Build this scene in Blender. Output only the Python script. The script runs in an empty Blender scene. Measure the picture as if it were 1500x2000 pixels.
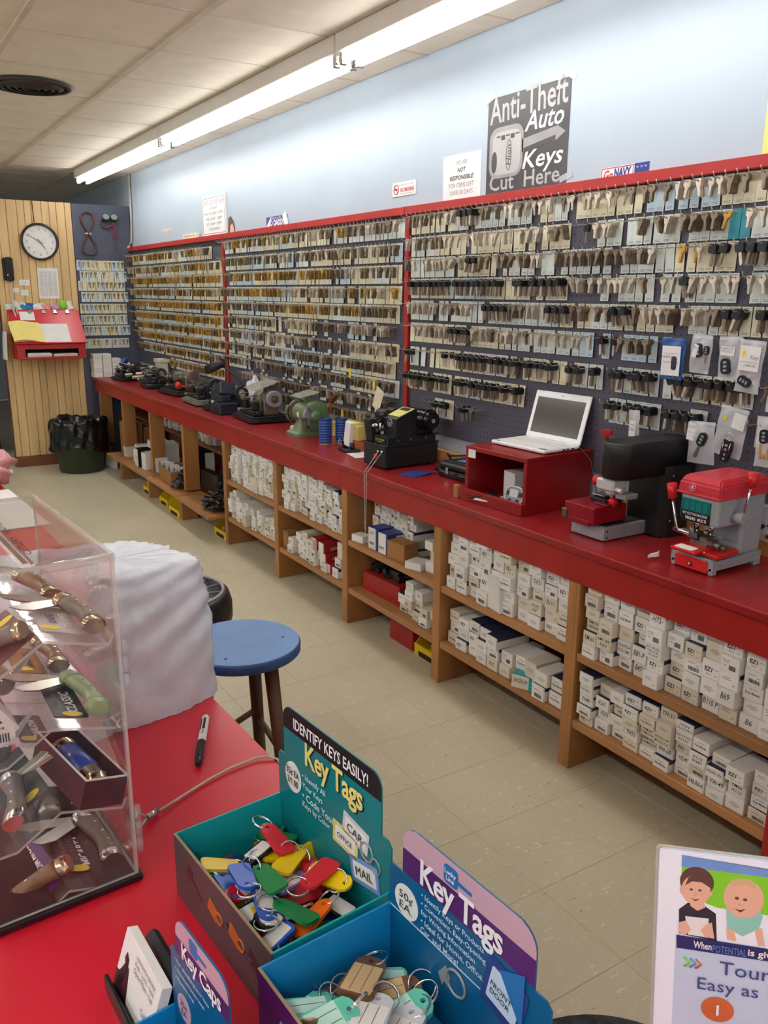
import bpy, bmesh, math, random
from mathutils import Matrix, Vector

# ---------------------------------------------------------------- camera, world, exposure
SC = bpy.context.scene
COL = SC.collection
YAW, PITCH, ROLL, FPX = 0.5613, 0.2563, 0.0074, 1630.0
CAM = Vector((0, 0, 1.63))
def _basis():
    f = Vector((math.sin(YAW)*math.cos(PITCH), math.cos(YAW)*math.cos(PITCH), -math.sin(PITCH)))
    r = Vector((math.cos(YAW), -math.sin(YAW), 0)); u = r.cross(f)
    c, s = math.cos(ROLL), math.sin(ROLL)
    return f, c*r + s*u, -s*r + c*u
_f, _r, _u = _basis()
cam_data = bpy.data.cameras.new('camera')
cam_data.sensor_fit = 'VERTICAL'; cam_data.sensor_height = 36.0; cam_data.lens = FPX/2000*36.0
cam_data.clip_start = 0.05; cam_data.clip_end = 60
cam = bpy.data.objects.new('camera', cam_data); COL.objects.link(cam)
cam.matrix_world = Matrix(((_r.x, _u.x, -_f.x, CAM.x), (_r.y, _u.y, -_f.y, CAM.y), (_r.z, _u.z, -_f.z, CAM.z), (0, 0, 0, 1)))
SC.camera = cam
world = bpy.data.worlds.new('daylight'); SC.world = world; world.use_nodes = True
world.node_tree.nodes['Background'].inputs[0].default_value = (1.0, 0.96, 0.91, 1)
world.node_tree.nodes['Background'].inputs[1].default_value = 0.75
TUBE_POWER = 9.0
SC.cycles.transparent_max_bounces = 48; SC.cycles.max_bounces = 10; SC.cycles.diffuse_bounces = 5
SC.view_settings.view_transform = 'Standard'; SC.view_settings.look = 'None'
SC.view_settings.exposure = 0.88; SC.view_settings.gamma = 1.0; SC.view_settings.use_curve_mapping = False

# ---------------------------------------------------------------- helpers
R = random.Random(7)
PI = math.pi
def T(x=0, y=0, z=0): return Matrix.Translation((x, y, z))
def RX(a): return Matrix.Rotation(math.radians(a), 4, 'X')
def RY(a): return Matrix.Rotation(math.radians(a), 4, 'Y')
def RZ(a): return Matrix.Rotation(math.radians(a), 4, 'Z')
def S3(x, y, z): return Matrix.Diagonal((x, y, z, 1))
def lin(c):
    o = []
    for v in c[:3]:
        v = v/255.0
        o.append(v/12.92 if v <= 0.04045 else ((v+0.055)/1.055)**2.4)
    return (*o, 1)

MATS = {}
def mat(name, col, rough=0.5, metal=0.0, noise=0.12, scale=12.0, bump=0.0, rnd=0.0, coat=0.0, spec=0.5, space='Object',
        stretch=(1, 1, 1), emit=0.0, trans=0.0, alpha=1.0, col2=None):
    m = bpy.data.materials.new(name); m.use_nodes = True
    nt = m.node_tree; N = nt.nodes; L = nt.links; b = N['Principled BSDF']
    b.inputs['Roughness'].default_value = rough; b.inputs['Metallic'].default_value = metal
    b.inputs['Specular IOR Level'].default_value = spec; b.inputs['Coat Weight'].default_value = coat
    b.inputs['Transmission Weight'].default_value = trans; b.inputs['Alpha'].default_value = alpha
    c = lin(col); m.diffuse_color = c
    if space == 'World':
        g = N.new('ShaderNodeNewGeometry'); out = g.outputs['Position']
    else:
        g = N.new('ShaderNodeTexCoord'); out = g.outputs['Object']
    mp = N.new('ShaderNodeMapping'); mp.inputs['Scale'].default_value = stretch; L.new(out, mp.inputs[0])
    nz = N.new('ShaderNodeTexNoise'); nz.inputs['Scale'].default_value = scale; nz.inputs['Detail'].default_value = 4
    L.new(mp.outputs[0], nz.inputs['Vector'])
    mx = N.new('ShaderNodeMix'); mx.data_type = 'RGBA'
    c2 = lin(col2) if col2 else tuple(min(1, v*(1+noise)) for v in c[:3]) + (1,)
    c1 = c if col2 else tuple(v*(1-noise) for v in c[:3]) + (1,)
    mx.inputs[6].default_value = c1; mx.inputs[7].default_value = c2
    rp = N.new('ShaderNodeMapRange'); rp.inputs[1].default_value = 0.3; rp.inputs[2].default_value = 0.7
    L.new(nz.outputs[0], rp.inputs[0]); L.new(rp.outputs[0], mx.inputs[0])
    last = mx.outputs[2]
    if rnd:
        oi = N.new('ShaderNodeObjectInfo'); hs = N.new('ShaderNodeHueSaturation')
        mr = N.new('ShaderNodeMapRange'); mr.inputs[3].default_value = 1-rnd; mr.inputs[4].default_value = 1+rnd*0.4
        L.new(oi.outputs['Random'], mr.inputs[0]); L.new(mr.outputs[0], hs.inputs['Value']); L.new(last, hs.inputs['Color'])
        last = hs.outputs[0]
    L.new(last, b.inputs['Base Color'])
    if bump:
        bp = N.new('ShaderNodeBump'); bp.inputs['Strength'].default_value = bump; bp.inputs['Distance'].default_value = 0.004
        L.new(nz.outputs[0], bp.inputs['Height']); L.new(bp.outputs[0], b.inputs['Normal'])
    if emit:
        b.inputs['Emission Color'].default_value = c; b.inputs['Emission Strength'].default_value = emit
    MATS[name] = m
    return m
def acrylic(name, col, dens, rough=0.03, refl=1.0):
    """clear sheet: see-through body, Fresnel reflection, slight haze"""
    m = bpy.data.materials.new(name); m.use_nodes = True
    nt = m.node_tree; N = nt.nodes; L = nt.links; N.remove(N['Principled BSDF'])
    out = N['Material Output']; tr = N.new('ShaderNodeBsdfTransparent'); tr.inputs[0].default_value = lin(col)
    gl = N.new('ShaderNodeBsdfGlossy'); gl.inputs['Roughness'].default_value = rough
    df = N.new('ShaderNodeBsdfDiffuse'); df.inputs[0].default_value = lin(col)
    m1 = N.new('ShaderNodeMixShader'); m1.inputs[0].default_value = dens
    L.new(tr.outputs[0], m1.inputs[1]); L.new(df.outputs[0], m1.inputs[2])
    fr = N.new('ShaderNodeLayerWeight'); pw = N.new('ShaderNodeMath'); pw.operation = 'POWER'; pw.inputs[1].default_value = 5; L.new(fr.outputs['Facing'], pw.inputs[0])
    mu = N.new('ShaderNodeMapRange'); mu.inputs[3].default_value = .04*refl; mu.inputs[4].default_value = refl*.9; L.new(pw.outputs[0], mu.inputs[0])
    m2 = N.new('ShaderNodeMixShader'); L.new(mu.outputs[0], m2.inputs[0]); L.new(m1.outputs[0], m2.inputs[1]); L.new(gl.outputs[0], m2.inputs[2])
    L.new(m2.outputs[0], out.inputs[0]); MATS[name] = m
    return m
def g(name): return MATS[name]

class MB:
    """collects shapes for ONE mesh"""
    def __init__(s): s.v = []; s.f = []; s.m = []; s.s = []; s.M = Matrix(); s.k = 0
    def add(s, vs, fs, smooth=False):
        o = len(s.v); M = s.M
        s.v += [tuple(M @ Vector(v)) for v in vs]
        for f in fs: s.f.append(tuple(i+o for i in f)); s.m.append(s.k); s.s.append(smooth)
        return s
    def at(s, M): s.M = M; return s
    def mi(s, k): s.k = k; return s
    def box(s, x0, x1, y0, y1, z0, z1, b=0.0):
        b = min(b, (x1-x0)*.49, (y1-y0)*.49, (z1-z0)*.49)
        if b <= 0:
            v = [(x0,y0,z0),(x1,y0,z0),(x1,y1,z0),(x0,y1,z0),(x0,y0,z1),(x1,y0,z1),(x1,y1,z1),(x0,y1,z1)]
            return s.add(v, [(3,2,1,0),(4,5,6,7),(0,1,5,4),(1,2,6,5),(2,3,7,6),(3,0,4,7)])
        bm = bmesh.new(); bmesh.ops.create_cube(bm, size=1)
        for v in bm.verts: v.co = ((x0+x1)/2+v.co.x*(x1-x0), (y0+y1)/2+v.co.y*(y1-y0), (z0+z1)/2+v.co.z*(z1-z0))
        bmesh.ops.bevel(bm, geom=bm.edges[:], offset=b, segments=2 if b > .008 else 1, affect='EDGES', profile=0.5)
        bm.verts.index_update()
        vs = [v.co[:] for v in bm.verts]; fs = [tuple(v.index for v in f.verts) for f in bm.faces]; bm.free()
        return s.add(vs, fs)
    def cbox(s, c, d, b=0.0): return s.box(c[0]-d[0]/2, c[0]+d[0]/2, c[1]-d[1]/2, c[1]+d[1]/2, c[2]-d[2]/2, c[2]+d[2]/2, b)
    def cyl(s, p0, p1, r0, r1=None, n=16, caps=True, smooth=True):
        p0 = Vector(p0); p1 = Vector(p1); r1 = r0 if r1 is None else r1
        d = (p1-p0).normalized(); a = d.orthogonal().normalized(); bb = d.cross(a)
        vs = []
        for p, r in ((p0, r0), (p1, r1)):
            for i in range(n):
                t = 2*PI*i/n; vs.append(p + a*math.cos(t)*r + bb*math.sin(t)*r)
        s.add(vs, [(i, (i+1) % n, n+(i+1) % n, n+i) for i in range(n)], smooth)
        if caps: s.add(vs, [tuple(range(n-1, -1, -1)), tuple(range(n, 2*n))])
        return s
    def lathe(s, pts, n=24, M=None, a0=0.0, a1=360.0, smooth=True):
        full = abs(a1-a0) >= 360; k = n if full else n+1; vs = []; m = len(pts)
        for i in range(k):
            t = math.radians(a0+(a1-a0)*i/n)
            for r, z in pts:
                p = Vector((r*math.cos(t), r*math.sin(t), z)); vs.append(M @ p if M else p)
        fs = []
        for i in range(n):
            j = (i+1) % k
            for q in range(m-1): fs.append((i*m+q, j*m+q, j*m+q+1, i*m+q+1))
        return s.add(vs, fs, smooth)
    def tube(s, pts, r, n=8, closed=False):
        pts = [Vector(p) for p in pts]; N = len(pts); vs = []; a = None
        for i, p in enumerate(pts):
            if closed: d = pts[(i+1) % N]-pts[i-1]
            else: d = pts[min(i+1, N-1)]-pts[max(i-1, 0)]
            d.normalize()
            a = d.orthogonal().normalized() if a is None else (a-d*a.dot(d)).normalized()
            b = d.cross(a); rr = r[i] if isinstance(r, (list, tuple)) else r
            for k in range(n):
                t = 2*PI*k/n; vs.append(p+a*math.cos(t)*rr+b*math.sin(t)*rr)
        fs = []
        for i in range(N if closed else N-1):
            j = (i+1) % N
            for k in range(n): fs.append((i*n+k, i*n+(k+1) % n, j*n+(k+1) % n, j*n+k))
        s.add(vs, fs, True)
        if not closed: s.add(vs, [tuple(range(n-1, -1, -1)), tuple(range((N-1)*n, N*n))])
        return s
    def ring(s, c, rad, r, n=16, m=5, axis='Z', loops=1):
        M = {'Z': Matrix(), 'X': RY(90), 'Y': RX(90)}[axis] if isinstance(axis, str) else axis
        pts = []
        tot = n*loops
        for i in range(tot):
            t = 2*PI*i/n; q = Vector((rad*math.cos(t), rad*math.sin(t), (i/tot-.5)*r*2.2*(loops-1)))
            pts.append(Vector(c)+(M @ q))
        return s.tube(pts, r, m, closed=(loops == 1))
    def prism(s, poly, h0, h1, smooth=False):
        """polygon in local XY, from z=h0 to z=h1"""
        n = len(poly); vs = [(x, y, h0) for x, y in poly]+[(x, y, h1) for x, y in poly]
        s.add(vs, [tuple(range(n-1, -1, -1)), tuple(range(n, 2*n))])
        return s.add(vs, [(i, (i+1) % n, n+(i+1) % n, n+i) for i in range(n)], smooth)
    def ball(s, c, r, n=12, sc=(1, 1, 1)):
        pts = [(max(1e-5, r*math.sin(PI*i/(n//2))), -r*math.cos(PI*i/(n//2))) for i in range(n//2+1)]
        return s.lathe(pts, n, T(*c) @ S3(*sc))
    def grid(s, fn, nu, nv, smooth=True, closeu=False):
        ku = nu if closeu else nu+1
        vs = [fn(i/nu, j/nv) for i in range(ku) for j in range(nv+1)]; m = nv+1; fs = []
        for i in range(nu):
            for j in range(nv): a = i*m+j; b = ((i+1) % ku)*m+j; fs.append((a, b, b+1, a+1))
        return s.add(vs, fs, smooth)
    def mesh(s, name, mats, recalc=True):
        me = bpy.data.meshes.new(name); me.from_pydata(s.v, [], s.f)
        for m in (mats if isinstance(mats, (list, tuple)) else [mats]): me.materials.append(g(m) if isinstance(m, str) else m)
        me.polygons.foreach_set('material_index', s.m); me.polygons.foreach_set('use_smooth', s.s)
        if recalc:
            bm = bmesh.new(); bm.from_mesh(me); bmesh.ops.remove_doubles(bm, verts=bm.verts[:], dist=1e-6)
            bmesh.ops.recalc_face_normals(bm, faces=bm.faces[:]); bm.to_mesh(me); bm.free()
        me.update()
        return me
    def obj(s, name, mats, parent=None, M=None, recalc=True): return link(name, s.mesh(name, mats, recalc), parent, M)

def link(name, me, parent=None, M=None):
    o = bpy.data.objects.new(name, me); COL.objects.link(o)
    if parent is not None: o.parent = parent
    if M is not None: o.matrix_local = M
    return o
USED = {}
def tag(o, label, cat, group=None):
    o['label'] = label; o['category'] = cat
    if group: o['group'] = group
    nw = len(label.split())
    if label in USED: print('DUP LABEL', label)
    if nw < 4 or nw > 16: print('LABEL LENGTH', nw, label)
    USED[label] = 1
    return o
def thing(name, label, cat, loc=(0, 0, 0), rotz=0.0, group=None, M=None):
    o = bpy.data.objects.new(name, None); COL.objects.link(o); o.empty_display_size = .05
    o.matrix_local = M if M is not None else T(*loc) @ RZ(rotz)
    return tag(o, label, cat, group)
def struct(o): o['kind'] = 'structure'; return o
def stuff(o): o['kind'] = 'stuff'; return o

# lettering -----------------------------------------------------
TXT = {}
def text_mesh(s, matname, shear=0.0, bold=0.0, align='CENTER', space=1.0, line=1.0):
    key = (s, matname, shear, bold, align, space, line)
    if key in TXT: return TXT[key]
    cu = bpy.data.curves.new('lettering', 'FONT'); cu.body = s; cu.size = 1; cu.align_x = align; cu.align_y = 'CENTER'
    cu.shear = shear; cu.offset = bold; cu.space_character = space; cu.space_line = line; cu.resolution_u = 2
    o = bpy.data.objects.new('lettering', cu); COL.objects.link(o)
    me = bpy.data.meshes.new_from_object(o)
    bpy.data.objects.remove(o); bpy.data.curves.remove(cu)
    me.materials.clear(); me.materials.append(g(matname)); me.name = 'lettering'
    xs = [v.co.x for v in me.vertices] or [0, 1]; ys = [v.co.y for v in me.vertices] or [0, 1]
    TXT[key] = (me, (min(xs), max(xs), min(ys), max(ys)))
    return TXT[key]
def text(s, parent, origin, xd, ud, w=None, h=None, ink='ink', shear=0.0, bold=0.0, align='CENTER', name='lettering', lift=0.0005, space=1.0, line=1.0):
    """flat lettering: w = printed width, h = printed height (either keeps the other in proportion)"""
    me, (x0, x1, y0, y1) = text_mesh(s, ink, shear, bold, align, space, line)
    W = max(x1-x0, 1e-4); H = max(y1-y0, 1e-4)
    sx = w/W if w else h/H; sy = h/H if h else sx
    xd = Vector(xd).normalized(); ud = Vector(ud); ud = (ud-xd*ud.dot(xd)).normalized(); n = xd.cross(ud)
    cx = (x0+x1)/2 if align == 'CENTER' else x0
    o = Vector(origin)+n*lift-xd*cx*sx-ud*(y0+y1)/2*sy
    M = Matrix(((xd.x*sx, ud.x*sy, n.x, o.x), (xd.y*sx, ud.y*sy, n.y, o.y), (xd.z*sx, ud.z*sy, n.z, o.z), (0, 0, 0, 1)))
    return link(name, me, parent, M)
def frame(origin, xd, ud):
    xd = Vector(xd).normalized(); ud = Vector(ud); ud = (ud-xd*ud.dot(xd)).normalized(); n = xd.cross(ud); o = Vector(origin)
    return Matrix(((xd.x, ud.x, n.x, o.x), (xd.y, ud.y, n.y, o.y), (xd.z, ud.z, n.z, o.z), (0, 0, 0, 1)))
def rrect(w, h, r, n=4, cx=0, cy=0):
    p = []
    for qx, qy, a in ((1, 1, 0), (-1, 1, 90), (-1, -1, 180), (1, -1, 270)):
        for i in range(n+1):
            t = math.radians(a+90*i/n); p.append((cx+qx*(w/2-r)+r*math.cos(t), cy+qy*(h/2-r)+r*math.sin(t)))
    return p
def circ(r, n=20, cx=0, cy=0, sy=1.0): return [(cx+r*math.cos(2*PI*i/n), cy+r*sy*math.sin(2*PI*i/n)) for i in range(n)]
def ordn(n): return '%d%s' % (n, 'th' if 10 <= n % 100 <= 20 else {1: 'st', 2: 'nd', 3: 'rd'}.get(n % 10, 'th'))

# ---------------------------------------------------------------- materials
mat('ink', (22, 22, 26), .6, noise=0); mat('grey_ink', (120, 118, 120), .6, noise=0); mat('white_ink', (235, 232, 235), .6, noise=0)
mat('white_paper', (226, 224, 222), .7, noise=.03); mat('cream_paper', (220, 214, 184), .7, noise=.05, scale=40)
mat('blue_paper', (196, 216, 226), .7, noise=.05, scale=40); mat('pale_paper', (212, 220, 214), .7, noise=.05, scale=40); mat('teal_paper', (60, 150, 165), .6)
mat('yellow_paper', (236, 220, 130), .7, noise=.05)
mat('wall_paint', (172, 185, 198), .42, noise=.03, scale=3, space='World', bump=.03)
mat('red_paint', (158, 24, 20), .42, noise=.12, scale=6, space='World', bump=.04)
mat('red_top', (146, 30, 32), .33, noise=.18, scale=9, space='World', bump=.03)
mat('trim_red', (172, 40, 36), .45, noise=.10, scale=8, space='World')
mat('box_red', (140, 14, 20), .35, noise=.1, scale=9)
mat('counter_red', (204, 28, 50), .30, noise=.05, scale=5, space='World', spec=.6)
mat('ceiling_board', (226, 216, 200), .85, noise=.05, scale=9, space='World', bump=.1)
mat('grid_metal', (206, 194, 174), .5, noise=.12, scale=5, space='World')
mat('fir', (164, 114, 64), .5, noise=.25, scale=6, space='World', stretch=(1, 1, .25), bump=.06)
mat('fir_shelf', (166, 118, 72), .5, noise=.22, scale=6, space='World', stretch=(1, .2, 1), bump=.05)
mat('plank_wood', (212, 178, 126), .5, noise=.16, scale=7, space='World', stretch=(1.6, 1, .12), rnd=.06, bump=.05)
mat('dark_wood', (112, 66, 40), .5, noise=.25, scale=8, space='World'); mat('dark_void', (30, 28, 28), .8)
mat('stool_wood', (92, 62, 40), .5, noise=.35, scale=20, stretch=(1, 1, .2)); mat('stool_blue', (96, 134, 186), .5, noise=.08, scale=14, bump=.05)
mat('stool_blue_edge', (48, 84, 140), .5, noise=.2, scale=30)
mat('black_plastic', (20, 20, 22), .35, noise=.1); mat('black_gloss', (14, 14, 16), .15, noise=0); mat('black_metal', (26, 27, 30), .4, noise=.3, scale=30, bump=.05)
mat('black_crinkle', (22, 22, 23), .45, noise=.4, scale=260, bump=.25); mat('black_rubber', (18, 18, 20), .6)
mat('bag_black', (12, 12, 14), .22, noise=.2, bump=.5, scale=22); mat('grey_metal', (150, 152, 158), .4, metal=.2, noise=.08, scale=20)
mat('aluminium', (206, 206, 208), .35, metal=.3, noise=.05); mat('mill_grey', (150, 153, 160), .45, noise=.05, scale=60, bump=.03); mat('steel', (200, 198, 194), .25, metal=1, noise=.1, scale=40)
mat('chrome', (225, 225, 228), .08, metal=1, noise=0); mat('worn_steel', (130, 122, 112), .4, metal=.8, noise=.3, scale=50)
mat('greasy_iron', (58, 54, 52), .45, metal=.4, noise=.4, scale=40, bump=.1); mat('dusty_iron', (118, 108, 96), .6, metal=.2, noise=.3, scale=30, bump=.1)
mat('navy_metal', (36, 42, 56), .4, noise=.2, scale=30); mat('sage_metal', (112, 116, 98), .5, noise=.2, scale=20); mat('green_enamel', (110, 128, 96), .4, noise=.12, scale=14); mat('dark_green', (84, 112, 78), .4, noise=.12, scale=14)
mat('can_light', (96, 130, 196), .3, noise=.1); mat('can_blue', (32, 66, 148), .35, noise=.12, scale=20); mat('bin_green', (46, 58, 36), .5, noise=.1); mat('bin_yellow', (226, 190, 20), .4, noise=.1)
mat('red_plastic', (206, 30, 34), .35, noise=.05); mat('red_anodised', (150, 16, 34), .3, metal=.35, noise=.08); mat('mill_red', (196, 44, 58), .35, noise=.06, scale=20)
mat('cord_black', (18, 18, 20), .5, noise=0); mat('cord_grey', (188, 178, 164), .45, noise=.05)
mat('wax_card', (168, 118, 66), .7, noise=.1, scale=30); mat('box_white', (228, 226, 220), .6, noise=.04, rnd=.10); mat('box_cream', (214, 206, 186), .6, noise=.06, rnd=.10)
mat('box_navy', (34, 44, 70), .5, noise=.1); mat('box_kraft', (158, 112, 64), .7, noise=.1, rnd=.1); mat('box_redprint', (160, 28, 30), .5); mat('box_bluewhite', (40, 60, 130), .5)
mat('brass', (196, 156, 76), .4, metal=.45, noise=.2, scale=60); mat('nickel', (206, 194, 176), .35, metal=.5, noise=.15, scale=60)
mat('dull_nickel', (142, 126, 108), .42, metal=.6, noise=.2, scale=60); mat('dark_brass', (146, 116, 66), .45, metal=.4, noise=.25, scale=60); mat('key_black', (18, 18, 20), .4, noise=.1)
mat('wire', (196, 190, 182), .35, metal=.5, noise=.1); mat('yellow_sticker', (236, 208, 20), .5, noise=.02)
mat('poster_grey', (70, 68, 70), .4, noise=.35, scale=3); mat('poster_light', (178, 175, 174), .45, noise=.08, scale=8); mat('poster_mid', (150, 146, 146), .45, noise=.1); mat('poster_dark', (48, 47, 50), .45)
mat('clock_face', (222, 218, 216), .5, noise=.02); mat('clock_rim', (38, 30, 28), .3); mat('tape', (220, 226, 232), .25, alpha=.35, noise=.02)
mat('laptop_white', (232, 232, 234), .35, noise=.01); mat('laptop_screen', (72, 66, 62), .12, noise=.05, scale=3)
mat('teal_card', (22, 164, 172), .3, noise=.05); mat('teal_dark', (12, 122, 130), .28, noise=.1, scale=5); mat('kraft_edge', (150, 130, 100), .8); mat('front_brown', (84, 72, 76), .4, noise=.1); mat('box_black', (26, 22, 26), .4, noise=.1)
mat('blue_card', (22, 140, 204), .3, noise=.06, scale=4); mat('blue_dark', (10, 92, 140), .3, noise=.15, scale=5); mat('purple', (84, 30, 106), .35); mat('lilac', (196, 160, 176), .45, noise=.03)
mat('maroon_print', (74, 34, 48), .4, noise=.2, scale=14); mat('orange_print', (206, 106, 46), .45, noise=.1); mat('logo_blue', (40, 110, 180), .45); mat('green_plate', (14, 110, 84), .3); mat('gold_ink', (232, 216, 128), .5, noise=0)
for n, c in (('red', (206, 26, 44)), ('dark_red', (150, 20, 30)), ('yellow', (240, 204, 10)), ('green', (28, 130, 74)), ('blue', (32, 88, 196)), ('orange', (240, 110, 24)), ('violet', (140, 110, 200)), ('black', (16, 18, 26)), ('navy', (24, 40, 130))):
    mat('tag_'+n, c, .3, noise=.03)
mat('tag_brown', (112, 78, 58), .3, noise=.05); mat('tag_aqua', (100, 206, 180), .25, noise=.05); mat('tag_frost', (206, 208, 216), .25, noise=.05); mat('tan_paper', (206, 176, 128), .7, noise=.03); mat('mint_paper', (190, 234, 222), .7, noise=.03)
mat('speckle', (8, 8, 9), .5, col2=(56, 56, 60), scale=80, spec=.2); mat('flyer_white', (232, 238, 250), .6, noise=.01); mat('flyer_pale', (192, 208, 232), .6, noise=.03); mat('flyer_green', (128, 206, 40), .6, noise=.05); mat('flyer_blue', (110, 150, 210), .6, noise=.05)
mat('flyer_navy', (36, 44, 104), .6); mat('flyer_orange', (206, 104, 56), .6); mat('skin', (224, 176, 152), .6, noise=.04); mat('hair_brown', (92, 62, 54), .7); mat('mint_cloth', (140, 200, 186), .7); mat('dark_cloth', (44, 42, 54), .7); mat('mid_blue_ink', (90, 130, 200), .6); mat('flyer_ink', (58, 74, 130), .6, noise=0)
mat('bag_white', (212, 216, 228), .35, noise=.05, scale=26, bump=.9); mat('zip_bag', (240, 241, 246), .15, noise=.03, alpha=.5, bump=.4, scale=30); mat('bag_pink', (226, 150, 150), .4, noise=.2); mat('plate_edge', (206, 202, 194), .25, noise=.03, alpha=.6)
acrylic('acrylic', (253, 252, 251), .008); acrylic('acrylic_tray', (252, 250, 250), .015); acrylic('acrylic_haze', (240, 240, 244), .16); acrylic('smoke_shield', (220, 220, 210), .35, .2)
mat('knife_green', (150, 164, 120), .35, noise=.2, scale=60); mat('knife_grey', (118, 110, 100), .4, noise=.15, scale=60); mat('knife_horn', (120, 92, 62), .35, noise=.4, scale=60); mat('knife_blue', (40, 72, 170), .2, noise=.06); mat('blade', (206, 202, 196), .2, metal=1, noise=.05)
mat('bolster', (196, 180, 150), .15, metal=1, noise=.05); mat('pouch', (92, 48, 42), .4, noise=.2); mat('case_base', (34, 26, 34), .2, noise=.05)
mat('cable_brown', (88, 50, 44), .5, noise=.3, scale=40); mat('goggle_glass', (150, 160, 160), .1, metal=.3); mat('goggle_green', (40, 66, 56), .4); mat('strap_red', (120, 44, 44), .6)
mat('vent_dark', (52, 46, 44), .5, noise=.15); mat('tube_white', (248, 250, 250), .4, noise=0, emit=TUBE_POWER); mat('housing_white', (214, 208, 200), .5, noise=.03)
mat('carriage_red', (168, 20, 24), .4, noise=.06); mat('label_yellow', (214, 206, 120), .5, noise=.15, scale=60); mat('crumple_purple', (92, 84, 150), .4, noise=.4, scale=30); mat('sticker_red', (190, 40, 40), .5); mat('sticker_navy', (44, 60, 140), .5); mat('blue_pouch', (36, 84, 150), .3); mat('wall_note', (222, 206, 176), .6)

def pegboard_material(name, col, axis):
    m = mat(name, col, .55, noise=.08, scale=6, space='World'); nt = m.node_tree; N = nt.nodes; L = nt.links; b = N['Principled BSDF']
    gm = N.new('ShaderNodeNewGeometry'); sp = N.new('ShaderNodeSeparateXYZ'); L.new(gm.outputs['Position'], sp.inputs[0])
    ds = []
    for ch in (axis, 'Z'):
        mo = N.new('ShaderNodeMath'); mo.operation = 'PINGPONG'; mo.inputs[1].default_value = .0127; L.new(sp.outputs[ch], mo.inputs[0])
        pw = N.new('ShaderNodeMath'); pw.operation = 'POWER'; pw.inputs[1].default_value = 2; L.new(mo.outputs[0], pw.inputs[0]); ds.append(pw)
    ad = N.new('ShaderNodeMath'); L.new(ds[0].outputs[0], ad.inputs[0]); L.new(ds[1].outputs[0], ad.inputs[1])
    lt = N.new('ShaderNodeMath'); lt.operation = 'LESS_THAN'; lt.inputs[1].default_value = .0027**2; L.new(ad.outputs[0], lt.inputs[0])
    mx = N.new('ShaderNodeMix'); mx.data_type = 'RGBA'; old = b.inputs['Base Color'].links[0].from_socket
    L.new(lt.outputs[0], mx.inputs[0]); L.new(old, mx.inputs[6]); mx.inputs[7].default_value = (.004, .004, .005, 1); L.new(mx.outputs[2], b.inputs['Base Color'])
pegboard_material('pegboard_slate', (84, 82, 94), 'Y'); pegboard_material('pegboard_blue', (74, 78, 96), 'X')

def floor_material():
    m = mat('floor_vinyl', (196, 187, 160), .38, noise=.05, scale=2.2, space='World', rnd=.03); nt = m.node_tree; N = nt.nodes; L = nt.links; b = N['Principled BSDF']
    gm = N.new('ShaderNodeNewGeometry'); old = b.inputs['Base Color'].links[0].from_socket
    for sc, ang, thr, colr, dist in ((30, 20, .67, (216, 208, 186), .8), (40, 75, .69, (210, 200, 174), .8), (26, 50, .735, (142, 126, 98), .8)):
        mp = N.new('ShaderNodeMapping'); mp.inputs['Rotation'].default_value = (0, 0, math.radians(ang)); mp.inputs['Scale'].default_value = (1, 3.2, 1)
        L.new(gm.outputs['Position'], mp.inputs[0])
        nz = N.new('ShaderNodeTexNoise'); nz.inputs['Scale'].default_value = sc; nz.inputs['Detail'].default_value = 2; nz.inputs['Distortion'].default_value = dist; L.new(mp.outputs[0], nz.inputs['Vector'])
        mr = N.new('ShaderNodeMapRange'); mr.inputs[1].default_value = thr-.03; mr.inputs[2].default_value = thr+.03; L.new(nz.outputs[0], mr.inputs[0])
        mx = N.new('ShaderNodeMix'); mx.data_type = 'RGBA'; mx.inputs[7].default_value = lin(colr); L.new(mr.outputs[0], mx.inputs[0]); L.new(old, mx.inputs[6]); old = mx.outputs[2]
    L.new(old, b.inputs['Base Color'])
floor_material()

# ================================================================ LIGHTS (fluorescent strip fixtures, plus one added fill row out of view)
XW = 2.42            # face of the key wall
def strip_light(x, y0, n, label, seg=2.44, group='fluorescent strip lights', ang=0):
    for k in range(n):
        t = thing('ceiling_light', label[k] if isinstance(label, list) else label, 'ceiling light', (x, y0+seg*k, 2.69), ang, group)
        m = MB(); m.box(-.068, .068, .004, seg-.004, -.076, 0, .004); m.obj('housing', 'housing_white', t)
        for sx in (-.04, .04):
            m = MB(); m.cyl((sx, .05, -.100), (sx, seg-.05, -.100), .019, n=12); m.obj('lamp_tube', 'tube_white', t)
        for yy in (.03, seg-.03):
            for sx in (-.04, .04):
                m = MB(); m.box(sx-.016, sx+.016, yy-.012, yy+.012, -.125, -.07, .004); m.cyl((sx, yy-.02, -.1), (sx, yy+.02, -.1), .014, n=10); m.obj('lamp_holder', 'steel', t)
strip_light(1.965, 1.0, 3, ['fluorescent strip light over the wall of keys, nearest section', 'fluorescent strip light over the wall of keys, middle section', 'fluorescent strip light over the wall of keys, farthest section'])
strip_light(-.75, -1.6, 4, ['fluorescent strip light over the customer side, section %s' % w for w in ('one', 'two', 'three', 'four')])
strip_light(-2.5, -1.6, 4, ['unseen strip light added to brighten the ceiling, section %s' % w for w in ('one', 'two', 'three', 'four')])  # added row out of view, there only to lift the ceiling brightness

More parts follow.
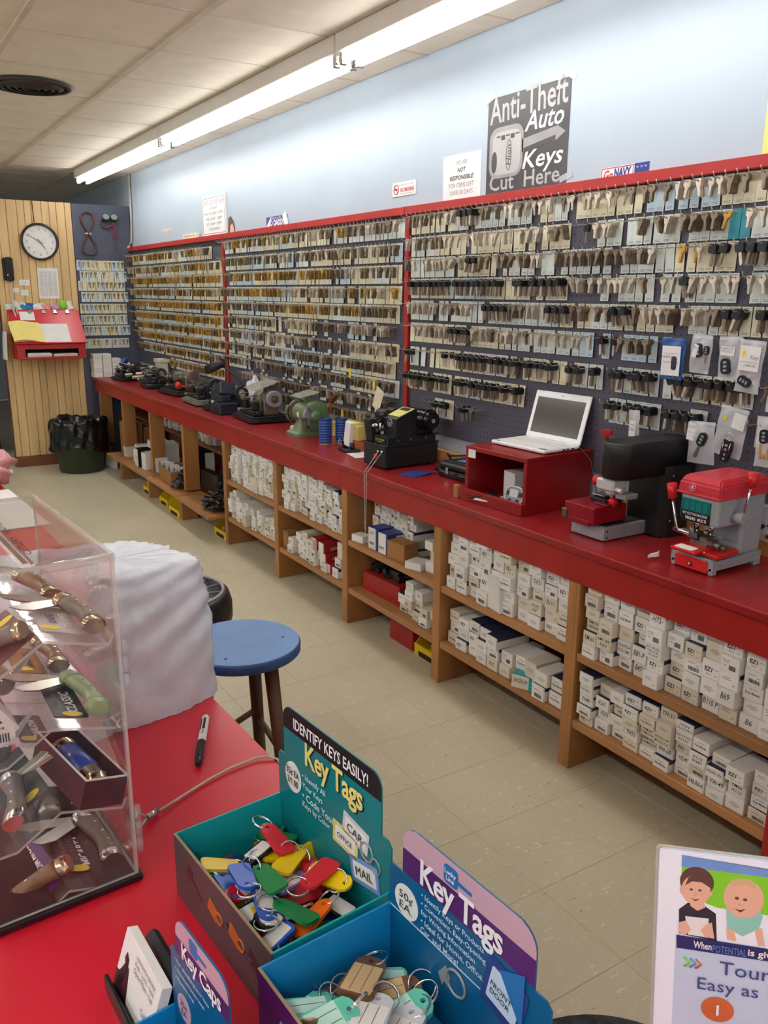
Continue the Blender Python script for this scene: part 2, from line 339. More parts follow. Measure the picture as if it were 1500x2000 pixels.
# ================================================================ ROOM
m = MB(); m.box(-3.5, 2.5, -3, 14, -.06, -.0015); struct(m.obj('floor', 'floor_vinyl'))
fl = bpy.data.objects['floor']
m = MB(); q = .3048/2; m.box(-q+.0006, q-.0006, -q+.0006, q-.0006, -.004, 0, .0008); tile = m.mesh('tile', 'floor_vinyl')
for i in range(-4, 4):
    for j in range(-3, 23): link('tile', tile, fl, T(1.455+.3048*(i+.5), 1.465+.3048*(j+.5), 0))
m = MB(); m.box(-3.5, 2.5, -3, 14, 2.702, 2.78); struct(m.obj('ceiling', 'ceiling_board')); ce = bpy.data.objects['ceiling']
m = MB(); m.box(-.293, .293, -.293, .293, -.006, .009, .002); ct = m.mesh('ceiling_tile', 'ceiling_board')
m = MB(); m.box(-.23, .23, -.293, .293, -.006, .009, .002); ct2 = m.mesh('ceiling_tile', 'ceiling_board')
for i in range(-3, 1):
    for j in range(-3, 14): link('ceiling_tile', ct, ce, T(1.345+.6*i+.3, 3.5+.6*j+.3, 2.698))
for j in range(-3, 14): link('ceiling_tile', ct2, ce, T(2.183, 3.5+.6*j+.3, 2.698))
for i in range(-3, 2):
    m = MB(); m.box(-.014, .014, -6, 6, -.006, .012, .002); m.obj('grid_bar', 'grid_metal', ce, T(1.345+.6*i, 7.8, 2.692))
for j in range(-3, 15):
    m = MB(); m.box(-.45, 2.42, -.0075, .0075, -.002, .012); m.obj('grid_bar', 'grid_metal', ce, T(0, 3.5+.6*j, 2.692))
m = MB(); m.box(XW, XW+.1, -3, 14, 0, 2.71); struct(m.obj('wall_right', 'wall_paint'))
m = MB(); m.box(-3.5, 2.5, 14, 14.1, 0, 2.71); struct(m.obj('wall_far', 'wall_paint'))
m = MB(); m.box(-3.6, -3.5, -3, 14, 0, 2.71); struct(m.obj('wall_left', 'wall_paint'))
m = MB(); m.box(1.19, XW, 8.47, 8.56, 0, 2.412); struct(m.obj('wall_back', 'dark_wood')); wb = bpy.data.objects['wall_back']
x = 1.19; k = 0
for w in (.052, .075, .088, .062, .06, .088, .066, .062, .075, .058):
    w = min(w, 1.876-x)
    if w < .01: break
    m = MB(); m.box(x+.0015, x+w-.0015, 8.452, 8.47, .10, 2.415, .003); m.obj('plank', 'plank_wood', wb); x += w
m = MB(); m.box(1.19, 1.876, 8.445, 8.469, 0, .098, .003); struct(m.obj('baseboard_back', 'dark_wood'))
m = MB(); m.box(1.878, 2.41, 8.455, 8.469, .002, 2.413, .002); tag(m.obj('pegboard', 'pegboard_blue'), 'slate blue pegboard on the end wall with goggles and cables', 'pegboard')
# red trim of the key wall
for n, (y0, y1) in enumerate(((1.05, 3.608), (3.612, 8.45))):
    m = MB(); m.box(2.375, XW, y0, y1, 2.003, 2.040, .002); struct(m.obj('trim_%d' % (n+1), 'trim_red'))
for n, y in enumerate((6.055, 3.610)):
    m = MB(); m.box(2.39, XW, y-.017, y+.017, .95, 2.003, .002); struct(m.obj('trim_%d' % (n+3), 'trim_red'))
PEG = []
for n, (y0, y1, lb) in enumerate(((3.63, 1.06, 'slate pegboard nearest the camera, full of car keys'), (6.038, 3.627, 'slate pegboard between the two red upright strips'), (8.45, 6.072, 'slate pegboard at the far end of the key wall'))):
    if n == 0: y0 = 3.592
    m = MB(); m.box(2.408, XW-.0005, y1, y0, .955, 2.002); o = m.obj('pegboard', 'pegboard_slate'); tag(o, lb, 'pegboard', 'pegboards of the key wall'); PEG.append(o)
# conduit in the far corner
m = MB(); m.tube([(2.405, 8.36, 2.69), (2.405, 8.37, 2.3), (2.40, 8.40, 2.1), (2.385, 8.44, 2.045)], .009, 8); m.ball((2.385, 8.44, 2.04), .018, 10); tag(m.obj('wall_cable', 'cord_grey'), 'grey cable running down the far corner to the red rail', 'cable')
# round ceiling vent
t = thing('ceiling_vent', 'round dark ceiling vent with ring louvres', 'vent', (.985, 5.13, 2.69))
m = MB(); m.lathe([(.19, -.003), (.21, -.004), (.212, -.012), (.19, -.016), (.186, -.010)], 36); m.obj('rim', 'vent_dark', t)
for i, r in enumerate((.165, .13, .095, .06)):
    m = MB(); m.lathe([(r, -.012), (r-.024, -.026), (r-.026, -.024), (r-.002, -.010)], 32); m.obj('louvre', 'vent_dark', t)
m = MB(); m.lathe([(.0, -.022), (.03, -.020), (.03, -.012)], 20); m.lathe([(0, -.004), (.19, -.004)], 24); m.obj('throat', 'dark_void', t)

# ================================================================ WORKBENCH along the key wall
wbn = thing('workbench', 'long red workbench with wooden pigeonholes along the key wall', 'workbench', (0, 0, 0))
m = MB(); m.box(1.935, 2.407, 1.09, 8.44, .800, .828, .004); m.obj('worktop', 'red_top', wbn)
for y0, y1 in ((1.09, 3.518), (3.521, 6.0), (6.003, 8.44)):
    m = MB(); m.box(1.957, 1.977, y0, y1, .695, .7995, .0015); m.obj('fascia_board', 'red_paint', wbn)
for y in (1.91, 2.70, 3.49, 4.30, 5.09):
    m = MB()
    m.box(1.963, 2.40, y-.012, y+.028, 0, .694, .002); m.box(1.96, 2.40, y-.028, y-.0125, 0, .694, .002)
    m.obj('divider', 'fir', wbn)
for y in (5.90, 6.70, 7.51, 8.30):
    m = MB(); m.box(1.963, 2.075, y-.02, y+.02, .2, .70, .002); m.obj('post', 'fir', wbn)
    m = MB(); m.box(1.90, 2.02, y-.09, y-.05, 0, .168, .002); m.obj('foot', 'fir', wbn)
m = MB(); m.box(1.955, 2.40, 1.085, 1.135, 0, .80, .003); m.obj('end_panel', 'red_paint', wbn)
edges = [1.135, 1.882, 1.938, 2.672, 2.728, 3.462, 3.518, 4.272, 4.328, 5.062]
for i in range(0, 10, 2):
    for z in (.163, .415):
        m = MB(); m.box(1.966, 2.40, edges[i], edges[i+1], z, z+.03, .002); m.obj('shelf', 'fir_shelf', wbn)
for y0, y1, xf, xr in ((6.60, 7.775, 1.862, 1.87), (5.81, 6.575, 1.866, 1.866), (5.118, 5.79, 1.86, 1.845)):
    m = MB(); m.prism([(xf, y1), (xr, y0), (2.40, y0), (2.40, y1)], .170, .19); m.obj('shelf', 'fir_shelf', wbn)
m = MB(); m.box(2.385, 2.40, 5.12, 8.3, .19, .25); m.box(2.20, 2.40, 5.12, 8.4, .47, .49); m.obj('back_shelf', 'dark_wood', wbn)
m = MB(); m.box(2.402, 2.4075, 1.14, 8.4, 0, .79); m.obj('back_panel', 'dark_wood', wbn)
# timber ledge on the bench against the wall
for y0, y1 in ((1.1, 2.2), (2.72, 3.36), (4.1, 4.75)):
    m = MB(); m.box(2.372, 2.404, y0, y1, .8285, .892, .002); tag(m.obj('timber_batten', 'fir'), 'pale timber batten against the wall behind the %s' % {1.1: 'milling machines', 2.72: 'black hard case', 4.1: 'green grinder'}[y0], 'batten', 'timber battens behind the bench')

# ================================================================ CUSTOMER COUNTER (foreground)
cc = thing('customer_counter', 'glossy red customer counter in the foreground', 'counter', (0, 0, 0))
m = MB(); m.at(T(.4215, 1.06, 0) @ RZ(1.72)); m.prism([(0, -1.4), (0, 2.45), (-.80, 2.45), (-.80, -1.4)], .962, 1.0); m.obj('worktop', 'counter_red', cc)
m = MB(); m.at(T(.4215, 1.06, 0) @ RZ(1.72)); m.box(-.78, -.05, -1.38, 2.42, 0, .962, .004); m.obj('counter_body', 'red_paint', cc)
m = MB(); m.box(.465, 1.5, -.35, .345, .962, 1.0, .003); m.obj('return_worktop', 'counter_red', cc)
m = MB(); m.box(.5, 1.45, -.3, .235, 0, .962, .004); m.obj('return_body', 'red_paint', cc)

# ================================================================ KEYS ON THE WALL
def batch(name, items, mats, parent=None):
    """ONE stuff mesh from many (template, 4x4, material offset) entries"""
    vs = []; fs = []; mi = []; sm = []
    for tp, M, k in items:
        o = len(vs); a = M
        r0, r1, r2 = a[0], a[1], a[2]
        for x, y, z in tp[0]: vs.append((r0[0]*x+r0[1]*y+r0[2]*z+r0[3], r1[0]*x+r1[1]*y+r1[2]*z+r1[3], r2[0]*x+r2[1]*y+r2[2]*z+r2[3]))
        for f, q in tp[1]: fs.append(tuple(i+o for i in f)); mi.append(k if q == 0 else q)
    me = bpy.data.meshes.new(name); me.from_pydata(vs, [], fs)
    for m in mats: me.materials.append(g(m))
    me.polygons.foreach_set('material_index', mi); me.update()
    return stuff(link(name, me, parent))
def outline(kind):
    L = {0: [(.0125*math.cos(math.radians(a)), -.009+.0115*math.sin(math.radians(a))) for a in (-60, -20, 20, 60, 100, 140, 180, 210, 240)],
         1: [(.006, -.021), (.0115, -.016), (.013, -.008), (.010, .001), (.004, .004), (-.004, .004), (-.010, .001), (-.013, -.008), (-.0115, -.016), (-.006, -.021)],
         2: [(.0055, -.022), (.008, -.018), (.0145, -.011), (.0125, .000), (.006, .003), (0, .0005), (-.006, .003), (-.0125, .000), (-.0145, -.011), (-.008, -.018), (-.0055, -.022)],
         3: [(.005, -.024), (.0075, -.020), (.011, .003), (-.011, .003), (-.0075, -.020), (-.005, -.024)]}[kind]
    L = [(y, z) for y, z in L]
    return L+[(-.0045, -.024), (-.0045, -.047), (0, -.053), (.0045, -.049), (.0045, -.024)]
def key_tpl(kind, th=.0020):
    P = outline(kind); n = len(P)
    v = [(-th/2, y, z) for y, z in P]+[(th/2, y, z) for y, z in P]
    f = [(tuple(range(n)), 0), (tuple(range(2*n-1, n-1, -1)), 0)]+[((i, n+i, n+(i+1) % n, (i+1) % n), 0) for i in range(n)]
    return v, f
KEYT = [key_tpl(k) for k in range(4)]
def car_tpl():
    P = rrect(.029, .030, .008, 2, 0, -.011); n = len(P); th = .009
    v = [(-th/2, y, z) for y, z in P]+[(th/2, y, z) for y, z in P]
    f = [(tuple(range(n)), 4), (tuple(range(2*n-1, n-1, -1)), 4)]+[((i, n+i, n+(i+1) % n, (i+1) % n), 4) for i in range(n)]
    o = len(v); w = .0048
    v += [(a, b, c) for a in (-.0014, .0014) for b, c in ((-w, -.025), (w, -.025), (w, -.062), (0, -.067), (-w, -.060))]
    f += [(tuple(o+i for i in range(5)), 0), (tuple(o+9-i for i in range(5)), 0)]+[((o+i, o+5+i, o+5+(i+1) % 5, o+(i+1) % 5), 0) for i in range(5)]
    return v, f
CART = car_tpl()
KM = ['brass', 'nickel', 'dull_nickel', 'dark_brass', 'key_black']
def hook_mesh():
    m = MB(); m.tube([(0, 0, 0), (-.030, 0, -.001), (-.078, 0, -.003), (-.088, 0, .004), (-.092, 0, .014)], .0016, 5); return m.mesh('peg_hook', 'wire')
HOOK = hook_mesh(); HOOKT = ([v.co[:] for v in HOOK.vertices], [(tuple(p.vertices), 0) for p in HOOK.polygons])
def with_hole(P, r=.0026, n=8):
    h = [(r*math.cos(2*PI*i/n+PI/2), -.003-r*math.sin(2*PI*i/n+PI/2)) for i in range(n)]
    return P, h
def key_mesh_fine(kind, mt):
    """single key with its hole and a milled groove"""
    P = outline(kind); bm = bmesh.new(); th = .0022
    ring = [bm.verts.new((0, y, z)) for y, z in P]; e = [bm.edges.new((ring[i], ring[(i+1) % len(ring)])) for i in range(len(ring))]
    hl = [bm.verts.new((0, .0032*math.cos(2*PI*i/8), -.0035+.0030*math.sin(2*PI*i/8))) for i in range(8)]; e += [bm.edges.new((hl[i], hl[(i+1) % 8])) for i in range(8)]
    bmesh.ops.triangle_fill(bm, edges=e, use_beauty=True)
    r = bmesh.ops.extrude_face_region(bm, geom=bm.faces[:])
    for el in r['geom']:
        if isinstance(el, bmesh.types.BMVert): el.co.x += th
    for v in bm.verts: v.co.x -= th/2
    bmesh.ops.recalc_face_normals(bm, faces=bm.faces[:])
    me = bpy.data.meshes.new('key_blank'); bm.to_mesh(me); bm.free(); me.materials.append(g(mt)); return me
KEYM = {(k, mt): key_mesh_fine(k, mt) for k in range(4) for mt in KM[:4]}
def car_head():
    m = MB(); m.at(Matrix(((0, 0, 1, 0), (1, 0, 0, 0), (0, 1, 0, 0), (0, 0, 0, 1)))); m.prism(rrect(.029, .030, .008, 3, 0, -.011), -.0046, .0046); m.prism(rrect(.017, .010, .003, 2, 0, -.014), -.0054, .0054)
    return m.mesh('car_key', 'key_black')
def car_blade(mt):
    m = MB(); w = .0048; m.at(Matrix(((0, 0, 1, 0), (1, 0, 0, 0), (0, 1, 0, 0), (0, 0, 0, 1)))); m.prism([(-w, -.025), (w, -.025), (w, -.062), (0, -.067), (-w, -.060)], -.0014, .0014); m.prism([(-.001, -.03), (.001, -.03), (.001, -.06), (-.001, -.06)], -.0018, .0018)
    return m.mesh('blade', mt)
CARH = car_head(); CARB = {mt: car_blade(mt) for mt in KM[:4]}
CARD = {}
for nm in ('cream_paper', 'blue_paper', 'pale_paper', 'white_paper', 'teal_paper'):
    m = MB(); m.box(-.0004, .0004, -.0186, .0186, -.080, .012)
    me = m.mesh('key_card', [nm, 'grey_ink'])
    m = MB(); m.box(-.0004, .0004, -.0186, .0186, -.080, .012); m.mi(1)
    for z in (-.070, -.0745, .006): m.box(-.00055, -.0004, -.012, .010, z, z+.0016)
    CARD[nm] = m.mesh('key_card', [nm, 'grey_ink'], False)
CARDT = ([(-.0004, -.0186, -.080), (-.0004, .0186, -.080), (-.0004, .0186, .012), (-.0004, -.0186, .012), (.0004, -.0186, -.080), (.0004, .0186, -.080), (.0004, .0186, .012), (.0004, -.0186, .012)],
         [((0, 1, 2, 3), 0), ((7, 6, 5, 4), 0), ((0, 4, 5, 1), 0), ((2, 6, 7, 3), 0), ((1, 5, 6, 2), 0), ((0, 3, 7, 4), 0)])
CN = ['cream_paper', 'blue_paper', 'pale_paper', 'white_paper', 'teal_paper']

ROWW = ['top', 'second', 'third', 'fourth', 'fifth', 'sixth', 'seventh', 'eighth', 'ninth', 'tenth', 'bottom']
# row spec: (z of card top, segments). segment: (y from, y to, kind, keys low, keys high, card) ; y runs away from camera = larger
# kind: n nickel, d dull nickel, b brass, m brass mix, k black headed, x mixed black / nickel, . empty
P3 = [(2.000, [(3.58, 3.28, 'd', 2, 6, 1), (3.28, 2.86, 'x', 2, 5, 1), (2.86, 2.74, 'n', 1, 4, 1), (2.74, 2.12, 'n', 1, 3, 1), (2.12, 1.98, 'd', 2, 6, 1), (1.98, 1.16, 'n', 2, 10, 1)]),
      (1.895, [(3.58, 3.12, 'd', 2, 5, 1), (3.10, 2.72, 'n', 2, 6, 1), (2.72, 2.46, 'x', 3, 9, 1), (2.44, 2.34, 'k', 1, 3, 0), (2.34, 2.2, 'd', 6, 12, 1), (2.2, 2.12, 'n', 0, 1, 1), (2.12, 1.95, 'd', 10, 20, 1), (1.93, 1.78, 'd', 8, 18, 1), (1.78, 1.70, 'b', 3, 7, 2), (1.70, 1.62, 'n', 2, 5, 1), (1.62, 1.56, 'b', 6, 9, 2), (1.56, 1.16, 'n', 2, 8, 1)]),
      (1.798, [(3.58, 3.2, 'n', 3, 7, 1), (3.2, 2.9, 'x', 3, 8, 1), (2.88, 2.60, 'x', 4, 9, 1), (2.60, 2.54, '.', 0, 0, 1), (2.52, 2.32, 'd', 6, 14, 1), (2.3, 2.02, 'd', 6, 16, 1), (2.02, 1.93, '.', 0, 0, 1), (1.93, 1.86, 'b', 2, 6, 1), (1.86, 1.82, 'n', 2, 3, 1), (1.82, 1.72, 'k', 2, 4, 1), (1.72, 1.56, 'k', 10, 16, 1), (1.56, 1.16, 'x', 2, 9, 1)]),
      (1.700, [(3.58, 2.60, 'k', 2, 7, 1), (2.60, 2.46, 'k', 7, 12, 1), (2.44, 2.30, 'x', 4, 10, 0), (2.30, 2.06, 'n', 4, 11, 1), (2.02, 1.92, 'n', 1, 5, 1), (1.92, 1.88, 'k', 8, 10, 1), (1.88, 1.72, 'n', 3, 8, 1), (1.72, 1.64, 'n', 1, 4, 1), (1.64, 1.16, 'x', 3, 8, 1)]),
      (1.597, [(3.58, 3.24, 'n', 3, 8, 1), (3.24, 2.98, 'x', 3, 9, 1), (2.96, 2.80, 'k', 6, 12, 1), (2.80, 2.56, 'n', 4, 10, 1), (2.56, 2.44, 'k', 6, 12, 1), (2.42, 2.22, 'd', 8, 16, 1), (2.22, 2.12, 'k', 8, 15, 1), (2.12, 2.0, 'd', 8, 16, 1), (2.0, 1.90, 'n', 14, 22, 1), (1.90, 1.74, 'd', 6, 14, 1), (1.74, 1.56, 'k', 8, 16, 1), (1.56, 1.16, 'x', 4, 9, 1)]),
      (1.490, [(3.58, 3.50, '.', 0, 0, 1), (3.50, 3.2, 'n', 4, 9, 1), (3.2, 3.04, 'k', 4, 9, 1), (3.04, 2.66, 'n', 3, 8, 1), (2.66, 2.54, 'n', 1, 3, 1), (2.52, 2.30, 'n', 1, 5, 1), (2.28, 2.24, 'k', 2, 3, 1), (2.22, 2.18, 'k', 1, 1, 0), (2.18, 2.02, 'x', 5, 14, 1), (2.00, 1.94, '.', 0, 0, 1)]),
      (1.372, [(3.58, 3.50, 'k', 1, 2, 1), (3.48, 3.16, 'k', 0, 2, 1), (3.14, 2.80, 'k', 10, 20, 1), (2.80, 2.54, 'k', 2, 8, 1), (2.54, 2.46, 'k', 6, 10, 1), (2.42, 2.24, 'k', 3, 9, 1), (2.2, 1.98, 'k', 3, 7, 1), (1.98, 1.78, 'k', 2, 5, 1), (1.78, 1.60, 'k', 6, 12, 1), (1.58, 1.16, 'x', 2, 4, 1)]),
      (1.255, [(3.58, 3.34, 'k', 4, 9, 1), (3.34, 3.22, 'k', 1, 3, 1), (3.2, 3.0, 'k', 14, 20, 1), (2.98, 2.68, 'k', 6, 16, 1), (2.22, 1.98, 'k', 2, 4, 1), (1.94, 1.86, 'k', 2, 5, 0), (1.86, 1.78, 'k', 2, 4, 1), (1.6, 1.16, 'k', 2, 3, 1)]),
      (1.135, [(3.36, 3.2, 'k', 0, 2, 1), (3.1, 2.93, 'x', 2, 6, 0)])]
P2 = [(1.990, [(6.02, 5.86, 'd', 2, 5, 1), (5.86, 4.9, 'm', 2, 6, 1), (4.9, 4.3, 'n', 1, 4, 1), (4.3, 4.2, 'b', 6, 9, 1), (4.2, 3.64, 'd', 3, 7, 1)]),
      (1.875, [(6.02, 5.3, 'd', 2, 5, 1), (5.3, 4.7, 'n', 2, 6, 1), (4.66, 3.64, 'd', 2, 8, 1)]),
      (1.770, [(5.95, 5.1, 'm', 2, 6, 1), (5.1, 4.86, 'b', 6, 10, 1), (4.86, 4.6, 'm', 2, 5, 1), (4.6, 4.3, 'b', 5, 9, 1), (4.3, 3.64, 'd', 2, 7, 1)]),
      (1.666, [(6.02, 5.5, 'm', 3, 8, 1), (5.5, 5.0, 'b', 4, 9, 1), (5.0, 4.5, 'n', 2, 6, 1), (4.5, 3.64, 'm', 2, 8, 1)]),
      (1.570, [(6.02, 5.2, 'd', 2, 6, 1), (5.2, 4.0, 'm', 3, 9, 1), (4.0, 3.68, 'd', 4, 9, 1)]),
      (1.472, [(6.02, 5.1, 'd', 2, 7, 1), (5.0, 4.6, 'n', 2, 5, 1), (4.58, 4.1, 'd', 2, 9, 3), (4.1, 3.68, 'd', 5, 12, 3)]),
      (1.374, [(6.02, 5.3, 'd', 2, 6, 1), (5.2, 4.9, 'n', 2, 5, 1), (4.9, 4.2, 'd', 2, 6, 3), (4.2, 3.68, 'd', 4, 10, 1)]),
      (1.283, [(6.02, 5.5, 'd', 3, 8, 1), (5.5, 4.8, 'd', 2, 6, 1), (4.8, 3.7, 'd', 4, 10, 1)]),
      (1.186, [(6.02, 5.6, 'd', 3, 7, 1), (5.55, 4.4, 'd', 4, 10, 3), (4.4, 3.68, 'd', 4, 10, 1)]),
      (1.087, [(5.7, 4.6, 'd', 4, 10, 3), (4.6, 3.7, 'd', 3, 9, 3)]),
      (1.000, [(5.2, 3.7, 'd', 2, 8, 0)])]
P1 = [(1.965, [(8.42, 6.3, 'm', 2, 6, 1)]), (1.856, [(8.42, 6.1, 'm', 3, 7, 1)]), (1.762, [(8.42, 6.1, 'b', 3, 8, 1)]), (1.661, [(8.42, 6.1, 'm', 3, 8, 1)]), (1.559, [(8.40, 6.1, 'b', 4, 8, 1)]),
      (1.455, [(8.40, 6.1, 'b', 4, 8, 1)]), (1.367, [(8.35, 6.1, 'm', 3, 8, 1)]), (1.278, [(8.3, 6.1, 'b', 3, 7, 1)]), (1.171, [(8.2, 6.1, 'm', 3, 7, 1)]), (1.064, [(7.4, 6.1, 'b', 3, 7, 1)])]
KIND = {'n': [1, 1, 1, 2], 'd': [2, 2, 1, 2], 'b': [0, 0, 3], 'm': [3, 0, 1, 2, 3], 'k': [4], 'x': [1, 2, 4, 1, 2]}
hooks = []     # (panel, row, index, y, z, mat, count, card material or None)
for pn, spec in enumerate((P3, P2, P1)):
    for rn, (z, segs) in enumerate(spec):
        idx = 0; card = R.choice((0, 1, 2)); run = 0
        for y0, y1, kd, a, b, cd in segs:
            y = y0-.02; bk = None; brun = 0
            while y > y1:
                idx += 1
                if run <= 0: card = R.choice((0, 0, 1, 2, 2, 2, 3) if pn == 0 else (0, 0, 1, 2, 2) if pn == 1 else (0, 0, 0, 1, 2)); run = R.randint(2, 9)
                run -= 1
                if brun <= 0: bk = R.choice(KIND[kd]) if kd != '.' else None; brun = R.randint(1, 3)
                brun -= 1
                n = R.randint(a, b) if R.random() > (.04 if kd != 'k' else .12) else 0
                if kd != 'k' and n: n += R.choice((0, 1, 2, 3))
                c = None if cd == 0 else 'teal_paper' if cd == 2 else CN[card]
                if cd == 3 and R.random() < .65: c = None
                if c and R.random() < .04: c = None
                hooks.append((pn, rn, idx, y, z, bk, n if bk is not None else 0, c)); y -= .0402
PLACE = ('right of the near red strip', 'of the middle pegboard', 'of the far pegboard')
one_k = []; rest = []; cards = []; rest_c = []; hk = []
for pn, rn, idx, y, z, bk, n, c in hooks:
    zh = z-.012; yy = y+R.uniform(-.003, .003); d = math.hypot(XW, y)+abs(z-1.4)*.1
    hk.append((d, pn, T(XW-.006, yy, zh)))
    if c: cards.append((d, pn, rn, idx, c, T(XW-.018-R.random()*.002, yy+R.uniform(-.0012, .0012), zh) @ RX(R.gauss(0, 1.6)) @ RZ(R.gauss(0, 4)) @ RY(R.uniform(0, 3))))
    if n <= 0: continue
    th = .0102 if bk == 4 else .0034
    n = min(n, int((.070-.010)/th))
    sw = R.gauss(0, 9); kd = R.randrange(4); pos = .020+R.random()*max(0, .072-.020-n*th)
    for i in range(n):
        xx = XW-.006-pos-th*i
        M = T(xx, yy, zh-.0005-.003*(xx-XW+.05)*0) @ RX(sw+R.gauss(0, 2.5)) @ RZ(R.gauss(0, 6 if bk != 4 else 3))
        b2 = bk if bk != 4 else 4
        it = (CART, M, R.choice((1, 2, 2))) if bk == 4 else (KEYT[kd], M, b2)
        if i == n-1: one_k.append((d, pn, rn, idx, bk, kd, M, it))
        else: rest.append((pn, it))
one_k.sort(key=lambda q: q[0]); nk = nb = 0
for d, pn, rn, idx, bk, kd, M, it in one_k:
    if (bk == 4 and nb >= 300) or (bk != 4 and nk >= 300) or pn > 1: rest.append((pn, it)); continue
    where = 'on %s hook %s, %s row' % (ordn(idx), PLACE[pn], ROWW[rn])
    if bk == 4:
        nb += 1; o = link('car_key', CARH, None, M); link('blade', CARB[KM[it[2]]], o)
        tag(o, 'black headed car key '+where, 'car key', 'black headed car keys on the wall')
    else:
        nk += 1; o = link('key_blank', KEYM[(kd, KM[bk])], None, M)
        tag(o, {0: 'brass key', 1: 'nickel key', 2: 'dull nickel key', 3: 'dark brass key'}[bk]+' '+where, 'key', 'key blanks on the wall')
PBN = ('nearest', 'middle', 'far')
for p in range(3):
    o = batch('hanging_keys', [it for q, it in rest if q == p], KM); o['label'] = 'mass of key blanks hanging in bundles on the %s pegboard' % PBN[p]; o['category'] = 'keys'
cards.sort(key=lambda q: q[0])
CD = {'cream_paper': 'cream', 'blue_paper': 'pale blue', 'pale_paper': 'off-white', 'white_paper': 'white', 'teal_paper': 'teal'}
for i, (d, pn, rn, idx, c, M) in enumerate(cards):
    if i < 300: tag(link('key_card', CARD[c], None, M), '%s card on %s hook %s, %s row' % (CD[c], ordn(idx), PLACE[pn], ROWW[rn]), 'card', 'paper cards behind the keys')
    else: rest_c.append((pn, (CARDT, M, CN.index(c))))
hk.sort(key=lambda q: q[0])
rh = [[], [], []]; cnt = 0
for d, pn, M in hk:
    if pn == 0 and cnt < 290: link('peg_hook', HOOK, PEG[0], M); cnt += 1
    else: rh[pn].append((HOOKT, M, 0))
for pn in range(3): batch('peg_hooks', rh[pn], ['wire'], PEG[pn])
# end wall rows of cards and keys (the far slate blue board)
EB = [o for o in bpy.data.objects if o.name.startswith('pegboard') and 'end wall' in o.get('label', '')][0]
far_k = []; far_h = []
for rn, z in enumerate((1.910, 1.814, 1.722, 1.622, 1.514, 1.410, 1.308, 1.186)):
    for i in range(11):
        x = 1.905+.04*i+(.02 if rn in (1, 3, 6) else 0); M0 = T(x, 8.448-.002*R.random(), z-.012) @ RZ(90)
        c = R.choice(CN[:1]*4+CN[1:3]*2) if rn else R.choice((CN[1], CN[0]))
        rest_c.append((3, (CARDT, M0 @ RX(R.gauss(0, 1.5)), CN.index(c))))
        far_h.append((HOOKT, T(x, 8.456, z-.012) @ RZ(90) @ S3(.5, 1, 1), 0))
        if R.random() < .93:
            bk = R.choice((2, 2, 3, 1, 2)) if not (rn == 0 and 4 <= i <= 6) else 0; kd = R.randrange(4); M = T(x, 8.43, z-.013) @ RZ(90+R.gauss(0, 8)) @ RX(R.gauss(0, 5))
            o = link('key_blank', KEYM[(kd, KM[bk])], None, M)
            tag(o, '%s key on the end wall board, %s row from top, %s from the left' % ({0: 'bright brass', 1: 'nickel', 2: 'dull', 3: 'dark brass'}[bk], ROWW[rn] if rn else 'first', ordn(i+1)), 'key', 'sample keys on the end wall board')
batch('peg_hooks', far_h, ['wire'], EB)
for p in range(4):
    o = batch('key_cards', [it for q, it in rest_c if q == p], CN); o['label'] = 'rows of paper cards behind the keys on the %s' % (PBN[p]+' pegboard' if p < 3 else 'end wall board'); o['category'] = 'cards'

# ================================================================ BOXES IN THE PIGEONHOLES
def front_frame(o=(0, 0, 0)): return frame(o, (0, -1, 0), (0, 0, 1))
def print_mesh(els):
    """flat print on the unit front face: u to the right -.5..5, z up 0..1"""
    m = MB(); xf = -.010
    for e in els:
        if e[0] == 't':
            _, s, cu, cz, w, h, bold, sh = e
            me, (x0, x1, y0, y1) = text_mesh(s, 'ink', sh, bold)
            sx = w/max(x1-x0, .01); sy = h/max(y1-y0, .01); m.mi(0)
            m.add([(xf, -(cu+(v.co.x-(x0+x1)/2)*sx), cz+(v.co.y-(y0+y1)/2)*sy) for v in me.vertices], [tuple(p.vertices) for p in me.polygons])
        elif e[0] == 'b':
            _, cu, cz, w, h = e; m.mi(0); u = cu-w/2
            while u < cu+w/2:
                k = R.choice((.012, .02, .03)); m.add([(xf, -u, cz-h/2), (xf, -u-k, cz-h/2), (xf, -u-k, cz+h/2), (xf, -u, cz+h/2)], [(0, 1, 2, 3)]); u += k+R.choice((.012, .02))
        elif e[0] == 'l':
            _, cu, cz, w = e; m.mi(1); m.add([(xf, -cu+w/2, cz-.018), (xf, -cu-w/2, cz-.018), (xf, -cu-w/2, cz+.018), (xf, -cu+w/2, cz+.018)], [(0, 1, 2, 3)])
    return m.mesh('print', ['ink', 'grey_ink'], False)
EZ = print_mesh([('t', 'EZ1', -.12, .52, .42, .26, .03, .1), ('l', .3, .6, .2), ('l', -.1, .24, .3), ('l', .28, .24, .14)])
BAR = print_mesh([('b', .05, .3, .6, .26), ('l', -.1, .7, .4), ('l', .25, .58, .2)])
BAR2 = print_mesh([('b', .15, .34, .36, .3), ('l', -.2, .74, .4), ('l', -.2, .62, .3), ('l', -.26, .42, .2)])
LIN = print_mesh([('l', 0, .56, .4), ('l', 0, .46, .6), ('l', .02, .36, .3)])
LIN2 = print_mesh([('l', -.1, .7, .36), ('l', -.1, .58, .5), ('t', 'M', .3, .3, .1, .16, 0, 0)])
KEYB = print_mesh([('t', 'Key Blanks', 0, .45, .7, .2, .02, 0), ('l', 0, .75, .4)])
SHAPES = {}
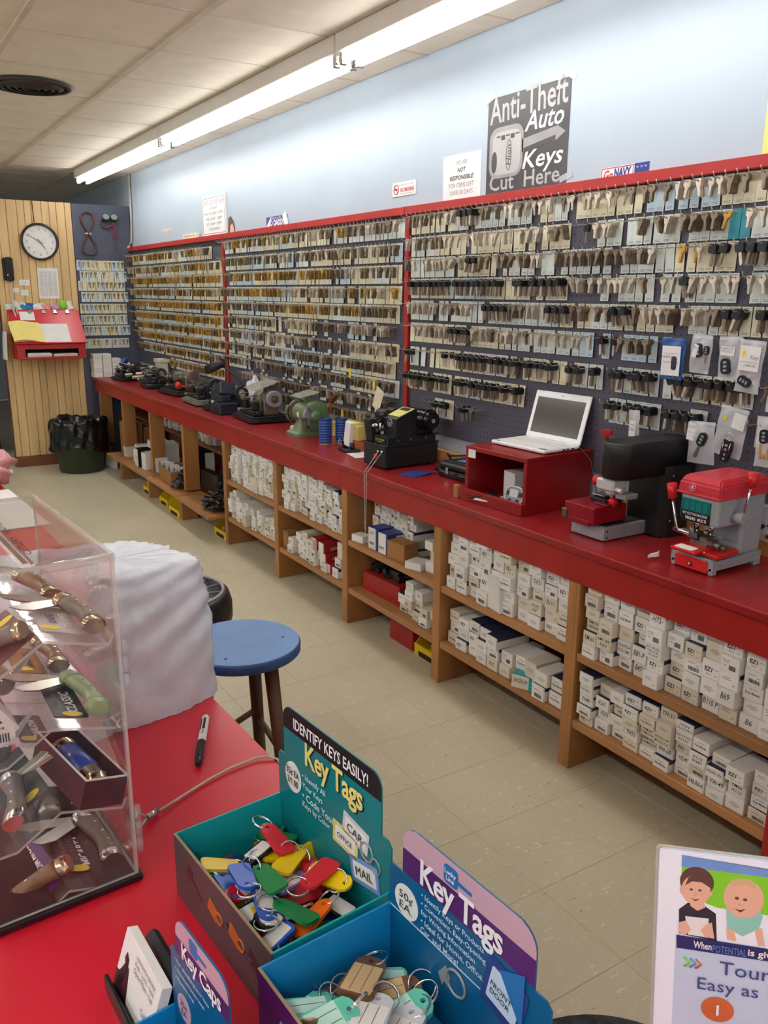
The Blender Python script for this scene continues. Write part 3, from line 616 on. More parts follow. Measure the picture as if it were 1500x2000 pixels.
for nm in ('box_white', 'box_cream', 'box_kraft', 'box_redprint'):
    for nv in (0, 1):
        m = MB(); m.box(0, 1, -.5, .5, 0, 1, .012); m.box(-.007, .01, -.475, .475, .03, .955)
        m.mi(1)
        if nv: m.box(.03, 1.003, -.508, .508, .72, 1.006)
        SHAPES[nm, nv] = m.mesh('box', [nm, 'box_navy'])
HAND = {('6', 'u'): {(0, 2): 'YM163\nCADILLAC', (0, 1): 'YM161', (1, 1): 'AMC 008\nRA3', (2, 1): 'X164 B54\nISUZU GMC', (3, 1): 'B81-P', (3, 0): 'B47 V', (4, 2): 'B57-ISUZU\nTRUCK\nX159', (7, 0): 'B110 P', (8, 1): 'B69', (9, 0): 'B6', (4, 4): '-H75-'},
        ('6', 'l'): {(0, 2): 'YH44', (1, 4): 'YM52', (1, 2): 'X267', (1, 1): 'X235', (2, 2): 'SUZ17\nX87', (3, 1): 'YH33', (4, 2): 'YM28\nYAMAHA', (4, 1): 'X68 YH27\nYAMAHA', (5, 4): 'YH-51', (5, 2): 'HOND-29P\nMOTORCYCLE', (5, 1): 'YH-50', (6, 4): '1601\nSUZUKI', (6, 3): 'KAWASAKI\nKA33', (6, 1): 'HD47', (7, 2): 'X113\nYH47', (7, 0): 'X46 RA-6', (8, 2): 'HOND-29p', (8, 1): 'YA-49', (9, 3): 'YM63\nX103', (9, 1): 'YM56\nX112'},
        ('5', 'u'): {(7, 3): 'DA31', (7, 1): 'X122\nNP', (2, 3): 'MIT4', (8, 2): 'B111'}, ('5', 'l'): {(4, 0): 'H70', (6, 0): 'X125 H'}, ('4', 'u'): {(2, 3): 'SC2'}, ('4', 'l'): {(2, 2): 'TA3'}}
placed = []      # (dist, matrix, shape, navy, print, where)
def fill(bay, sh, y0, y1, z0, hs, w, hrange, x0=1.985, dmin=.11, dmax=.17, word='', kinds=None):
    y0 -= .006; y1 += .006; n = len(hs); cw = (y0-y1)/n
    for i, H in enumerate(hs):
        yc = y0-cw*(i+.5); z = z0; j = 0; wob = R.uniform(-.016, .014); tot = len(hs)
        hcol = R.uniform(*hrange)
        while H > 0 and z+hcol*.8 < z0+H:
            h = hcol*R.uniform(.92, 1.06); ww = cw*R.uniform(.88, .955); dx = x0+wob+R.uniform(-.010, .016); dp = R.uniform(dmin, dmax)
            M = T(dx, yc+R.uniform(-1, 1)*(cw-ww)*.4, z) @ RZ(max(-3, min(3, R.gauss(0, 1.6 if y0 < 3.6 else .6)))) @ RX(R.gauss(0, .5)) @ S3(dp, ww, h*.985)
            kd = R.choice(kinds or ('box_white', 'box_white', 'box_white', 'box_cream')); nv = R.random() < .32
            hand = HAND.get((bay, sh), {}).get((i, j)); pr = None
            if hand: pr = ('h', hand)
            elif kd != 'box_redprint': pr = ('p', R.choice((EZ, BAR, BAR2, LIN, LIN, LIN2, KEYB, EZ)))
            lab = '%s stack from left, %s up, %s shelf, %s' % (ordn(i+1), ordn(j+1), {'u': 'upper', 'l': 'lower'}[sh], word)
            placed.append((math.hypot(dx, yc), M, kd, nv, pr, lab)); z += h; j += 1
fill('6', 'u', 1.872, 1.142, .446, (.29, .27, .26, .26, .30, .27, .27, .27, .26, .25, .27), .062, (.043, .056), word='nearest bay')
fill('6', 'l', 1.872, 1.142, .194, (.205, .205, .20, .20, .195, .20, .20, .19, .17, .15, .15), .062, (.036, .046), word='nearest bay')
fill('5', 'u', 2.665, 1.942, .446, (.30, .30, .30, .28, .27, .27, .26, .27, .25, .26), .06, (.044, .06), word='second bay')
fill('5', 'l', 2.665, 1.942, .194, (.175, .17, .165, .16, .155, .11, .10, .12, .10, .13), .06, (.046, .058), word='second bay')
fill('4', 'u', 3.42, 3.03, .446, (.22, .24, .24, .26, .27, .28, .28), .055, (.038, .05), x0=2.08, word='third bay')
fill('4', 'l', 3.08, 2.735, .194, (.12, .16, .15, .10, .09), .05, (.038, .05), x0=2.01, word='third bay')
fill('3', 'u', 4.265, 3.525, .446, (.22, .26, .27, .24, .27, .25, .26, .27, .24, .22, .20, .16), .06, (.040, .05), word='fourth bay')
fill('3', 'l', 4.18, 3.70, .194, (.12, .13, .16, .14, .15, .10, .08), .06, (.040, .05), word='fourth bay')
fill('3', 'l', 3.66, 3.525, .194, (.13, .10), .06, (.05, .06), word='fourth bay, right end')
fill('2', 'u', 5.055, 4.335, .446, (.30, .28, .30, .27, .29, .26, .28, .28, .27, .26, .25, .25), .06, (.036, .046), word='fifth bay')
fill('2', 'l', 5.055, 4.335, .194, (.20, .19, .14, .16, .17, .16, .15, .15, .13, .13, .14, .12), .06, (.036, .046), word='fifth bay')
for k, (ya, yb, zb, hh) in enumerate(((5.86, 5.13, .492, .22), (5.86, 5.13, .192, .26), (6.66, 6.0, .492, .16), (7.4, 6.8, .492, .10))):
    fill('1', 'u' if zb > .4 else 'l', ya, yb, zb, [hh*R.uniform(.6, 1) for _ in range(11)], .06, (.042, .056), x0=2.245, dmin=.1, dmax=.11, word='dark back row, far bay %d' % (k+1))
placed.sort(key=lambda q: q[0])
CB = {'box_white': 'white', 'box_cream': 'cream', 'box_kraft': 'brown', 'box_redprint': 'red'}
hm = {}; left_over = []
for n, (d, M, kd, nv, pr, lab) in enumerate(placed):
    if n < 286:
        o = link('box', SHAPES[kd, int(nv)], None, M)
        tag(o, '%s%s box, %s' % (CB[kd], ' navy-lidded' if nv else '', lab), 'box', 'key blank boxes under the bench')
        if pr and pr[0] == 'h':
            if pr[1] not in hm:
                L = pr[1].split('\n'); hz = .8/(len(L)+.3); hm[pr[1]] = print_mesh([('t', s, 0, .88-hz*(i+.5), min(.86, .13*len(s)+.08), hz*.62, .004, .18) for i, s in enumerate(L)])
            link('handwriting', hm[pr[1]], o)
        elif pr: link('print', pr[1], o)
    else: left_over.append((d, M, kd, nv, pr))
def templ(me): return ([v.co[:] for v in me.vertices], [(tuple(p.vertices), p.material_index) for p in me.polygons])
TP = {k: templ(v) for k, v in SHAPES.items()}; BM = ['box_white', 'box_navy', 'box_cream', 'box_kraft', 'box_redprint', 'ink', 'grey_ink']
its = []
for d, M, kd, nv, pr in left_over:
    its.append(((TP[kd, 0][0], [(f, 0) for f, q in TP[kd, 0][1]]), M, BM.index(kd)))
    if pr and pr[0] == 'p': t = templ(pr[1]); its.append(((t[0], [(f, 5+q) for f, q in t[1]]), M, 5))
o = batch('boxes', its, BM); o['label'] = 'further small boxes filling the far pigeonholes'; o['category'] = 'boxes'

# ---- odd boxes and things in the pigeonholes
def carton(name, label, cat, M, d, mats, group=None, prints=()):
    """M places the lower left front corner region: box d = (depth x, width y, height z) centred in y"""
    m = MB(); m.box(0, d[0], -d[1]/2, d[1]/2, 0, d[2], .0012); m.box(-.0008, .001, -d[1]/2*.94, d[1]/2*.94, d[2]*.04, d[2]*.94)
    if len(mats) > 1: m.mi(1); m.box(-.0012, d[0]*.5, -d[1]/2-.0008, -d[1]/2*.66, -.0001, d[2]+.0006); m.box(.001, d[0]+.0005, -d[1]/2-.0006, d[1]/2+.0006, d[2]*.9, d[2]+.001)
    o = m.obj(name, list(mats), None, M); tag(o, label, cat, group)
    for s, u, z, w, h, ink, bold in prints: text(s, o, (-.0014, -u, z), (0, -1, 0), (0, 0, 1), w=w, h=h, ink=ink, bold=bold)
    return o
carton('box', 'upright white box with a blue side, left of two, third bay', 'box', T(1.985, 3.255, .446) @ RZ(4), (.10, .075, .105), ('box_white', 'box_bluewhite'), prints=(('KEY', -.005, .08, .03, .010, 'grey_ink', .02), ('||||||||', -.008, .03, .035, .014, 'ink', .01)))
carton('box', 'upright white box with a blue side, beside a brown box, third bay', 'box', T(1.985, 3.165, .446) @ RZ(4), (.10, .075, .10), ('box_white', 'box_bluewhite'), prints=(('||||||', -.008, .03, .035, .014, 'ink', .01),))
carton('box', 'brown kraft box standing on the upper shelf of the third bay', 'box', T(1.985, 3.055, .446) @ RZ(8), (.085, .12, .085), ('box_kraft',))
carton('box', 'small flat white box at the left end of the third bay shelf', 'box', T(1.98, 3.395, .446) @ RZ(10), (.06, .085, .035), ('box_white',))
carton('box', 'small flat white box lying at the front edge, third bay', 'box', T(1.975, 2.90, .446) @ RZ(18), (.085, .09, .034), ('box_white',))
for i, (y, z, h, kd) in enumerate(((2.83, .446, .046, 'box_white'), (2.765, .446, .05, 'box_cream'), (2.83, .493, .045, 'box_cream'), (2.76, .497, .05, 'box_white'), (2.86, .539, .04, 'box_white'))):
    carton('box', 'jumbled %s box at the right end, third bay, %s' % (CB[kd], ('bottom left', 'bottom right', 'middle left', 'top right', 'topmost')[i]), 'box', T(2.02+.012*(i % 3), y, z) @ RZ(R.uniform(-12, 12)), (.12, .058, h), (kd,), 'jumbled boxes')
carton('box', 'bright red long box on the lower shelf of the third bay', 'box', T(2.03, 3.255, .194) @ RZ(3), (.2, .31, .095), ('red_paint',))
m = MB()
for i in range(26): m.at(T(2.07+R.random()*.14, 3.38-R.random()*.26, .29) @ RZ(R.uniform(0, 360)) @ RX(R.uniform(-25, 25))); m.box(-.03, .03, -.012, .012, 0, .016+.03*R.random())
stuff(tag(m.obj('dark_clutter', 'black_plastic'), 'dark clutter lying on top of the red long box', 'clutter'))
for i, (y, z, w, h) in enumerate(((3.875, .283, .1, .06), (3.79, .283, .1, .055), (3.77, .24, .1, .045), (3.72, .194, .09, .045))):
    o = carton('box', 'red printed box on the lower shelf of the fourth bay, %s' % ('top left', 'top right', 'below the top ones', 'bottom right')[i], 'box', T(1.99, y, z), (.17, .07, h), ('box_white', 'box_redprint'), 'red printed boxes')
    text('LSDA', o, (.06, -.0362, h*.45), (1, 0, 0), (0, 0, 1), w=.05, ink='white_ink', bold=.02)
carton('box', 'tan cardboard box leaning at the left end of the fourth bay', 'box', T(1.985, 4.215, .2) @ RX(-8), (.06, .075, .1), ('box_kraft',))
carton('box', 'cream upright box at the right end of the fourth bay lower shelf', 'box', T(2.0, 3.60, .30) @ RZ(3), (.09, .06, .085), ('box_cream',))
carton('box', 'tall plain white box standing at the front edge, second bay', 'box', T(1.972, 2.335, .446) @ RZ(-6) @ RY(-3), (.05, .085, .135), ('box_white',))
o = carton('box', 'small teal and cream box lying at the front, second bay lower shelf', 'box', T(1.968, 2.15, .194) @ RZ(24), (.06, .085, .052), ('box_cream', 'teal_card'))
text('X125 H', o, (-.0014, .005, .032), (0, -1, 0), (0, 0, 1), w=.055, h=.016, shear=.15)
carton('box', 'tall white box fronted with a black printed band, fifth bay', 'box', T(1.972, 4.64, .446) @ RZ(6), (.05, .09, .09), ('box_cream',))
# far open bays: goods on the low board
for i, (x, y, w, h, d, kd) in enumerate(((1.93, 7.02, .11, .15, .11, 'box_white'), (1.97, 7.2, .1, .11, .1, 'box_white'), (1.94, 6.86, .09, .14, .1, 'box_white'), (2.02, 7.36, .13, .12, .12, 'box_white'), (1.96, 7.5, .09, .09, .1, 'box_cream'), (2.1, 6.98, .2, .19, .16, 'box_white'), (2.12, 7.28, .16, .16, .16, 'box_white'), (1.99, 6.72, .1, .12, .1, 'box_white'))):
    o = carton('box', 'white goods box on the far low board, %s' % ('black-topped one in front', 'small one in the middle', 'upright one at the right front', 'low one at the back left', 'small cream one at the left end', 'big one behind', 'big one at the back', 'upright one next to the carton')[i], 'box', T(x, y, .191) @ RZ(R.uniform(-8, 8)), (d, w, h), (kd,) if i else (kd, 'black_plastic'), 'goods boxes on the far board')
    text('GENUINE PARTS' if i % 2 else 'PARTS', o, (-.0014, 0, h*.5), (0, -1, 0), (0, 0, 1), w=w*.5, ink='grey_ink')
carton('box', 'brown carton standing at the far end of the low board', 'box', T(1.995, 7.66, .191), (.15, .2, .29), ('box_kraft',))
carton('box', 'large brown carton in the shade of the far bay', 'box', T(2.16, 7.72, .191), (.2, .3, .24), ('box_kraft',))
carton('box', 'white parts carton with a black top behind the far post', 'box', T(2.17, 6.38, .191) @ RZ(2), (.16, .26, .23), ('box_white', 'black_plastic'))
t = thing('carton_tray', 'open brown carton holding dark red boxes on the far board', 'carton', (1.94, 6.30, .191), -4)
m = MB(); m.box(0, .2, -.19, .19, 0, .004); m.box(0, .004, -.19, .19, 0, .11); m.box(.196, .2, -.19, .19, 0, .11); m.box(.004, .196, -.19, -.186, 0, .11); m.box(.004, .196, .186, .19, 0, .11); m.obj('carton', 'box_kraft', t)
for i in range(6):
    carton('box', 'dark red box standing in the open brown carton, %s from left' % ordn(i+1), 'box', T(1.955+.02*(i % 2), 6.455-.058*i, .197) @ RZ(-4), (.07, .05, .125), ('maroon_print', 'white_paper'), 'dark red boxes in the carton')
def scraps(label, c, r, h, n):
    m = MB()
    for i in range(n):
        a = R.uniform(0, 2*PI); q = math.sqrt(R.random()); m.at(T(c[0]+r[0]*q*math.cos(a), c[1]+r[1]*q*math.sin(a), c[2]+h*(1-q)*R.random()+.030) @ RZ(R.uniform(0, 360)) @ RX(R.uniform(-40, 40)) @ RY(R.uniform(-30, 30)))
        k = R.random(); m.mi(R.choice((0, 0, 1, 2))); w = R.uniform(.015, .05)
        if k < .6: m.box(-w, w, -.012, .012, -.004, .004)
        else: m.prism([(-w, -.01), (w, -.014), (w*.6, .012), (-w*.4, .016)], -.006, .006)
    return stuff(tag(m.obj('metal_scraps', ['greasy_iron', 'black_metal', 'dusty_iron']), label, 'scraps'))
scraps('heap of dark metal scraps on the protruding low board', (2.02, 5.30, .193), (.12, .14), .16, 170)
scraps('heap of dark metal scraps beside the open brown carton', (2.0, 6.015, .193), (.08, .05), .13, 110)
carton('case', 'black upright case on the low board behind a post', 'case', T(2.08, 5.70, .191) @ RZ(3), (.06, .30, .17), ('black_plastic',))
m = MB(); m.box(2.15, 2.235, 5.2, 5.5, .191, .205); tag(m.obj('board_offcut', 'dark_wood'), 'dark wooden offcut lying at the back of the low board', 'board')
# yellow stackable bins under the low boards
def bin_(label, y, w, x=1.93):
    t = thing('storage_bin', label, 'bin', (x, y, 0), 0, 'yellow bins under the low boards')
    m = MB(); w2 = w/2; h = .105
    m.box(0, .18, -w2, w2, 0, .004); m.box(.176, .18, -w2, w2, .004, h); m.box(-.003, .002, -w2, w2, 0, .052); m.box(-.006, .004, -w2, w2, .050, .056)
    for s in (-w2, w2-.003): m.at(T(0, s, 0)); m.add([(0, 0, 0), (.18, 0, 0), (.18, 0, h), (.05, 0, h), (0, 0, .05), (0, .003, 0), (.18, .003, 0), (.18, .003, h), (.05, .003, h), (0, .003, .05)], [(0, 1, 2, 3, 4), (9, 8, 7, 6, 5), (0, 5, 6, 1), (1, 6, 7, 2), (2, 7, 8, 3), (3, 8, 9, 4), (4, 9, 5, 0)])
    m.at(Matrix()); m.obj('tub', 'bin_yellow', t)
    m = MB(); m.box(-.0075, -.0062, -w2*.6, w2*.6, .006, .03); m.obj('label_slot', 'ink', t)
    m = MB()
    for i in range(7): m.at(T(.05+.1*R.random(), (R.random()-.5)*w*.7, .03+.02*R.random()) @ RZ(R.uniform(0, 360)) @ RX(R.uniform(-40, 40))); m.box(-.025, .025, -.01, .01, -.004, .006)
    stuff(m.obj('contents', 'white_paper', t))
bin_('yellow bin under the low board, farthest of the four', 6.77, .2); bin_('yellow bin under the low board, second from the far end', 6.33, .2)
bin_('yellow bin with white scraps under the low board, near a post', 5.985, .24, 1.90); bin_('yellow bin in the shade below the protruding low board', 5.25, .22, 1.98)
m = MB(); m.box(2.05, 2.25, 3.0, 3.2, 0, .1, .003); tag(m.obj('bin_lid', 'box_redprint'), 'dark red box on the floor under the third bay', 'box')
bin_('yellow bin on the floor in the dark under the third bay', 2.88, .2, 2.05)
m = MB(); m.at(T(1.95, 8.0, 0) @ RZ(20) @ RX(12)); m.box(0, .003, -.09, .09, 0, .11); tag(m.obj('paper_sheet', 'white_paper'), 'white sheet on the floor beside the rubbish bin', 'paper')

# ================================================================ MACHINES ON THE WORKBENCH
ZB = .8285
def mk(parent, name, mats, fn):
    m = MB(); fn(m); return m.obj(name, mats, parent)
# ---- vertical key milling machine, grey with a red cover
t = thing('key_milling_machine', 'grey key milling machine with a red cover and red lever knobs', 'key machine', M=T(2.057, 1.533, ZB) @ S3(.85, .75, .865))
def f(m):
    m.prism([(0, -.10), (0, .10), (.275, .095), (.275, -.095)], .018, .052)
    for y in (-.098, .078): m.box(0, .03, y, y+.02, 0, .03, .004); m.box(.24, .275, y, y+.02, 0, .03, .004)
    m.at(T(.015, 0, .05) @ RY(0)); m.box(.14, .258, -.088, .088, 0, .15, .012); m.at(Matrix())
    m.box(.012, .268, -.090, .090, .165, .272, .010); m.box(.0, .05, -.086, .086, .05, .056, .003)
mk(t, 'body', 'mill_grey', f)
def f(m):
    P = [(.000, -.100), (.000, .100), (.280, .100), (.280, -.100)]; Q = [(.022, -.082), (.022, .082), (.262, .082), (.262, -.082)]
    vs = [(x, y, .262) for x, y in P]+[(x, y, .278) for x, y in P]+[(x*.975+.003, y*.955, .308) for x, y in P]+[(x, y, .330) for x, y in Q]
    fs = [(3, 2, 1, 0), (12, 13, 14, 15)]
    for k in range(3): fs += [(k*4+i, k*4+(i+1) % 4, k*4+4+(i+1) % 4, k*4+4+i) for i in range(4)]
    bm = bmesh.new(); bv = [bm.verts.new(v) for v in vs]; [bm.faces.new([bv[i] for i in q]) for q in fs]
    bmesh.ops.recalc_face_normals(bm, faces=bm.faces[:]); bmesh.ops.bevel(bm, geom=bm.edges[:], offset=.006, segments=2, affect='EDGES'); bm.verts.index_update()
    m.add([v.co[:] for v in bm.verts], [tuple(v.index for v in q.verts) for q in bm.faces]); bm.free()
    m.box(-.003, .283, -.103, .103, .264, .271, .002)
cv = mk(t, 'cover', 'mill_red', f)
m = MB(); m.at(frame((.0015, .03, .292), (0, -1, 0), (.22, 0, 1))); m.ring((0, 0, .003), .0135, .0016, 20, 5); m.prism(rrect(.011, .013, .003), .0, .003); m.obj('emblem', 'lilac', cv)
pl = mk(t, 'name_plate', ['green_plate', 'black_plastic'], lambda m: (m.box(.008, .012, -.055, .080, .206, .248), m.mi(1), m.box(.008, .012, -.055, .080, .170, .206)))
for k in range(4): mk(pl, 'window', 'teal_dark', lambda m: m.box(.0068, .008, -.045+.030*k, -.022+.030*k, .210, .244))
text('KEY CUTTING MACHINE', pl, (.0078, .0125, .197), (0, -1, 0), (0, 0, 1), w=.115, h=.009, ink='white_ink', bold=.02)
text('VIKING  MULTI', pl, (.0078, .008, .181), (0, -1, 0), (0, 0, 1), w=.10, h=.011, ink='white_ink', bold=.03)
dr = mk(t, 'drawer', 'red_plastic', lambda m: m.box(-.004, .01, -.078, .078, .006, .048, .002))
mk(dr, 'knob', 'bolster', lambda m: (m.cyl((-.004, 0, .026), (-.012, 0, .026), .009, .008, 14), m.cyl((-.012, 0, .026), (-.014, 0, .026), .008, .004, 14)))
def f(m):
    m.at(RY(-3)); m.box(-.035, .10, -.045, .075, .070, .082, .003); m.box(.01, .13, -.11, -.02, .060, .074, .003)
mk(t, 'table', 'red_plastic', f)
mk(t, 'tray_label', 'white_paper', lambda m: (m.at(RY(-3)), m.prism(rrect(.04, .085, .006, 2, -.008, .02), .0822, .0828)))
def f(m):
    m.box(.04, .11, -.03, .05, .074, .10, .003); m.box(.03, .075, -.035, .0, .10, .118, .002); m.box(.03, .08, .012, .06, .105, .126, .002); m.box(.025, .06, -.06, -.03, .095, .112, .002)
    m.cyl((.05, -.04, .098), (.05, -.085, .094), .014, .013, 14); m.cyl((.05, -.085, .094), (.05, -.108, .092), .008, .008, 10); m.cyl((.055, .06, .115), (.055, .10, .118), .007, .009, 10); m.ball((.055, -.01, .13), .012, 10)
    m.cyl((.06, -.02, .128), (.062, -.085, .123), .004, n=8)
mk(t, 'vise', 'worn_steel', f)
def f(m):
    for y in (.035, -.03): m.cyl((.055, y, .168), (.055, y, .135), .012, .009, 14); m.cyl((.055, y, .135), (.055, y, .118), .004, .003, 8)
    m.box(.045, .07, .045, .062, .10, .15, .003)
mk(t, 'spindle', 'steel', f)
mk(t, 'tray_rod', 'chrome', lambda m: [m.ball((.0, -.055+.02*i, .077), .004, 8) for i in range(2)])
lv = mk(t, 'lever', 'chrome', lambda m: (m.tube([(.03, .105, .120), (.026, .112, .135), (.012, .132, .245)], .0056, 10), m.cyl((.03, .045, .120), (.03, .125, .122), .009, .009, 12)))
mk(lv, 'lever_knob', 'red_plastic', lambda m: (m.cyl((.0125, .131, .235), (.009, .137, .285), .016, .020, 18), m.cyl((.009, .137, .285), (.0088, .1373, .288), .020, .017, 18)))
lv = mk(t, 'lever', 'chrome', lambda m: (m.tube([(.10, -.122, .200), (.118, -.128, .27), (.126, -.130, .318)], .0055, 10)))
mk(lv, 'lever_hub', 'mill_grey', lambda m: (m.cyl((.10, -.088, .196), (.10, -.130, .196), .020, .018, 18), m.cyl((.10, -.130, .196), (.10, -.133, .196), .018, .014, 18)))
mk(lv, 'lever_knob', 'red_plastic', lambda m: m.cyl((.125, -.130, .306), (.130, -.131, .356), .016, .020, 18))
m = MB(); m.grid(lambda u, v: (-.035+.05*u, .062+.004*math.sin(6*u)+.04*(1-v)*.4+.022*v, .010+.018*math.sin(v*PI)*(.4+.6*u)), 8, 6); m.obj('paper_curl', 'white_paper', None, T(2.05, 1.58, ZB)); tag(bpy.data.objects['paper_curl'], 'curled white paper slip at the left of the grey milling machine', 'paper')

# ---- black engraving mill with red carriage
t = thing('engraving_machine', 'black arched engraving machine with a red carriage and grey base', 'key machine', (2.045, 1.95, ZB), 0)
def f(m):
    m.at(T(0, -.055, 0)); P = [(.20, -.065), (.20, .065), (.23, .09), (.30, .10), (.352, .085), (.358, 0), (.352, -.085), (.30, -.10), (.23, -.09)]
    m.prism(P, 0, .245); m.box(.2, .34, -.08, .08, 0, .004)
    A = rrect(.352, .118, .056, 6, .178, -.016); vs = []; n = len(A)
    for s, z in ((1, .218), (1, .318), (.985, .330), (.95, .336)): vs += [(.178+(x-.178)*s, -.012+(y+.012)*s, z) for x, y in A]
    m.add(vs, [tuple(range(n-1, -1, -1)), tuple(range(3*n, 4*n))]); m.add(vs, [(k*n+i, k*n+(i+1) % n, k*n+n+(i+1) % n, k*n+n+i) for k in range(3) for i in range(n)], True)
hs = mk(t, 'housing', 'black_crinkle', f)
mk(t, 'base', 'grey_metal', lambda m: m.box(.0, .235, -.075, .075, .004, .0485, .0015))
bs = [o for o in t.children if o.name.startswith('base')][0]
mk(bs, 'screw', 'black_metal', lambda m: [m.cyl((x, -.0755, z), (x, -.0775, z), .0035, n=10) for x in (.015, .215) for z in (.014, .036)])
mk(bs, 'slot', 'dark_void', lambda m: m.box(.02, .2, -.06, .06, .0485, .050))
def f(m):
    m.box(-.03, .125, -.055, .085, .058, .116, .003); m.box(-.034, .0, -.035, .06, .050, .068, .002); m.box(.02, .06, -.06, .0, .116, .122, .002)
cg = mk(t, 'carriage', 'red_anodised', f)
mk(cg, 'carriage_clip', 'worn_steel', lambda m: (m.box(-.036, -.026, .068, .092, .06, .09, .002), m.box(-.02, .05, .085, .092, .088, .102, .002)))
def f(m):
    m.box(.045, .135, -.03, .04, .116, .132, .002); m.box(.055, .115, -.02, .03, .132, .138, .002)
mk(t, 'clamp', 'black_metal', f); mk(t, 'clamp_plate', 'steel', lambda m: m.box(.05, .11, -.018, .035, .1382, .142, .001))
mk(t, 'feed_knob', 'red_plastic', lambda m: (m.ball((.06, -.052, .128), .019, 16, (1, .7, 1)), m.cyl((.06, -.04, .128), (.06, -.02, .126), .006, n=10)))
def f(m):
    m.box(.012, .085, -.045, .035, .172, .2115, .006); m.cyl((.05, -.005, .172), (.05, -.005, .155), .024, .02, 18); m.cyl((.05, -.005, .155), (.05, -.005, .146), .008, .006, 12); m.cyl((.02, -.05, .185), (.02, -.075, .18), .008, n=10)
OFF = -.045
hd = mk(t, 'spindle_head', 'aluminium', f); hd.location.y = OFF; mk(hd, 'dial', 'navy_metal', lambda m: m.cyl((.014, -.02, .19), (.0125, -.02, .19), .009, n=16))
mk(t, 'lamp_box', 'grey_metal', lambda m: m.box(.04, .10, -.12, -.075, .148, .166, .002))
mk(t, 'side_knob', 'red_plastic', lambda m: (m.at(T(0, OFF, 0)), m.cyl((.05, .05, .19), (.05, .072, .19), .019, .017, 20), m.cyl((.05, .035, .19), (.05, .05, .19), .006, n=8)))
mk(t, 'top_knob', 'carriage_red', lambda m: (m.at(T(0, OFF, .022)), m.cyl((.06, .045, .312), (.06, .045, .330), .008, .007, 12), m.prism(rrect(.030, .040, .008, 3, .06, .045), .328, .342)))
mk(t, 'screw', 'chrome', lambda m: [m.cyl((.235, -.147, z), (.235, -.150, z), .004, n=10) for z in (.06, .14, .215)])

# ---- red cabinet with laptop
t = thing('red_cabinet', 'open red box standing on the bench with a laptop on top', 'cabinet', (2.045, 2.268, ZB), 3)
Wd, Dp, Hh = .345, .355, .218
mk(t, 'top_panel', 'box_red', lambda m: m.box(0, Dp, 0, Wd, Hh-.018, Hh, .002)); mk(t, 'bottom_panel', 'box_red', lambda m: m.box(.002, Dp, .018, Wd-.018, 0, .018))
mk(t, 'side_panel', 'box_red', lambda m: m.box(0, Dp, 0, .018, 0, Hh-.018, .0015)); mk(t, 'side_panel', 'box_red', lambda m: m.box(0, Dp, Wd-.018, Wd, 0, Hh-.018, .0015))
mk(t, 'back_panel', 'box_red', lambda m: m.box(Dp-.012, Dp-.001, .018, Wd-.018, .018, Hh-.018)); mk(t, 'front_sill', 'box_red', lambda m: m.box(-.018, -.0005, 0, Wd, 0, .046, .0015))
mk(t, 'price_sticker', 'white_paper', lambda m: m.box(-.0012, -.0002, Wd-.060, Wd-.018, Hh-.045, Hh-.012))
def cab(x, y, z): return T(2.045, 2.268, ZB) @ RZ(3) @ T(x, y, z)
o = carton('box', 'white carton inside the open red box', 'box', cab(.10, .195, .0185) @ RZ(-14), (.14, .085, .105), ('box_white',))
t2 = thing('key_reader', 'grey rounded reader device lying inside the red box', 'device', M=cab(.035, .095, .0185) @ RZ(8))
mk(t2, 'body', 'grey_metal', lambda m: (m.at(frame((0, 0, .038), (0, -1, 0), (.25, 0, 1))), m.prism(rrect(.088, .072, .03, 6), -.028, .0), m.at(Matrix()), m.box(.0, .03, -.03, .03, 0, .012)))
mk(t2, 'bezel', 'white_paper', lambda m: (m.at(frame((0, 0, .038), (0, -1, 0), (.25, 0, 1))), m.tube([(x, y, .001) for x, y in rrect(.084, .068, .028, 6)], .004, 6, True)))
mk(t2, 'screen', 'clock_face', lambda m: (m.at(frame((0, 0, .038), (0, -1, 0), (.25, 0, 1))), m.prism(rrect(.040, .030, .005, 3, 0, .008), 0, .006)))
mk(t2, 'button', 'black_plastic', lambda m: (m.at(frame((0, 0, .038), (0, -1, 0), (.25, 0, 1))), [m.prism(circ(.006, 10, x, -.02), 0, .004) for x in (-.018, .018)], [m.prism(rrect(.012, .016, .003, 2, x, .006), 0, .003) for x in (-.03, .03)]))
m = MB(); m.box(-.03, .03, -.022, .022, 0, .022, .005); m.tube([(.03, 0, .01), (.06, .03, .006), (.05, .09, .004), (-.01, .10, .004), (-.05, .05, .02), (-.055, -.02, .014)], .0028, 6); o = m.obj('power_adapter', 'cord_black', None, cab(.05, .235, .0185) @ RZ(60)); tag(o, 'black power adapter with a cord inside the red box', 'adapter')
m = MB(); m.at(cab(.02, .17, .0188) @ RZ(20)); m.box(-.03, .05, -.10, .09, 0, .004); m.at(cab(.03, .13, .0228) @ RZ(-12)); m.box(-.03, .05, -.06, .09, 0, .003); tag(m.obj('loose_papers', 'white_paper'), 'loose white papers on the floor of the red box', 'paper')
LB = ZB+Hh+.0005
t = thing('laptop', 'white open laptop with a dark screen on top of the red box', 'laptop', (2.238, 2.443, LB), 3)
mk(t, 'base', 'laptop_white', lambda m: m.box(-.098, .095, -.148, .148, .003, .017, .004))
bs = [o for o in t.children if o.name.startswith('base')][0]
def f(m):
    for r in range(5):
        for c in range(13): m.box(-.012+.017*r, .002+.017*r, -.128+.0198*c, -.111+.0198*c, .0168, .0182)
mk(bs, 'keyboard', 'clock_face', f); mk(bs, 'touchpad', 'white_paper', lambda m: m.box(-.075, -.025, -.045, .045, .0168, .0175))
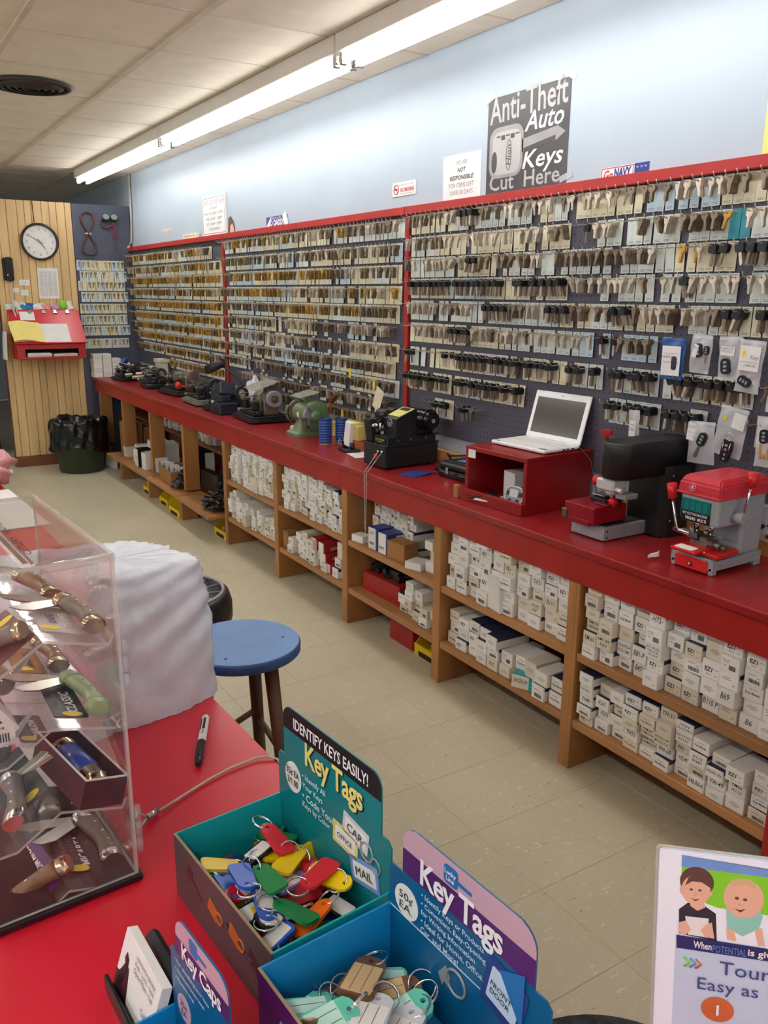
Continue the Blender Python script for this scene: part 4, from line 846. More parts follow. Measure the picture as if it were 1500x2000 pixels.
mk(bs, 'palm_sticker', 'grey_ink', lambda m: (m.box(-.092, -.070, -.14, -.105, .0168, .0174), m.box(-.092, -.078, .11, .135, .0168, .0174))); mk(bs, 'port', 'ink', lambda m: [m.box(x, x+.012, -.1486, -.147, .007, .012) for x in (.0, .022, .05)])
LM = T(.095, 0, .012) @ RY(16)
lid = mk(t, 'lid', 'laptop_white', lambda m: (m.at(LM), m.box(-.004, .004, -.148, .148, .004, .198, .003)))
mk(lid, 'screen', 'laptop_screen', lambda m: (m.at(LM), m.box(-.0048, -.0038, -.128, .128, .026, .172))); mk(lid, 'webcam', 'ink', lambda m: (m.at(LM), m.box(-.0046, -.0039, -.003, .003, .183, .187)))
mk(t, 'hinge', 'laptop_white', lambda m: (m.cyl((.095, -.12, .012), (.095, -.08, .012), .007, n=12), m.cyl((.095, .08, .012), (.095, .12, .012), .007, n=12)))
m = MB(); m.tube([(2.33, 2.298, LB+.010), (2.33, 2.285, LB+.010), (2.30, 2.20, LB-.02), (2.235, 2.095, LB-.12), (2.22, 2.045, ZB+.13), (2.25, 2.043, ZB+.035), (2.30, 2.04, ZB+.004), (2.36, 2.10, ZB+.004)], .0022, 6); tag(m.obj('laptop_cable', 'cord_black'), 'thin black cord hanging from the laptop to the bench', 'cable')

# ---- black hard case, blue folder, papers
t = thing('hard_case', 'black hard case beside the open red box, blue label on lid', 'case', (2.21, 2.66, ZB), 4)
mk(t, 'shell', 'black_plastic', lambda m: (m.box(0, .17, 0, .36, 0, .034, .01), m.box(-.004, .172, -.003, .363, .031, .036, .002))); mk(t, 'lid', 'black_plastic', lambda m: (m.box(.002, .168, .003, .357, .0365, .072, .012), m.box(.02, .15, .03, .33, .072, .0755, .003)))
mk(t, 'handle', 'black_plastic', lambda m: m.tube([(0, .13, .03), (-.018, .135, .03), (-.022, .18, .03), (-.018, .225, .03), (0, .23, .03)], .005, 8)); mk(t, 'latch', 'steel', lambda m: [m.box(-.004, .002, y, y+.018, .02, .048, .001) for y in (.06, .285)]); mk(t, 'lid_label', 'mid_blue_ink', lambda m: m.box(.05, .12, .1, .28, .0756, .0762))
m = MB(); m.tube([(2.29, 3.06, ZB+.004), (2.24, 3.075, ZB+.006), (2.205, 3.065, ZB+.02), (2.215, 3.05, ZB+.04), (2.25, 3.07, ZB+.05), (2.30, 3.04, ZB+.03), (2.26, 3.05, ZB+.09), (2.24, 3.0, ZB+.09), (2.27, 2.9, ZB+.105), (2.33, 2.75, ZB+.11)], .0045, 7); tag(m.obj('coiled_cord', 'cord_black'), 'coiled black cord between the black machine and the hard case', 'cord')
m = MB(); m.at(T(2.115, 3.10, ZB) @ RZ(18)); m.box(-.065, .065, -.05, .05, 0, .003, .001); m.box(-.01, .075, -.058, -.005, .003, .006, .001); tag(m.obj('blue_folder', 'box_bluewhite'), 'flat blue folder lying in front of the black machine', 'folder')
m = MB(); m.at(T(2.13, 3.615, ZB) @ RZ(-10)); m.box(-.05, .07, -.06, .085, 0, .0012); tag(m.obj('paper_sheet', 'white_paper'), 'white paper lying flat left of the black machine', 'paper')
m = MB(); m.at(T(2.002, 2.632, ZB) @ RZ(6)); m.box(0, .02, -.004, .02, 0, .052, .001); tag(m.obj('wood_block', 'fir'), 'small upright wooden block at the left foot of the red box', 'block')

# ---- black key machine with red button
t = thing('key_machine', 'black key machine with a red button and hanging ball chain', 'key machine', (2.035, 3.228, ZB), 3)
def f(m):
    m.box(0, .315, 0, .185, .008, .112, .006); m.box(-.003, .318, -.003, .188, .108, .114, .002)
    for x in (.02, .27):
        for y in (.02, .15): m.cyl((x, y+.01, 0), (x, y+.01, .01), .012, n=10)
mk(t, 'base_box', 'black_metal', f)
def f(m):
    m.prism([(.02, .006), (.02, .12), (.30, .12), (.30, .006)], .114, .152); m.at(Matrix(((1, 0, 0, 0), (0, 0, 1, 0), (0, 1, 0, 0), (0, 0, 0, 1))))
    m.prism([(.07, .15), (.07, .232), (.085, .240), (.185, .275), (.19, .268), (.19, .15)], .012, .115); m.at(Matrix())
hs = mk(t, 'housing', 'black_metal', f)
mk(hs, 'yellow_label', 'label_yellow', lambda m: (m.at(T(.087, 0, .2415) @ RY(-19.3)), m.box(.004, .098, .018, .110, 0, .0015))); mk(hs, 'label_band', 'navy_metal', lambda m: (m.at(T(.087, 0, .2432) @ RY(-19.3)), m.box(.064, .092, .03, .098, 0, .0007)))
m = MB(); m.at(frame((.0695, .062, .212), (0, -1, 0), (0, 0, 1))); m.ring((0, 0, .001), .018, .002, 24, 5); m.box(-.014, .014, -.0015, .0015, 0, .002); m.prism([(-.009, -.011), (.009, -.011), (0, .012)], 0, .0015); m.obj('emblem', 'grey_metal', hs)
npz = mk(t, 'name_plate', 'black_gloss', lambda m: (m.at(RY(0)), m.box(.017, .0205, .025, .110, .122, .146))); text('KEY MACHINE', npz, (.0165, .068, .137), (0, -1, 0), (0, 0, 1), w=.07, h=.008, ink='gold_ink'); text('MODEL', npz, (.0165, .068, .127), (0, -1, 0), (0, 0, 1), w=.04, h=.005, ink='gold_ink')
mk(t, 'red_button', 'red_plastic', lambda m: (m.cyl((0, .072, .058), (-.010, .072, .058), .0135, .0125, 18), m.cyl((-.010, .072, .058), (-.013, .072, .058), .0125, .009, 18)))
bn = [o for o in t.children if o.name.startswith('red_button')][0]; mk(bn, 'collar', 'black_gloss', lambda m: m.ring((-.001, .072, .058), .0145, .003, 20, 6, 'X'))
def f(m):
    m.at(T(.235, 0, .222)); m.cyl((0, -.03, 0), (0, .14, 0), .047, n=28); m.cyl((0, -.052, 0), (0, -.03, 0), .040, .05, 28); m.cyl((0, -.055, 0), (0, -.052, 0), .032, .040, 28); m.ring((0, -.03, 0), .049, .003, 28, 6, 'Y')
    m.at(Matrix()); m.box(.19, .28, 0, .10, .15, .19, .004); m.box(.185, .30, -.02, .11, .148, .156, .002)
mo = mk(t, 'motor', 'black_gloss', f); mk(mo, 'motor_cap', 'grey_metal', lambda m: m.cyl((.235, -.0555, .222), (.235, -.0575, .222), .011, n=16)); mk(mo, 'vent_ring', 'black_rubber', lambda m: (m.ring((.235, -.0545, .222), .028, .002, 24, 5, 'Y'), m.ring((.235, -.0545, .222), .020, .002, 24, 5, 'Y')))
def f(m):
    m.box(.04, .07, .135, .18, .114, .215, .004); m.box(.035, .075, .13, .185, .21, .225, .003); m.cyl((.055, .115, .205), (.055, .17, .205), .016, n=16); m.cyl((.10, .12, .235), (.10, .19, .235), .03, n=20); m.cyl((.15, .12, .235), (.15, .18, .235), .034, n=20)
mk(t, 'cutter_head', 'black_metal', f)
def f(m):
    m.box(.03, .09, .112, .14, .165, .18, .002); m.cyl((.02, .125, .195), (.06, .125, .195), .009, n=12); m.ball((.018, .125, .195), .010, 10); m.box(.03, .06, .118, .16, .185, .20, .002); m.cyl((.04, .10, .17), (.04, .10, .21), .006, n=10)
mk(t, 'clamp', 'steel', f); mk(t, 'guard', 'black_rubber', lambda m: (m.at(T(.02, .155, .114) @ RY(-9)), m.box(0, .02, -.02, .035, 0, .11, .004)))
mk(t, 'screw', 'worn_steel', lambda m: [m.cyl((x, .0055, z), (x, .003, z), .006, n=10) for x, z in ((.075, .135), (.15, .135), (.24, .135))])
def chain(p0, p1, sag, n, o, nm):
    m = MB()
    for i in range(n):
        u = i/(n-1); p = Vector(p0).lerp(Vector(p1), u); m.ball((p.x, p.y, p.z-sag*4*u*(1-u)), .0028, 6)
    return stuff(m.obj(nm, 'aluminium', o))
ch = thing('ball_chain', 'silver ball chain hanging from the black machine over the bench edge', 'chain', (0, 0, 0))
bx = T(2.035, 3.228, ZB) @ RZ(3)
pa = bx @ Vector((-.006, .02, .085)); pb = bx @ Vector((-.006, .052, .083)); e1 = Vector((1.93, 3.222, ZB+.002)); e2 = Vector((1.93, 3.242, ZB+.002))
chain(pb, e2, 0, 20, ch, 'strand'); chain(pa, e1, 0, 20, ch, 'strand'); chain(e1, (1.930, 3.232, .53), 0, 42, ch, 'strand'); chain(e2, (1.930, 3.238, .56), 0, 38, ch, 'strand')
m = MB(); [m.ball(tuple(p), .008, 8) for p in (pa, pb)]; m.obj('clip', 'steel', ch)

# ---- white card stand, cans, bench grinder
t = thing('card_stand', 'leaning white card block between the blue tins and black machine', 'card block', (2.12, 3.76, ZB), -6)
mk(t, 'card', 'white_paper', lambda m: (m.at(RX(4) @ RY(5)), m.box(0, .022, -.034, .034, .03, .155, .002))); mk(t, 'stand', 'black_metal', lambda m: (m.box(-.02, .06, -.07, .05, 0, .016, .003), m.box(0, .03, .02, .04, .016, .05, .002), m.cyl((.02, -.05, .016), (.02, -.05, .05), .012, n=12))); mk(t, 'key_ring', 'steel', lambda m: (m.ring((-.01, .05, .045), .012, .0018, 14, 5, 'X'), m.box(-.024, -.021, .036, .046, .0, .04), m.box(-.022, -.019, .052, .060, .0, .042)))
def tin(x, y, lb):
    t = thing('tin_can', lb, 'tin', (x, y, ZB), R.uniform(0, 90), 'blue ribbed tins')
    P = [(.0005, .003), (.034, .003), (.034, .0), (.036, .002), (.034, .006)]
    for i in range(8): z = .014+.0145*i; P += [(.0335, z), (.0362, z+.004), (.0335, z+.008)]
    P += [(.0335, .135), (.0345, .138), (.032, .138), (.032, .012), (.0005, .012)]
    m = MB(); m.lathe(P, 28); m.obj('body', 'can_blue', t); m = MB(); [m.ring((0, 0, .018+.0145*i), .0362, .0011, 28, 5) for i in range(8)]; stuff(m.obj('ribs', 'can_light', t)); m = MB(); m.ring((0, 0, .139), .0335, .002, 28, 6); m.obj('rim', 'navy_metal', t); m = MB(); m.ring((0, 0, .002), .0352, .0022, 28, 6); m.obj('base_ring', 'brass', t)
tin(2.135, 4.005, 'blue ribbed tin, left one of the two beside the green grinder'); tin(2.225, 3.985, 'blue ribbed tin, right one next to the white card')
t = thing('bench_grinder', 'green bench grinder with a round wheel guard', 'grinder', (2.185, 4.33, ZB), -4)
def f(m):
    vs = []; P = rrect(.20, .17, .02, 3); Q = rrect(.09, .09, .02, 3); n = len(P)
    for A, z in ((P, 0), (P, .018), (rrect(.16, .14, .02, 3), .03), (Q, .085)): vs += [(x, y, z) for x, y in A]
    m.add(vs, [tuple(range(n-1, -1, -1)), tuple(range(3*n, 4*n))]+[(k*n+i, k*n+(i+1) % n, k*n+n+(i+1) % n, k*n+n+i) for k in range(3) for i in range(n)])
mk(t, 'pedestal', 'green_enamel', f)
mk(t, 'motor', 'green_enamel', lambda m: (m.cyl((0, -.085, .125), (0, .085, .125), .055, n=32), m.cyl((0, .085, .125), (0, .10, .125), .055, .035, 32), m.cyl((0, -.1, .125), (0, -.085, .125), .035, .055, 32)))
mt = [o for o in t.children if o.name.startswith('motor')][0]; mk(mt, 'rating_label', 'cream_paper', lambda m: m.lathe([(.0555, 0), (.0555, .034)], 14, T(0, .012, .125) @ RX(90), 170, 260))
mk(t, 'wheel', 'dusty_iron', lambda m: (m.cyl((0, .10, .125), (0, .13, .125), .068, n=32), m.cyl((0, .13, .125), (0, .136, .125), .03, n=20)))
mk(t, 'wheel', 'grey_metal', lambda m: (m.cyl((0, -.125, .125), (0, -.10, .125), .066, n=32), m.cyl((0, -.128, .125), (0, -.125, .125), .03, n=20)))
def f(m):
    PL = [(.0005, -.022), (.078, -.022), (.082, -.018), (.082, .024), (.080, .024), (.079, -.017), (.0005, -.017)]; m.lathe(PL, 28, T(0, -.125, .125) @ RX(-90), -130, 125); m.ball((0, -.146, .125), .035, 16, (1, .55, 1))
mk(t, 'guard', 'dark_green', f)
mk(t, 'guard', 'dark_green', lambda m: m.lathe([(.05, -.02), (.080, -.02), (.080, .02), (.078, .02), (.078, -.017), (.05, -.017)], 24, T(0, .118, .125) @ RX(90), 150, 300))
mk(t, 'eye_shield', 'smoke_shield', lambda m: (m.at(T(-.02, -.02, .235) @ RZ(0) @ RY(-14)), m.box(-.05, .07, -.07, .09, 0, .003))); mk(t, 'shield_bracket', 'green_enamel', lambda m: (m.box(-.03, .01, .095, .101, .18, .235, .002), m.box(-.03, .01, -.05, -.044, .175, .235, .002)))
mk(t, 'switch', 'clock_face', lambda m: (m.box(-.085, -.07, .02, .035, .03, .055, .002), m.box(-.09, -.084, .023, .032, .035, .048))); mk(t, 'tool_rest', 'worn_steel', lambda m: (m.box(-.10, -.06, -.15, -.10, .115, .121, .001), m.box(-.10, -.06, .10, .14, .115, .121, .001), m.box(-.065, -.058, -.15, -.09, .07, .12)))

# ---- older key duplicators, one builder with different castings
def duplicator(label, x, y, rz, s, cols, lamp=False, ball=False, hood=0):
    """cols: base, body, wheel, metal"""
    t = thing('key_duplicator', label, 'key machine', M=T(x, y, ZB) @ RZ(rz) @ S3(s, s, s)); bc, bd, wh, me = cols
    mk(t, 'base_plate', bc, lambda m: (m.prism([(-.02, -.19), (-.02, .17), (.03, .20), (.25, .20), (.27, .16), (.27, -.16), (.24, -.20), (.03, -.20)], .01, .032), [m.cyl((a, b, 0), (a, b, .012), .012, n=8) for a in (.02, .23) for b in (-.15, .15)], m.box(.0, .24, -.17, .17, .032, .042, .004)))
    mk(t, 'motor', bd, lambda m: (m.cyl((.18, .0, .115), (.18, .165, .115), .058, n=24), m.cyl((.18, .165, .115), (.18, .18, .115), .058, .04, 24), m.box(.13, .23, .02, .15, .04, .08, .004)))
    mk(t, 'wheel_head', bd, lambda m: (m.box(.10, .20, -.12, -.05, .04, .15, .008), m.cyl((.15, -.15, .15), (.15, .0, .15), .030, n=20)))
    w = mk(t, 'cutter_wheel', wh, lambda m: (m.cyl((.15, -.178, .15), (.15, -.15, .15), .052, n=28), m.ring((.15, -.178, .15), .046, .003, 24, 5, 'Y'))); mk(w, 'arbor_nut', me, lambda m: (m.cyl((.15, -.192, .15), (.15, -.178, .15), .014, n=6), m.cyl((.15, -.184, .15), (.15, -.178, .15), .026, n=20)))
    mk(t, 'yoke', 'black_metal', lambda m: (m.box(.02, .085, -.14, .13, .042, .075, .006), m.box(.03, .07, -.12, -.05, .075, .125, .006), m.box(.03, .07, .05, .12, .075, .125, .006), m.cyl((.05, -.16, .06), (.05, .15, .06), .012, n=12)))
    mk(t, 'vise_jaw', me, lambda m: (m.box(.02, .075, -.115, -.06, .125, .142, .003), m.cyl((.045, -.088, .142), (.045, -.088, .165), .007, n=10), m.box(.02, .07, -.096, -.08, .163, .17, .002)))
    mk(t, 'vise_jaw', me, lambda m: (m.box(.02, .075, .055, .11, .125, .142, .003), m.cyl((.045, .085, .142), (.045, .085, .165), .007, n=10), m.box(.02, .07, .077, .093, .163, .17, .002)))
    lv = mk(t, 'lever', me, lambda m: m.tube([(.05, -.10, .08), (.02, -.12, .09), (-.07, -.17, .10), (-.09, -.18, .102)], [.008, .007, .008, .010], 10))
    if ball: mk(lv, 'ball_grip', 'red_plastic', lambda m: (m.tube([(.03, .1, .11), (-.02, .13, .125), (-.04, .14, .13)], .005, 8), m.ball((-.05, .145, .133), .026, 14)))
    if hood: mk(t, 'shield', 'smoke_shield', lambda m: (m.at(T(.10, -.03, .225) @ RY(-18)), m.box(-.07, .10, -.13, .10, 0, .003))); 
    if hood: mk(t, 'shield_post', me, lambda m: (m.cyl((.14, -.03, .15), (.13, -.03, .235), .006, n=8), m.cyl((.19, .08, .16), (.16, .05, .245), .006, n=8)))
    if lamp:
        l = mk(t, 'lamp_arm', 'black_gloss', lambda m: m.tube([(.22, -.14, .04), (.23, -.13, .16), (.18, -.04, .26), (.13, .06, .325), (.10, .09, .335)], .009, 10))
        mk(l, 'lamp_shade', 'black_metal', lambda m: (m.cyl((.125, .05, .36), (.04, .16, .30), .032, .036, 20), m.cyl((.04, .16, .30), (.035, .167, .296), .036, .030, 20)))
        mk(t, 'tool_box', 'navy_metal', lambda m: (m.box(-.04, .10, -.21, -.03, .0, .085, .006), m.at(T(.03, -.05, .10) @ RX(-28) @ RY(12)), m.box(-.03, .09, -.10, .10, 0, .10, .012), m.at(T(.02, -.06, .085)), m.box(-.02, .06, -.09, .03, 0, .05, .006)))
    return t
duplicator('dusty iron key duplicator left of the green grinder, grey wheel', 2.08, 5.02, -4, 1.0, ('black_metal', 'dusty_iron', 'grey_metal', 'worn_steel'), hood=1)
duplicator('navy key duplicator with a black swing-arm lamp', 2.06, 5.50, 4, .92, ('black_metal', 'navy_metal', 'greasy_iron', 'steel'), lamp=True)
duplicator('key duplicator with a red ball grip on its lever', 2.07, 5.99, -3, .95, ('sage_metal', 'black_metal', 'navy_metal', 'worn_steel'), ball=True)
duplicator('grimy iron key duplicator right of the far heap of machines', 2.11, 6.62, 6, .98, ('greasy_iron', 'dusty_iron', 'dusty_iron', 'worn_steel'))
duplicator('dark key duplicator in the middle of the far machines', 2.10, 7.25, -8, .85, ('black_metal', 'greasy_iron', 'greasy_iron', 'steel'))
duplicator('dark key duplicator nearest the stack of white boxes', 2.05, 7.95, 4, .75, ('black_metal', 'greasy_iron', 'black_metal', 'dusty_iron'))
m = MB()
for i in range(60):
    m.at(T(2.06+.24*R.random(), 6.9+1.15*R.random(), ZB+.04+.11*R.random()) @ RZ(R.uniform(0, 360)) @ RX(R.uniform(-60, 60))); m.mi(R.choice((0, 0, 1, 1, 2, 3))); w = R.uniform(.015, .06)
    m.box(-w, w, -.012, .012, -.007, .007, .002)
stuff(tag(m.obj('loose_tools', ['greasy_iron', 'black_metal', 'cream_paper', 'worn_steel']), 'jumble of tools and slips heaped on the far machines', 'tools'))
m = MB(); m.at(T(2.12, 7.90, ZB+.19) @ RZ(-30)); m.cyl((0, -.06, 0), (0, .06, -.03), .018, .014, 12); m.box(-.02, .02, -.02, .06, -.03, .01, .004); tag(m.obj('rag', 'can_blue'), 'blue rag lying on top of the farthest machine', 'rag')
m = MB(); m.at(T(2.30, 7.48, ZB) @ RZ(2)); m.box(0, .07, -.07, .07, 0, .19, .002); m.box(-.01, .08, -.08, .08, .19, .22, .002); tag(m.obj('paper_box', 'box_cream'), 'pale box standing behind the far machines', 'box')
for i, (x, zz) in enumerate([(x, z) for x in range(4) for z in range(5)]):
    if (x, zz) in ((2, 4), (3, 4), (3, 3)): continue
    carton('box', 'white box stacked at the far bench end, %s stack, %s up' % (ordn(x+1), ordn(zz+1)), 'box', T(1.975+.088*x, 8.30, ZB+.044*zz) @ RZ(90+R.gauss(0, 2)) @ T(0, 0, 0), (.12, .082, .043), ('box_white',), 'white boxes at the far bench end')
rr = random.Random(21)
def cr3(u, v):
    a = 2*PI*u; b = PI*(v-.5); r = .075*(1+.22*math.sin(4*a+3*b)+.16*math.sin(8*b+5*a)); return (r*math.cos(b)*math.cos(a)*.7, r*math.cos(b)*math.sin(a), r*math.sin(b)*1.4)
m = MB(); m.grid(cr3, 22, 14, False, True); tag(m.obj('plastic_bag', 'zip_bag', None, T(2.285, 5.27, ZB+.125) @ RX(-25)), 'crumpled clear plastic bag behind the dusty iron key duplicator', 'bag')
t = thing('brush', 'wooden handled brush leaning behind the green grinder', 'brush', (2.29, 4.30, ZB))
mk(t, 'handle', 'fir', lambda m: m.tube([(0, .14, .02), (.01, .0, .14), (.015, -.05, .185)], [.010, .009, .008], 8)); mk(t, 'head', 'dark_wood', lambda m: (m.at(T(.015, -.08, .212) @ RX(-40)), m.box(-.016, .016, -.05, .03, -.01, .014, .003)))
m = MB(); m.at(T(2.31, 4.10, ZB) @ RZ(8)); m.box(0, .08, -.12, .12, 0, .085, .003); m.box(.01, .07, -.1, .1, .085, .10, .003); tag(m.obj('parts_box', 'yellow_paper'), 'cream parts box behind the blue tins', 'box')
t = thing('card_box', 'clear upright card box with a white label behind the red box', 'card box', (2.345, 2.80, ZB))
mk(t, 'case', 'zip_bag', lambda m: m.box(0, .04, -.045, .045, .0, .17, .002)); mk(t, 'label', 'pale_paper', lambda m: m.box(-.002, -.0005, -.03, .04, .02, .15))
m = MB(); rr = random.Random(3)
def cr(u, v):
    a = 2*PI*u; b = PI*(v-.5); r = .06*(1+.22*math.sin(5*a+3*b)+.18*math.sin(9*b+2*a)+.12*rr.uniform(-1, 1)); return (r*math.cos(b)*math.cos(a)*.55, r*math.cos(b)*math.sin(a), r*math.sin(b)*1.2)
m.grid(cr, 22, 14, False, True); tag(m.obj('crumpled_bag', 'crumple_purple', None, T(2.365, 2.72, ZB+.075)), 'crumpled violet plastic bag behind the laptop', 'bag')

# ================================================================ FOREGROUND ON THE CUSTOMER COUNTER
def ray(px, py): return _f+_r*((px-750)/FPX)-_u*((py-1000)/FPX)
def onz(px, py, z): d = ray(px, py); return CAM+d*((z-CAM.z)/d.z)
class Sheet:
    """a real flat sheet (sign, card) standing in the room: uv() gives the place on it"""
    def __init__(s, o, xd, ud): s.M = frame(o, xd, ud); s.I = s.M.inverted(); s.o = Vector(o); s.n = s.M.to_3x3() @ Vector((0, 0, 1))
    def uv(s, px, py): d = ray(px, py); p = s.I @ (CAM+d*(((s.o-CAM) @ s.n)/(d @ s.n))); return p.x, p.y
def flat(parent, name, mt, poly, F, h0=.0, h1=.0006):
    m = MB(); m.prism(poly, h0, h1); return m.obj(name, mt, parent, F)
CT = 1.0005
# ---- display boxes of key tags
def display_box(label, ox, oy, rz, W, Dp, hw, mats, hdr, nm='display_box'):
    """origin = near left corner; the tall printed header stands along local x = W"""
    t = thing(nm, label, 'display box', (ox, oy, CT), rz)
    inn, out, frontm = mats; k = .0016
    for name, (x0, x1, y0, y1) in (('wall', (0, W, Dp-k, Dp)), ('wall', (0, W, 0, k))):
        m = MB(); m.box(x0, x1, y0, y1, 0, hw); m.mi(1); m.box(x0, x1, y0-.0002, y1+.0002, hw-.0002, hw+.0005); m.obj(name, [inn, inn], t)
    m = MB(); m.box(.0005, k, k, Dp-k, 0, hw); m.mi(1); m.box(-.0012, .0004, 0, Dp, 0, hw); m.mi(2); m.box(-.0012, k, 0, Dp, hw, hw+.0006); m.obj('front_panel', [inn, frontm, 'kraft_edge'], t)
    m = MB(); m.box(k, W-.001, k, Dp-k, .0005, .003); m.obj('floor_panel', inn, t)
    sh, tp, a, b, r = hdr
    P = [(-.0, .0), (Dp+.002, .0), (Dp+.002, sh-.006), (Dp-.004, sh), (Dp-b, sh)]
    P += [(Dp-b-r+r*math.cos(math.radians(q)), tp-r+r*math.sin(math.radians(q))) for q in range(0, 91, 15)]
    P += [(a+r-r*math.sin(math.radians(q)), tp-r+r*math.cos(math.radians(q))) for q in range(0, 91, 15)]
    P += [(a, sh), (.003, sh), (0, sh-.004)]
    F = frame((W, Dp, 0), (0, -1, 0), (0, 0, 1))
    m = MB(); m.prism(P, -.0016, 0); h = m.obj('header', out, t, F)
    S = Sheet((T(ox, oy, CT) @ RZ(rz)) @ Vector((W, Dp, 0)), (RZ(rz) @ Vector((0, -1, 0))), (0, 0, 1))
    return t, h, S
def band(parent, name, mt, hdr, Dp, z0, z1, h=.0004):
    """a printed band across the header tab, following its rounded top"""
    sh, tp, a, b, r = hdr; P = []
    def side(z): return 0 if z < tp-r else r-math.sqrt(max(0, r*r-(z-tp+r)**2))
    zs = [z0+(z1-z0)*i/8 for i in range(9)]
    P = [(Dp-b-side(z), z) for z in zs]+[(a+side(z), z) for z in reversed(zs)]
    m = MB(); m.prism(P, 0, h); return m.obj(name, mt, parent)
def lay(parent, S, s, pa, pb, h, ink, bold=0, shear=0, lift=.0008, align='CENTER', w=None):
    """lettering on a sheet between two places a -> b along its baseline"""
    a = Vector(S.uv(*pa)+(0,)); b = Vector(S.uv(*pb)+(0,)); c = (a+b)/2 if align == 'CENTER' else a
    return text(s, parent, c, (1, 0, 0), (0, 1, 0), w=w or (b-a).length, h=h, ink=ink, bold=bold, shear=shear, lift=lift, align=align)
H1 = (.130, .193, .013, .014, .016)
b1, h1, S1 = display_box('teal display box of coloured key tags with a black-topped header', .2415, .5605, 5, .128, .208, .074, ('teal_card', 'teal_dark', 'front_brown'), H1)
band(h1, 'black_band', 'box_black', H1, .208, .165, .1925)
text('IDENTIFY KEYS EASILY!', h1, (.105, .178, .0006), (1, 0, 0), (0, 1, 0), w=.138, h=.0135, ink='white_ink', bold=.02)
text('Key Tags', h1, (.112, .148, .0006), (1, 0, 0), (0, 1, 0), w=.106, h=.036, ink='gold_ink', bold=.022, space=.92)
text('Key Tags', h1, (.1132, .1468, .0002), (1, 0, 0), (0, 1, 0), w=.107, h=.036, ink='ink', bold=.022, space=.92)
for i, s in enumerate(('• Identify All', '  Your Keys', '• Code Your', '  Keys by Color')): text(s, h1, (.052, .122-.0115*i, .0004), (1, 0, 0), (0, 1, 0), h=.0088, ink='blue_paper', bold=.015, align='LEFT')
m = MB(); m.prism(circ(.0165, 28, .032, .110, 1.1), 0, .0005); pc = m.obj('price_sticker', 'white_paper', h1)
text('35¢ EA\n3/1.00', pc, (.032, .110, .0006), (1, 0, 0), (0, 1, 0), w=.026, h=.020, bold=.01)
def tagart(parent, mt, c, w, h, rot, s):
    P = [(-w/2, -h/2), (w/2, -h/2), (w/2, h/2), (-w/2, h/2)]; m = MB(); m.at(T(c[0], c[1], .0004) @ RZ(rot)); m.prism(P, 0, .0005); m.mi(1); m.prism([(x*.8, y*.66) for x, y in P], .0005, .0007); o = m.obj('printed_tag', [mt, 'white_paper'], parent)
    a = math.radians(rot); text(s, o, (c[0], c[1], .0013), (math.cos(a), math.sin(a), 0), (-math.sin(a), math.cos(a), 0), w=w*.6)
tagart(h1, 'tag_frost', (.152, .108), .044, .025, -8, 'CAR'); tagart(h1, 'label_yellow', (.134, .090), .044, .025, -2, 'OFFICE'); tagart(h1, 'flyer_blue', (.168, .070), .048, .028, 12, 'MAIL')
m = MB(); m.ring((.172, .098, .001), .010, .0012, 18, 5); m.ring((.186, .090, .001), .008, .001, 16, 5); m.obj('printed_ring', 'grey_metal', h1)
for i, (y, z) in enumerate(((.165, .046), (.115, .040), (.07, .042), (.032, .040))):
    F = frame((-.0013, y, z), (0, -1, 0), (0, 0, 1)); m = MB()
    if i: m.at(RZ(-20)); m.box(-.012, .008, -.008, .008, 0, .0004); m.ring((.012, .004, .0004), .006, .0012, 14, 4)
    else: m.at(RZ(-30)); m.box(-.012, .0, -.006, .008, 0, .0004); m.box(.0, .026, -.001, .002, 0, .0004)
    m.obj('printed_picture', 'orange_print' if i in (1, 2) else 'maroon_print', b1, F)
H2 = (.120, .172, .020, .016, .020)
b2, h2, S2 = display_box('blue display box of labelled key tags with a purple header', .2385, .352, 4, .138, .2, .075, ('blue_card', 'blue_dark', 'purple'), H2)
band(h2, 'lilac_band', 'lilac', H2, .2, .147, .1718); band(h2, 'purple_band', 'purple', H2, .2, .1225, .147)
text('Key Tags', h2, (.098, .134, .0006), (1, 0, 0), (0, 1, 0), w=.104, h=.034, ink='white_ink', bold=.022, space=.92)
m = MB(); m.prism(rrect(.018, .018, .004, 3, .086, .158), .0004, .0008); m.prism([(.094, .155), (.112, .155), (.112, .158), (.094, .159)], .0004, .0008); lg = m.obj('key_logo', 'logo_blue', h2)
text('Lucky\nLine', lg, (.086, .158, .0009), (1, 0, 0), (0, 1, 0), w=.0145, ink='white_ink', bold=.02)
for i, s in enumerate(('• Identify Keys or Products', '• Convenient, Easy-Opening', '  for Writing Information', '• Ideal for Home, Office,', '  Car, and More!')): text(s, h2, (.048, .1145-.0088*i, .0004), (1, 0, 0), (0, 1, 0), h=.0070, ink='flyer_pale', bold=.012, align='LEFT')
m = MB(); m.prism(circ(.017, 28, .026, .092), 0, .0005); pc = m.obj('price_sticker', 'white_paper', h2); text('50¢\nEA.', pc, (.026, .092, .0006), (1, 0, 0), (0, 1, 0), w=.02, h=.019)
m = MB(); m.box(.0, .2, .0745, .0755, 0, .0004); m.obj('fold_line', 'flyer_pale', h2)
m = MB(); tc = S2.uv(985, 1945); rc_ = S2.uv(892, 1920); m.at(T(tc[0], tc[1], .0004) @ RZ(-12)); m.prism(rrect(.046, .050, .006), 0, .0005); m.mi(1); m.prism(rrect(.034, .034, .002), .0005, .0008); m.mi(2); m.prism([(-.01, .02), (.014, .040), (.024, -.012)], .0008, .0011); pt = m.obj('printed_tag', ['box_bluewhite', 'flyer_pale', 'logo_blue'], h2); text('FRONT\nDOOR', pt, (tc[0]-.003, tc[1]-.002, .0014), (.97, -.2, 0), (.2, .97, 0), w=.024)
